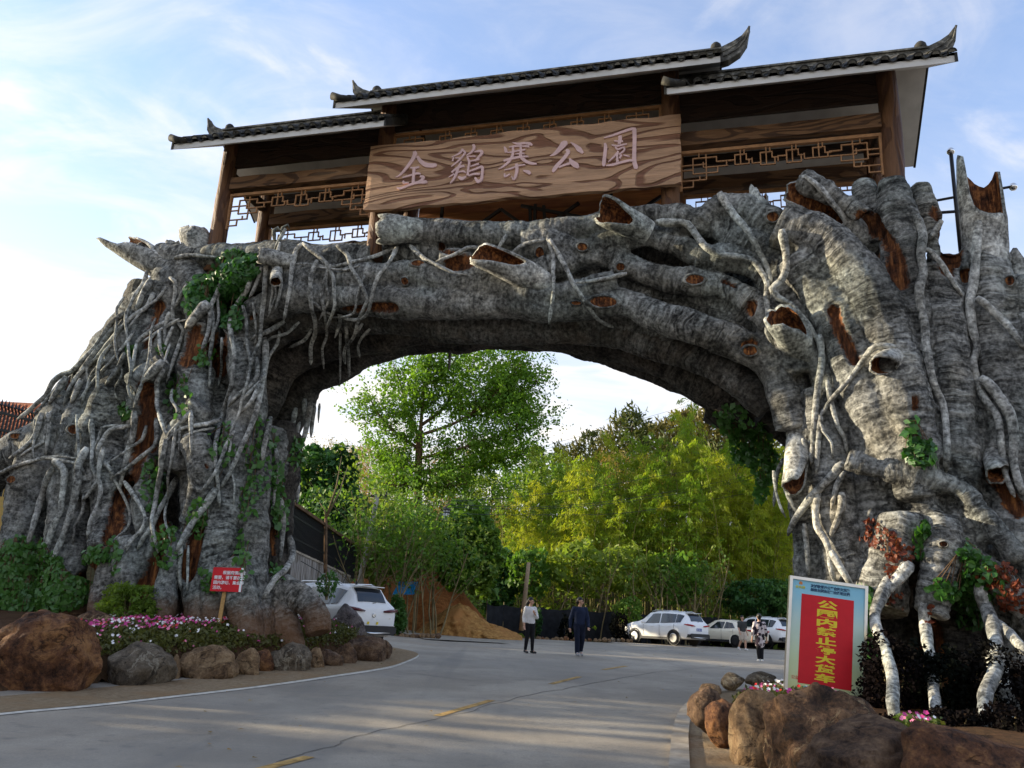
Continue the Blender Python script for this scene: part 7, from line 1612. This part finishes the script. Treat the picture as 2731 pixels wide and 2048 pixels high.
mb = MB(); c0 = cs[1]-ex.normalized()*.045; c1 = cs[2]-ex.normalized()*.045; V = [c0, cs[1], cs[2], c1]; V = [v+Vector((0, -.004, 0)) for v in V]+[v+Vector((0, -.001, 0)) for v in V]
mb.add(V, [(0, 1, 2, 3), (7, 6, 5, 4), (0, 4, 5, 1), (1, 5, 6, 2), (2, 6, 7, 3), (3, 7, 4, 0)]); mb.build('edge_strip', INKW, bo, False)
for i, (ln, ind) in enumerate((('根据疫情防控', .26), ('需要，请不要在公', .0), ('园内游玩、集会等', .0), ('活动。', .0))):
    pos = cs[3]-ey*(.27+.21*i)+ex*(.07+ind)+Vector((0, -.003, 0))
    t_ = text('notice_print', ln, .078, INKW, bo, pos, (math.pi/2, -ang_*-1, 0), .0012, 'LEFT', bold=.0012)
    t_.rotation_euler = (math.pi/2, ang_, 0); 
# black shade-net fence at the back of the car park, panel by panel
nf = thing('net_fence', 'long low fence of black shade netting at the foot of the bamboo', 'fence', (0, 50.4, zg(0, 50.4)))
o = Vector(nf.location); pts = [at(1048, 1372, 46.5), at(1085, 1376, 48.2), at(1160, 1378, 49.2), at(1240, 1380, 50), at(1330, 1382, 50.6), at(1430, 1384, 51.2), at(1540, 1386, 52.2), at(1660, 1388, 53.5), at(1790, 1390, 55)]
for i, (p, q) in enumerate(zip(pts, pts[1:])):
    mb = MB(); n = 14; V = []
    for k in range(n+1):
        c = p.lerp(q, k/n); z0 = zg(c.x, c.y)-.05; h = 1.75-.12*math.sin(math.pi*k/n)+.05*noise.noise((k*.7, i, 0))
        for j in range(5): V.append(Vector((c.x, c.y+.07*noise.noise((k*.9, j*.8, i*3))-.02*j, z0+h*j/4))-o)
    mb.add(V, [(k*5+j, (k+1)*5+j, (k+1)*5+j+1, k*5+j+1) for k in range(n) for j in range(4)]); mb.build('net_panel', NETM, nf)
    mb = MB(); z0 = zg(p.x, p.y); mb.tube([Vector((p.x, p.y, z0-.1))-o, Vector((p.x, p.y, z0+1.85))-o], [.035, .03], 6); mb.build('fence_post', STEM, nf)
# rubble kerb stones along the far edge and below the saplings
rr_ = random.Random(4)
def small_stone(x, y, Y, w_, mat, lab, grp, seed): 
    rock('kerb_stone', lab, x-w_/2, x+w_/2, y-w_*.75, y, Y, mat, seed, grp, sub=2, cat='stone', flat=5)
for i in range(34):
    x = 1040+i*10.2+rr_.uniform(-2, 2); 
    if x > 1372: break
    small_stone(x, 1384+.012*(x-1040)+rr_.uniform(-2, 1), 45.2+(x-1040)*.006, rr_.uniform(8, 14), rr_.choice(['tan', 'tan', 'rust', 'grey']), 'rough tan or grey stone in the row along the far edge of the road', 'rough stones along the far edge of the road', 300+i)
for i in range(9):
    small_stone(858+i*11+rr_.uniform(-2, 2), 1381-.3*i, 33.8, rr_.uniform(11, 17), rr_.choice(['tan', 'brown', 'tan']), 'pale round stone in the short row between white hatchback and side path', 'pale stones beside the side path', 400+i)
# clay bank
def bank(name, pts, Y, h0, mat, seed, dep, kind='structure'):
    mb = MB(); n = 60; m_ = 16; V = []
    xl = at(pts[0][0], 1370, Y).x; xr2 = at(pts[-1][0], 1370, Y).x
    for i in range(n+1):
        f = i/n; x = xl+(xr2-xl)*f; px_ = pts[0][0]+(pts[-1][0]-pts[0][0])*f; yt = np.interp(px_, [p[0] for p in pts], [p[1] for p in pts]); zt = at(px_, float(yt), Y+dep*.5).z; z0 = zg(x, Y)-.1
        for j in range(m_+1):
            g_ = j/m_; e = .5*noise.noise((x*.7, g_*2.2, seed))+.28*noise.noise((x*3, g_*8, seed))+.07*noise.noise((x*8, g_*20, seed))
            V.append((x, Y+dep*g_**1.3+e, z0+(zt-z0)*g_**.85+.3*e))
        V.append((x, Y+dep+3, z0+(zt-z0)*.7))
    k = m_+2; mb.add(V, [(i*k+j, (i+1)*k+j, (i+1)*k+j+1, i*k+j+1) for i in range(n) for j in range(k-1)]); return tag(mb.build(name, mat), kind=kind)
bank('clay_bank', [(690, 1290), (740, 1235), (800, 1218), (870, 1230), (930, 1228), (985, 1270), (1025, 1318), (1060, 1356)], 43.2, 0, CLAY, 3, 3.2)
bank('clay_heap', [(890, 1366), (925, 1338), (955, 1312), (985, 1300), (1005, 1310), (1030, 1330), (1075, 1352), (1130, 1374)], 39.5, 0, soil_mat('ochre_clay', (.22, .10, .03), (.50, .27, .085), (.38, .17, .055)), 6, 1.8)
# roadside boundary wall of weathered boards with a thatched black fence above
lw = thing('board_wall', 'weathered grey board wall with a dark slatted fence on top, beyond the trunk', 'wall', tuple(at(680, 1290, 33)))
o = Vector(lw.location); p, q = at(590, 1290, 30.5), at(750, 1300, 37.5)
def wtop(f): return at(590+160*f, 1175+70*f-0, 30.5+7*f).z
W_OLD = wood_mat('bleached_grey_boards', (.36, .33, .30), (.16, .14, .12), 1., 4, rot=(0, 1.5708, 0))
N_ = 46; d = (q-p); d.z = 0; d.normalize()
for i in range(N_):
    f = (i+.5)/N_; c = p.lerp(q, f); w_ = (q-p).length/N_*.47; zt = wtop(f); mb = MB()
    a_ = c-d*w_; b_ = c+d*w_; n_ = Vector((d.y, -d.x, 0))*(.02+.015*(i % 3))
    V = [a_+n_, b_+n_, b_-n_, a_-n_]; V = [Vector((v.x, v.y, zg(v.x, v.y)-.2))-o for v in V]+[Vector((v.x, v.y, zt-.03*(i % 2)))-o for v in V]
    mb.add(V, [(0, 1, 5, 4), (1, 2, 6, 5), (2, 3, 7, 6), (3, 0, 4, 7), (4, 5, 6, 7)]); mb.build('board', W_OLD, lw, False)
mb = MB(); mb.bar(p.lerp(q, 0).xyz-o+Vector((0, -.08, wtop(0)-p.z+.0)), q-o+Vector((0, -.08, wtop(1)-q.z)), .12, .08); mb.build('coping', CONC, lw, False)
for i in range(70):
    f = (i+.5)/70; c = p.lerp(q, f)+Vector((.1, .5, 0)); mb = MB(); h = 1.55-.25*f+.1*noise.noise((i*.9, 0, 0)); mb.bar(Vector((c.x, c.y, wtop(f)-.1))-o, Vector((c.x, c.y, wtop(f)+h))-o, .075, .03); mb.build('slat', IRON, lw, False)
for zz in (.4, 1.2):
    mb = MB(); a_ = p+Vector((.1, .56, 0)); b_ = q+Vector((.1, .56, 0)); mb.bar(Vector((a_.x, a_.y, wtop(0)+zz))-o, Vector((b_.x, b_.y, wtop(1)+zz*.85))-o, .06); mb.build('fence_rail', IRON, lw, False)
mb = MB(); a_ = p+Vector((.1, .5, 0)); b_ = q+Vector((.1, .5, 0)); mb.bar(Vector((a_.x, a_.y, wtop(0)+1.62))-o, Vector((b_.x, b_.y, wtop(1)+1.35))-o, .22, .12); mb.build('fence_capping', TRUNK, lw, False)
# pale meter box, poles, wires, lantern, blue panel
p = at(746, 1268, 36); mb = MB(); mb.box(-.32, .32, -.16, .16, .55, 1.55); tag(mb.build('meter_box', plain('pale_cabinet', (.36, .34, .27), .6, var=.1), None, False), 'pale grey cabinet box at the end of the board wall', 'utility box').location = (p.x, 36, zg(p.x, 36)+.35)
def pole(name, label, a, b, Y, r, mat, cat='pole'):
    p = at(*a, Y); q = at(*b, Y); t = thing(name, label, cat, tuple(p)); mb = MB(); mb.tube([Vector((0, 0, 0))-(q-p).normalized()*.4, (q-p)*.5, q-p], [r*1.15, r, r*.85], 10); mb.build('shaft', mat, t); return t, q
POLEM = plain('grey_concrete_pole', (.36, .33, .28), .85, .2, var=.2)
t, q1 = pole('utility_pole', 'leaning pale concrete utility pole rising through the saplings', (769, 1300), (816, 1068), 39, .13, POLEM)
mb = MB(); o = Vector(t.location); mb.bar(q1-o+Vector((-.45, 0, -.1)), q1-o+Vector((.45, 0, -.06)), .09); 
for x in (-.4, -.15, .15, .4): mb.lathe([(.03, 0), (.05, .05), (.03, .12), (.045, .16), (.02, .2)], 8, q1-o+Vector((x, 0, -.05)))
mb.build('insulator_arm', IRON, t, False)
pole('utility_pole', 'short leaning brown pole in front of the black netting, behind the woman in white', (1128, 1345), (1142, 1215), 44, .12, plain('brown_pole', (.28, .20, .12), .85, var=.2))
t, q3 = pole('bare_tree', 'thin bare forked tree beside the board wall', (702, 1330), (704, 1120), 34, .075, TRUNK, 'tree')
o = Vector(t.location)
for bx, by in ((738, 985), (752, 1005), (690, 1085)):
    e = at(bx, by, 34)-o; mb = MB(); s0 = q3-o; mb.tube([s0, s0.lerp(e, .5)+Vector((.1, 0, 0)), e], [.05, .03, .01], 6); mb.build('limb', STEM, t)
def wire(name, label, L, grp):
    P = [at(*q) for q in L]; P, R_ = cr(P, [.014]*len(P), .6); mb = MB(); mb.tube(P, R_, 5); tag(mb.build(name, IRON), label, 'cable', grp)
WG = 'overhead cables in front of the bamboo'
wire('overhead_cable', 'sagging black overhead cable in front of the bamboo, topmost of the bundle', [(816, 1070, 39), (960, 1082, 43), (1130, 1072, 48), (1300, 1050, 52), (1450, 1024, 55), (1700, 985, 58)], WG)
wire('overhead_cable', 'sagging black overhead cable in the middle of the bundle', [(814, 1074, 39), (980, 1090, 43), (1180, 1094, 48), (1350, 1078, 52), (1520, 1048, 55), (1700, 1010, 58)], WG)
wire('overhead_cable', 'black overhead cable close under the middle one', [(818, 1076, 39), (980, 1096, 43), (1180, 1098, 48), (1350, 1084, 52), (1520, 1056, 55), (1700, 1018, 58)], WG)
wire('overhead_cable', 'lowest black overhead cable of the bundle', [(816, 1080, 39), (980, 1108, 43), (1180, 1112, 48), (1350, 1108, 52), (1520, 1082, 55), (1700, 1050, 58)], WG)
wire('power_line', 'thin power line high against the sky over the pines, upper one', [(1170, 965, 70), (1350, 915, 80), (1520, 866, 90), (1720, 810, 100)], 'power lines against the sky')
wire('power_line', 'thin power line high against the sky over the pines, lower one', [(1170, 972, 70), (1350, 925, 80), (1520, 880, 90), (1720, 826, 100)], 'power lines against the sky')
wire('loose_hose', 'white hose hanging in a loop on the board wall', [(650, 1212, 31.5), (690, 1235, 32.3), (716, 1262, 33.2), (740, 1262, 34.4), (752, 1235, 35)], None)
# street lantern on a curved post
p = at(935, 1372, 40); lt = thing('street_lantern', 'white square lantern hanging from a curved pale lamp post among the saplings', 'street lamp', (p.x, 40, zg(p.x, 40)), 0); o = Vector(lt.location)
L_ = [(935, 1374), (936, 1250), (940, 1150), (946, 1115), (957, 1097), (972, 1088)]; P, R_ = cr([at(x, y, 40)-o for x, y in L_], [.06, .055, .05, .045, .04, .035], .2); mb = MB(); mb.tube(P, R_, 8); mb.build('post', STEM, lt)
c = at(963, 1101, 40)-o; mb = MB(); mb.tube([at(965, 1090, 40)-o, c+Vector((0, 0, .12))], [.012, .012], 6); mb.build('hanger', IRON, lt)
mb = MB(); mb.lathe([(.17, -.50), (.20, .0)], 8, c); mb.build('lamp_glass', plain('frosted_lantern_glass', (.66, .68, .70), .3, .5), lt, False)
mb = MB()
for k in range(8): a_ = k*math.pi/4; mb.bar(c+Vector((math.cos(a_)*.172, math.sin(a_)*.172, -.5)), c+Vector((math.cos(a_)*.202, math.sin(a_)*.202, 0)), .028)
mb.lathe([(.27, -.03), (.27, .02), (.10, .10)], 8, c); mb.lathe([(.21, -.17), (.225, -.12)], 8, c); mb.lathe([(.19, -.54), (.19, -.50)], 8, c); mb.build('lamp_frame', IRON, lt, False)
bp = thing('blue_panel', 'tilted bright blue corrugated panel on posts before the orange clay bank', 'panel', tuple(at(876, 1300, 39.5))); o = Vector(bp.location)
cs = [at(847, 1285, 39.2), at(897, 1284, 39.2), at(906, 1257, 40.2), at(862, 1256, 40.2)]; mb = MB(); n = 22; V = []
for i in range(n+1):
    for a_, b_ in ((cs[0], cs[1]), (cs[3], cs[2])): V.append(a_.lerp(b_, i/n)-o+Vector((0, -.02*(i % 2), .025*(i % 2))))
mb.add(V, [(2*i, 2*i+2, 2*i+3, 2*i+1) for i in range(n)]); mb.add([v+Vector((0, .012, -.012)) for v in V], [(2*i, 2*i+1, 2*i+3, 2*i+2) for i in range(n)]); mb.build('sheet', plain('blue_sheet', (.02, .30, .66), .4, .4, var=.15), bp, False)
for c_ in cs: mb = MB(); mb.tube([c_-o, Vector((c_.x, c_.y, zg(c_.x, c_.y)))-o], [.03, .03], 6); mb.build('post', STEM, bp)
p = at(1398, 1350, 48.6); sg = thing('red_sign', 'small red sign with white writing poking up behind the white car bonnet', 'sign', tuple(p)); mb = MB(); mb.box(-.26, .26, -.015, .015, -.22, .25); b_ = mb.build('board', REDB, sg, False); mb = MB(); mb.tube([(0, .03, -1.4), (0, .03, .1)], [.025, .025], 6); mb.build('post', STEM, sg)
for i, s_ in enumerate(('禁止停车', '违者后果自负')): text('sign_print', s_, .13, INKW, b_, (0, -.018, .06-.17*i), (math.pi/2, 0, 0), .001, 'CENTER', wmax=.44)
# house and iron fence beyond the far side of the trunk
hs = thing('house', 'yellow house with an orange tiled roof, peeping over the trunk root at the frame edge', 'house', tuple(at(-40, 1000, 40))); o = Vector(hs.location); ROOFO = plain('orange_roof_tile', (.46, .16, .07), .8, .2, var=.2, scale=6)
a_, b_ = at(-160, 935, 40)-o, at(78, 925, 40)-o; top = at(20, 868, 43)-o
mb = MB(); mb.box(a_.x, b_.x-.35, 0, 6, -9, a_.z); mb.build('wall', plain('yellow_house_wall', (.62, .40, .12), .8, var=.1), hs, False)
mb = MB(); mb.box(a_.x, b_.x-.2, -.1, .0, a_.z-.85, a_.z-.55); mb.build('cornice', PLASTER, hs, False)
mb = MB(); mb.add([(a_.x-.4, -.5, a_.z), (b_.x+.1, -.5, a_.z), (b_.x-1.1, 3, top.z), (a_.x-.4, 3, top.z), (a_.x-.4, -.5, a_.z-.12), (b_.x+.1, -.5, a_.z-.12), (b_.x+.1, 6.5, a_.z), (a_.x-.4, 6.5, a_.z)], [(0, 1, 2, 3), (4, 5, 1, 0), (1, 6, 2), (6, 7, 3, 2), (4, 7, 6, 5)]); rf = mb.build('roof', ROOFO, hs, False)
for i in range(16):
    mb = MB(); f = i/15; x = a_.x+(b_.x-.3-a_.x)*f; mb.tube([(x, -.52, a_.z+.05), (x-max(0, (x-(b_.x-4.5)))*.0, 2.6, a_.z+(top.z-a_.z)*.88+.05)] if x < b_.x-1.2 else [(x, -.52, a_.z+.05), (x-.1, -.52+3.1*max(.1, (b_.x-x)/1.4)*.8, a_.z+(top.z-a_.z)*.8*max(.1, (b_.x-x)/1.4)+.05)], [.09, .09], 6); mb.build('roof_tile', ROOFO, rf)
fe = thing('iron_fence', 'black iron fence with spear points in front of the orange roofed house', 'fence', tuple(at(0, 960, 30))); o = Vector(fe.location)
p, q = at(-60, 868, 28), at(84, 906, 32)
for i in range(20):
    f = i/19; c = p.lerp(q, f)-o; mb = MB(); mb.tube([c+Vector((0, 0, -3.2)), c, c+Vector((0, -.12, .12))], [.045, .04, .035], 5); mb.lathe([(.001, .0), (.07, .06), (.001, .30)], 6, c+Vector((0, -.12, .1))); mb.build('picket', IRON, fe, False)
for zz in (-.12, -.75, -1.6): mb = MB(); mb.bar(p-o+Vector((0, 0, zz)), q-o+Vector((0, 0, zz)), .09); mb.build('rail', IRON, fe, False)
# litter
p = gpt(1996, 1402) if False else Vector((2.6, 35, zg(2.6, 35)))

rl_ = np.random.default_rng(77); C = []
for i in range(170):
    y = rl_.uniform(7, 40); x = rl_.uniform(-.45*y, .55*y) if rl_.random() < .5 else (-.30*y+rl_.normal()*.5 if rl_.random() < .6 else .24*y+rl_.normal()*.6)
    if in_poly(x, y, BEDL) or in_poly(x, y, BEDR) or (x < -6 and y > 25): continue
    C.append((x, y, zg(x, y)+.02))
C = np.array(C); L = rl_.uniform(.04, .10, len(C)); Dl = rl_.normal(size=(len(C), 3)); Dl[:, 2] *= .12
tag(qmesh('leaf_litter', leafq(C, L, L*.55, rl_, 3., 0., Dl), L_DRY), kind='stuff')
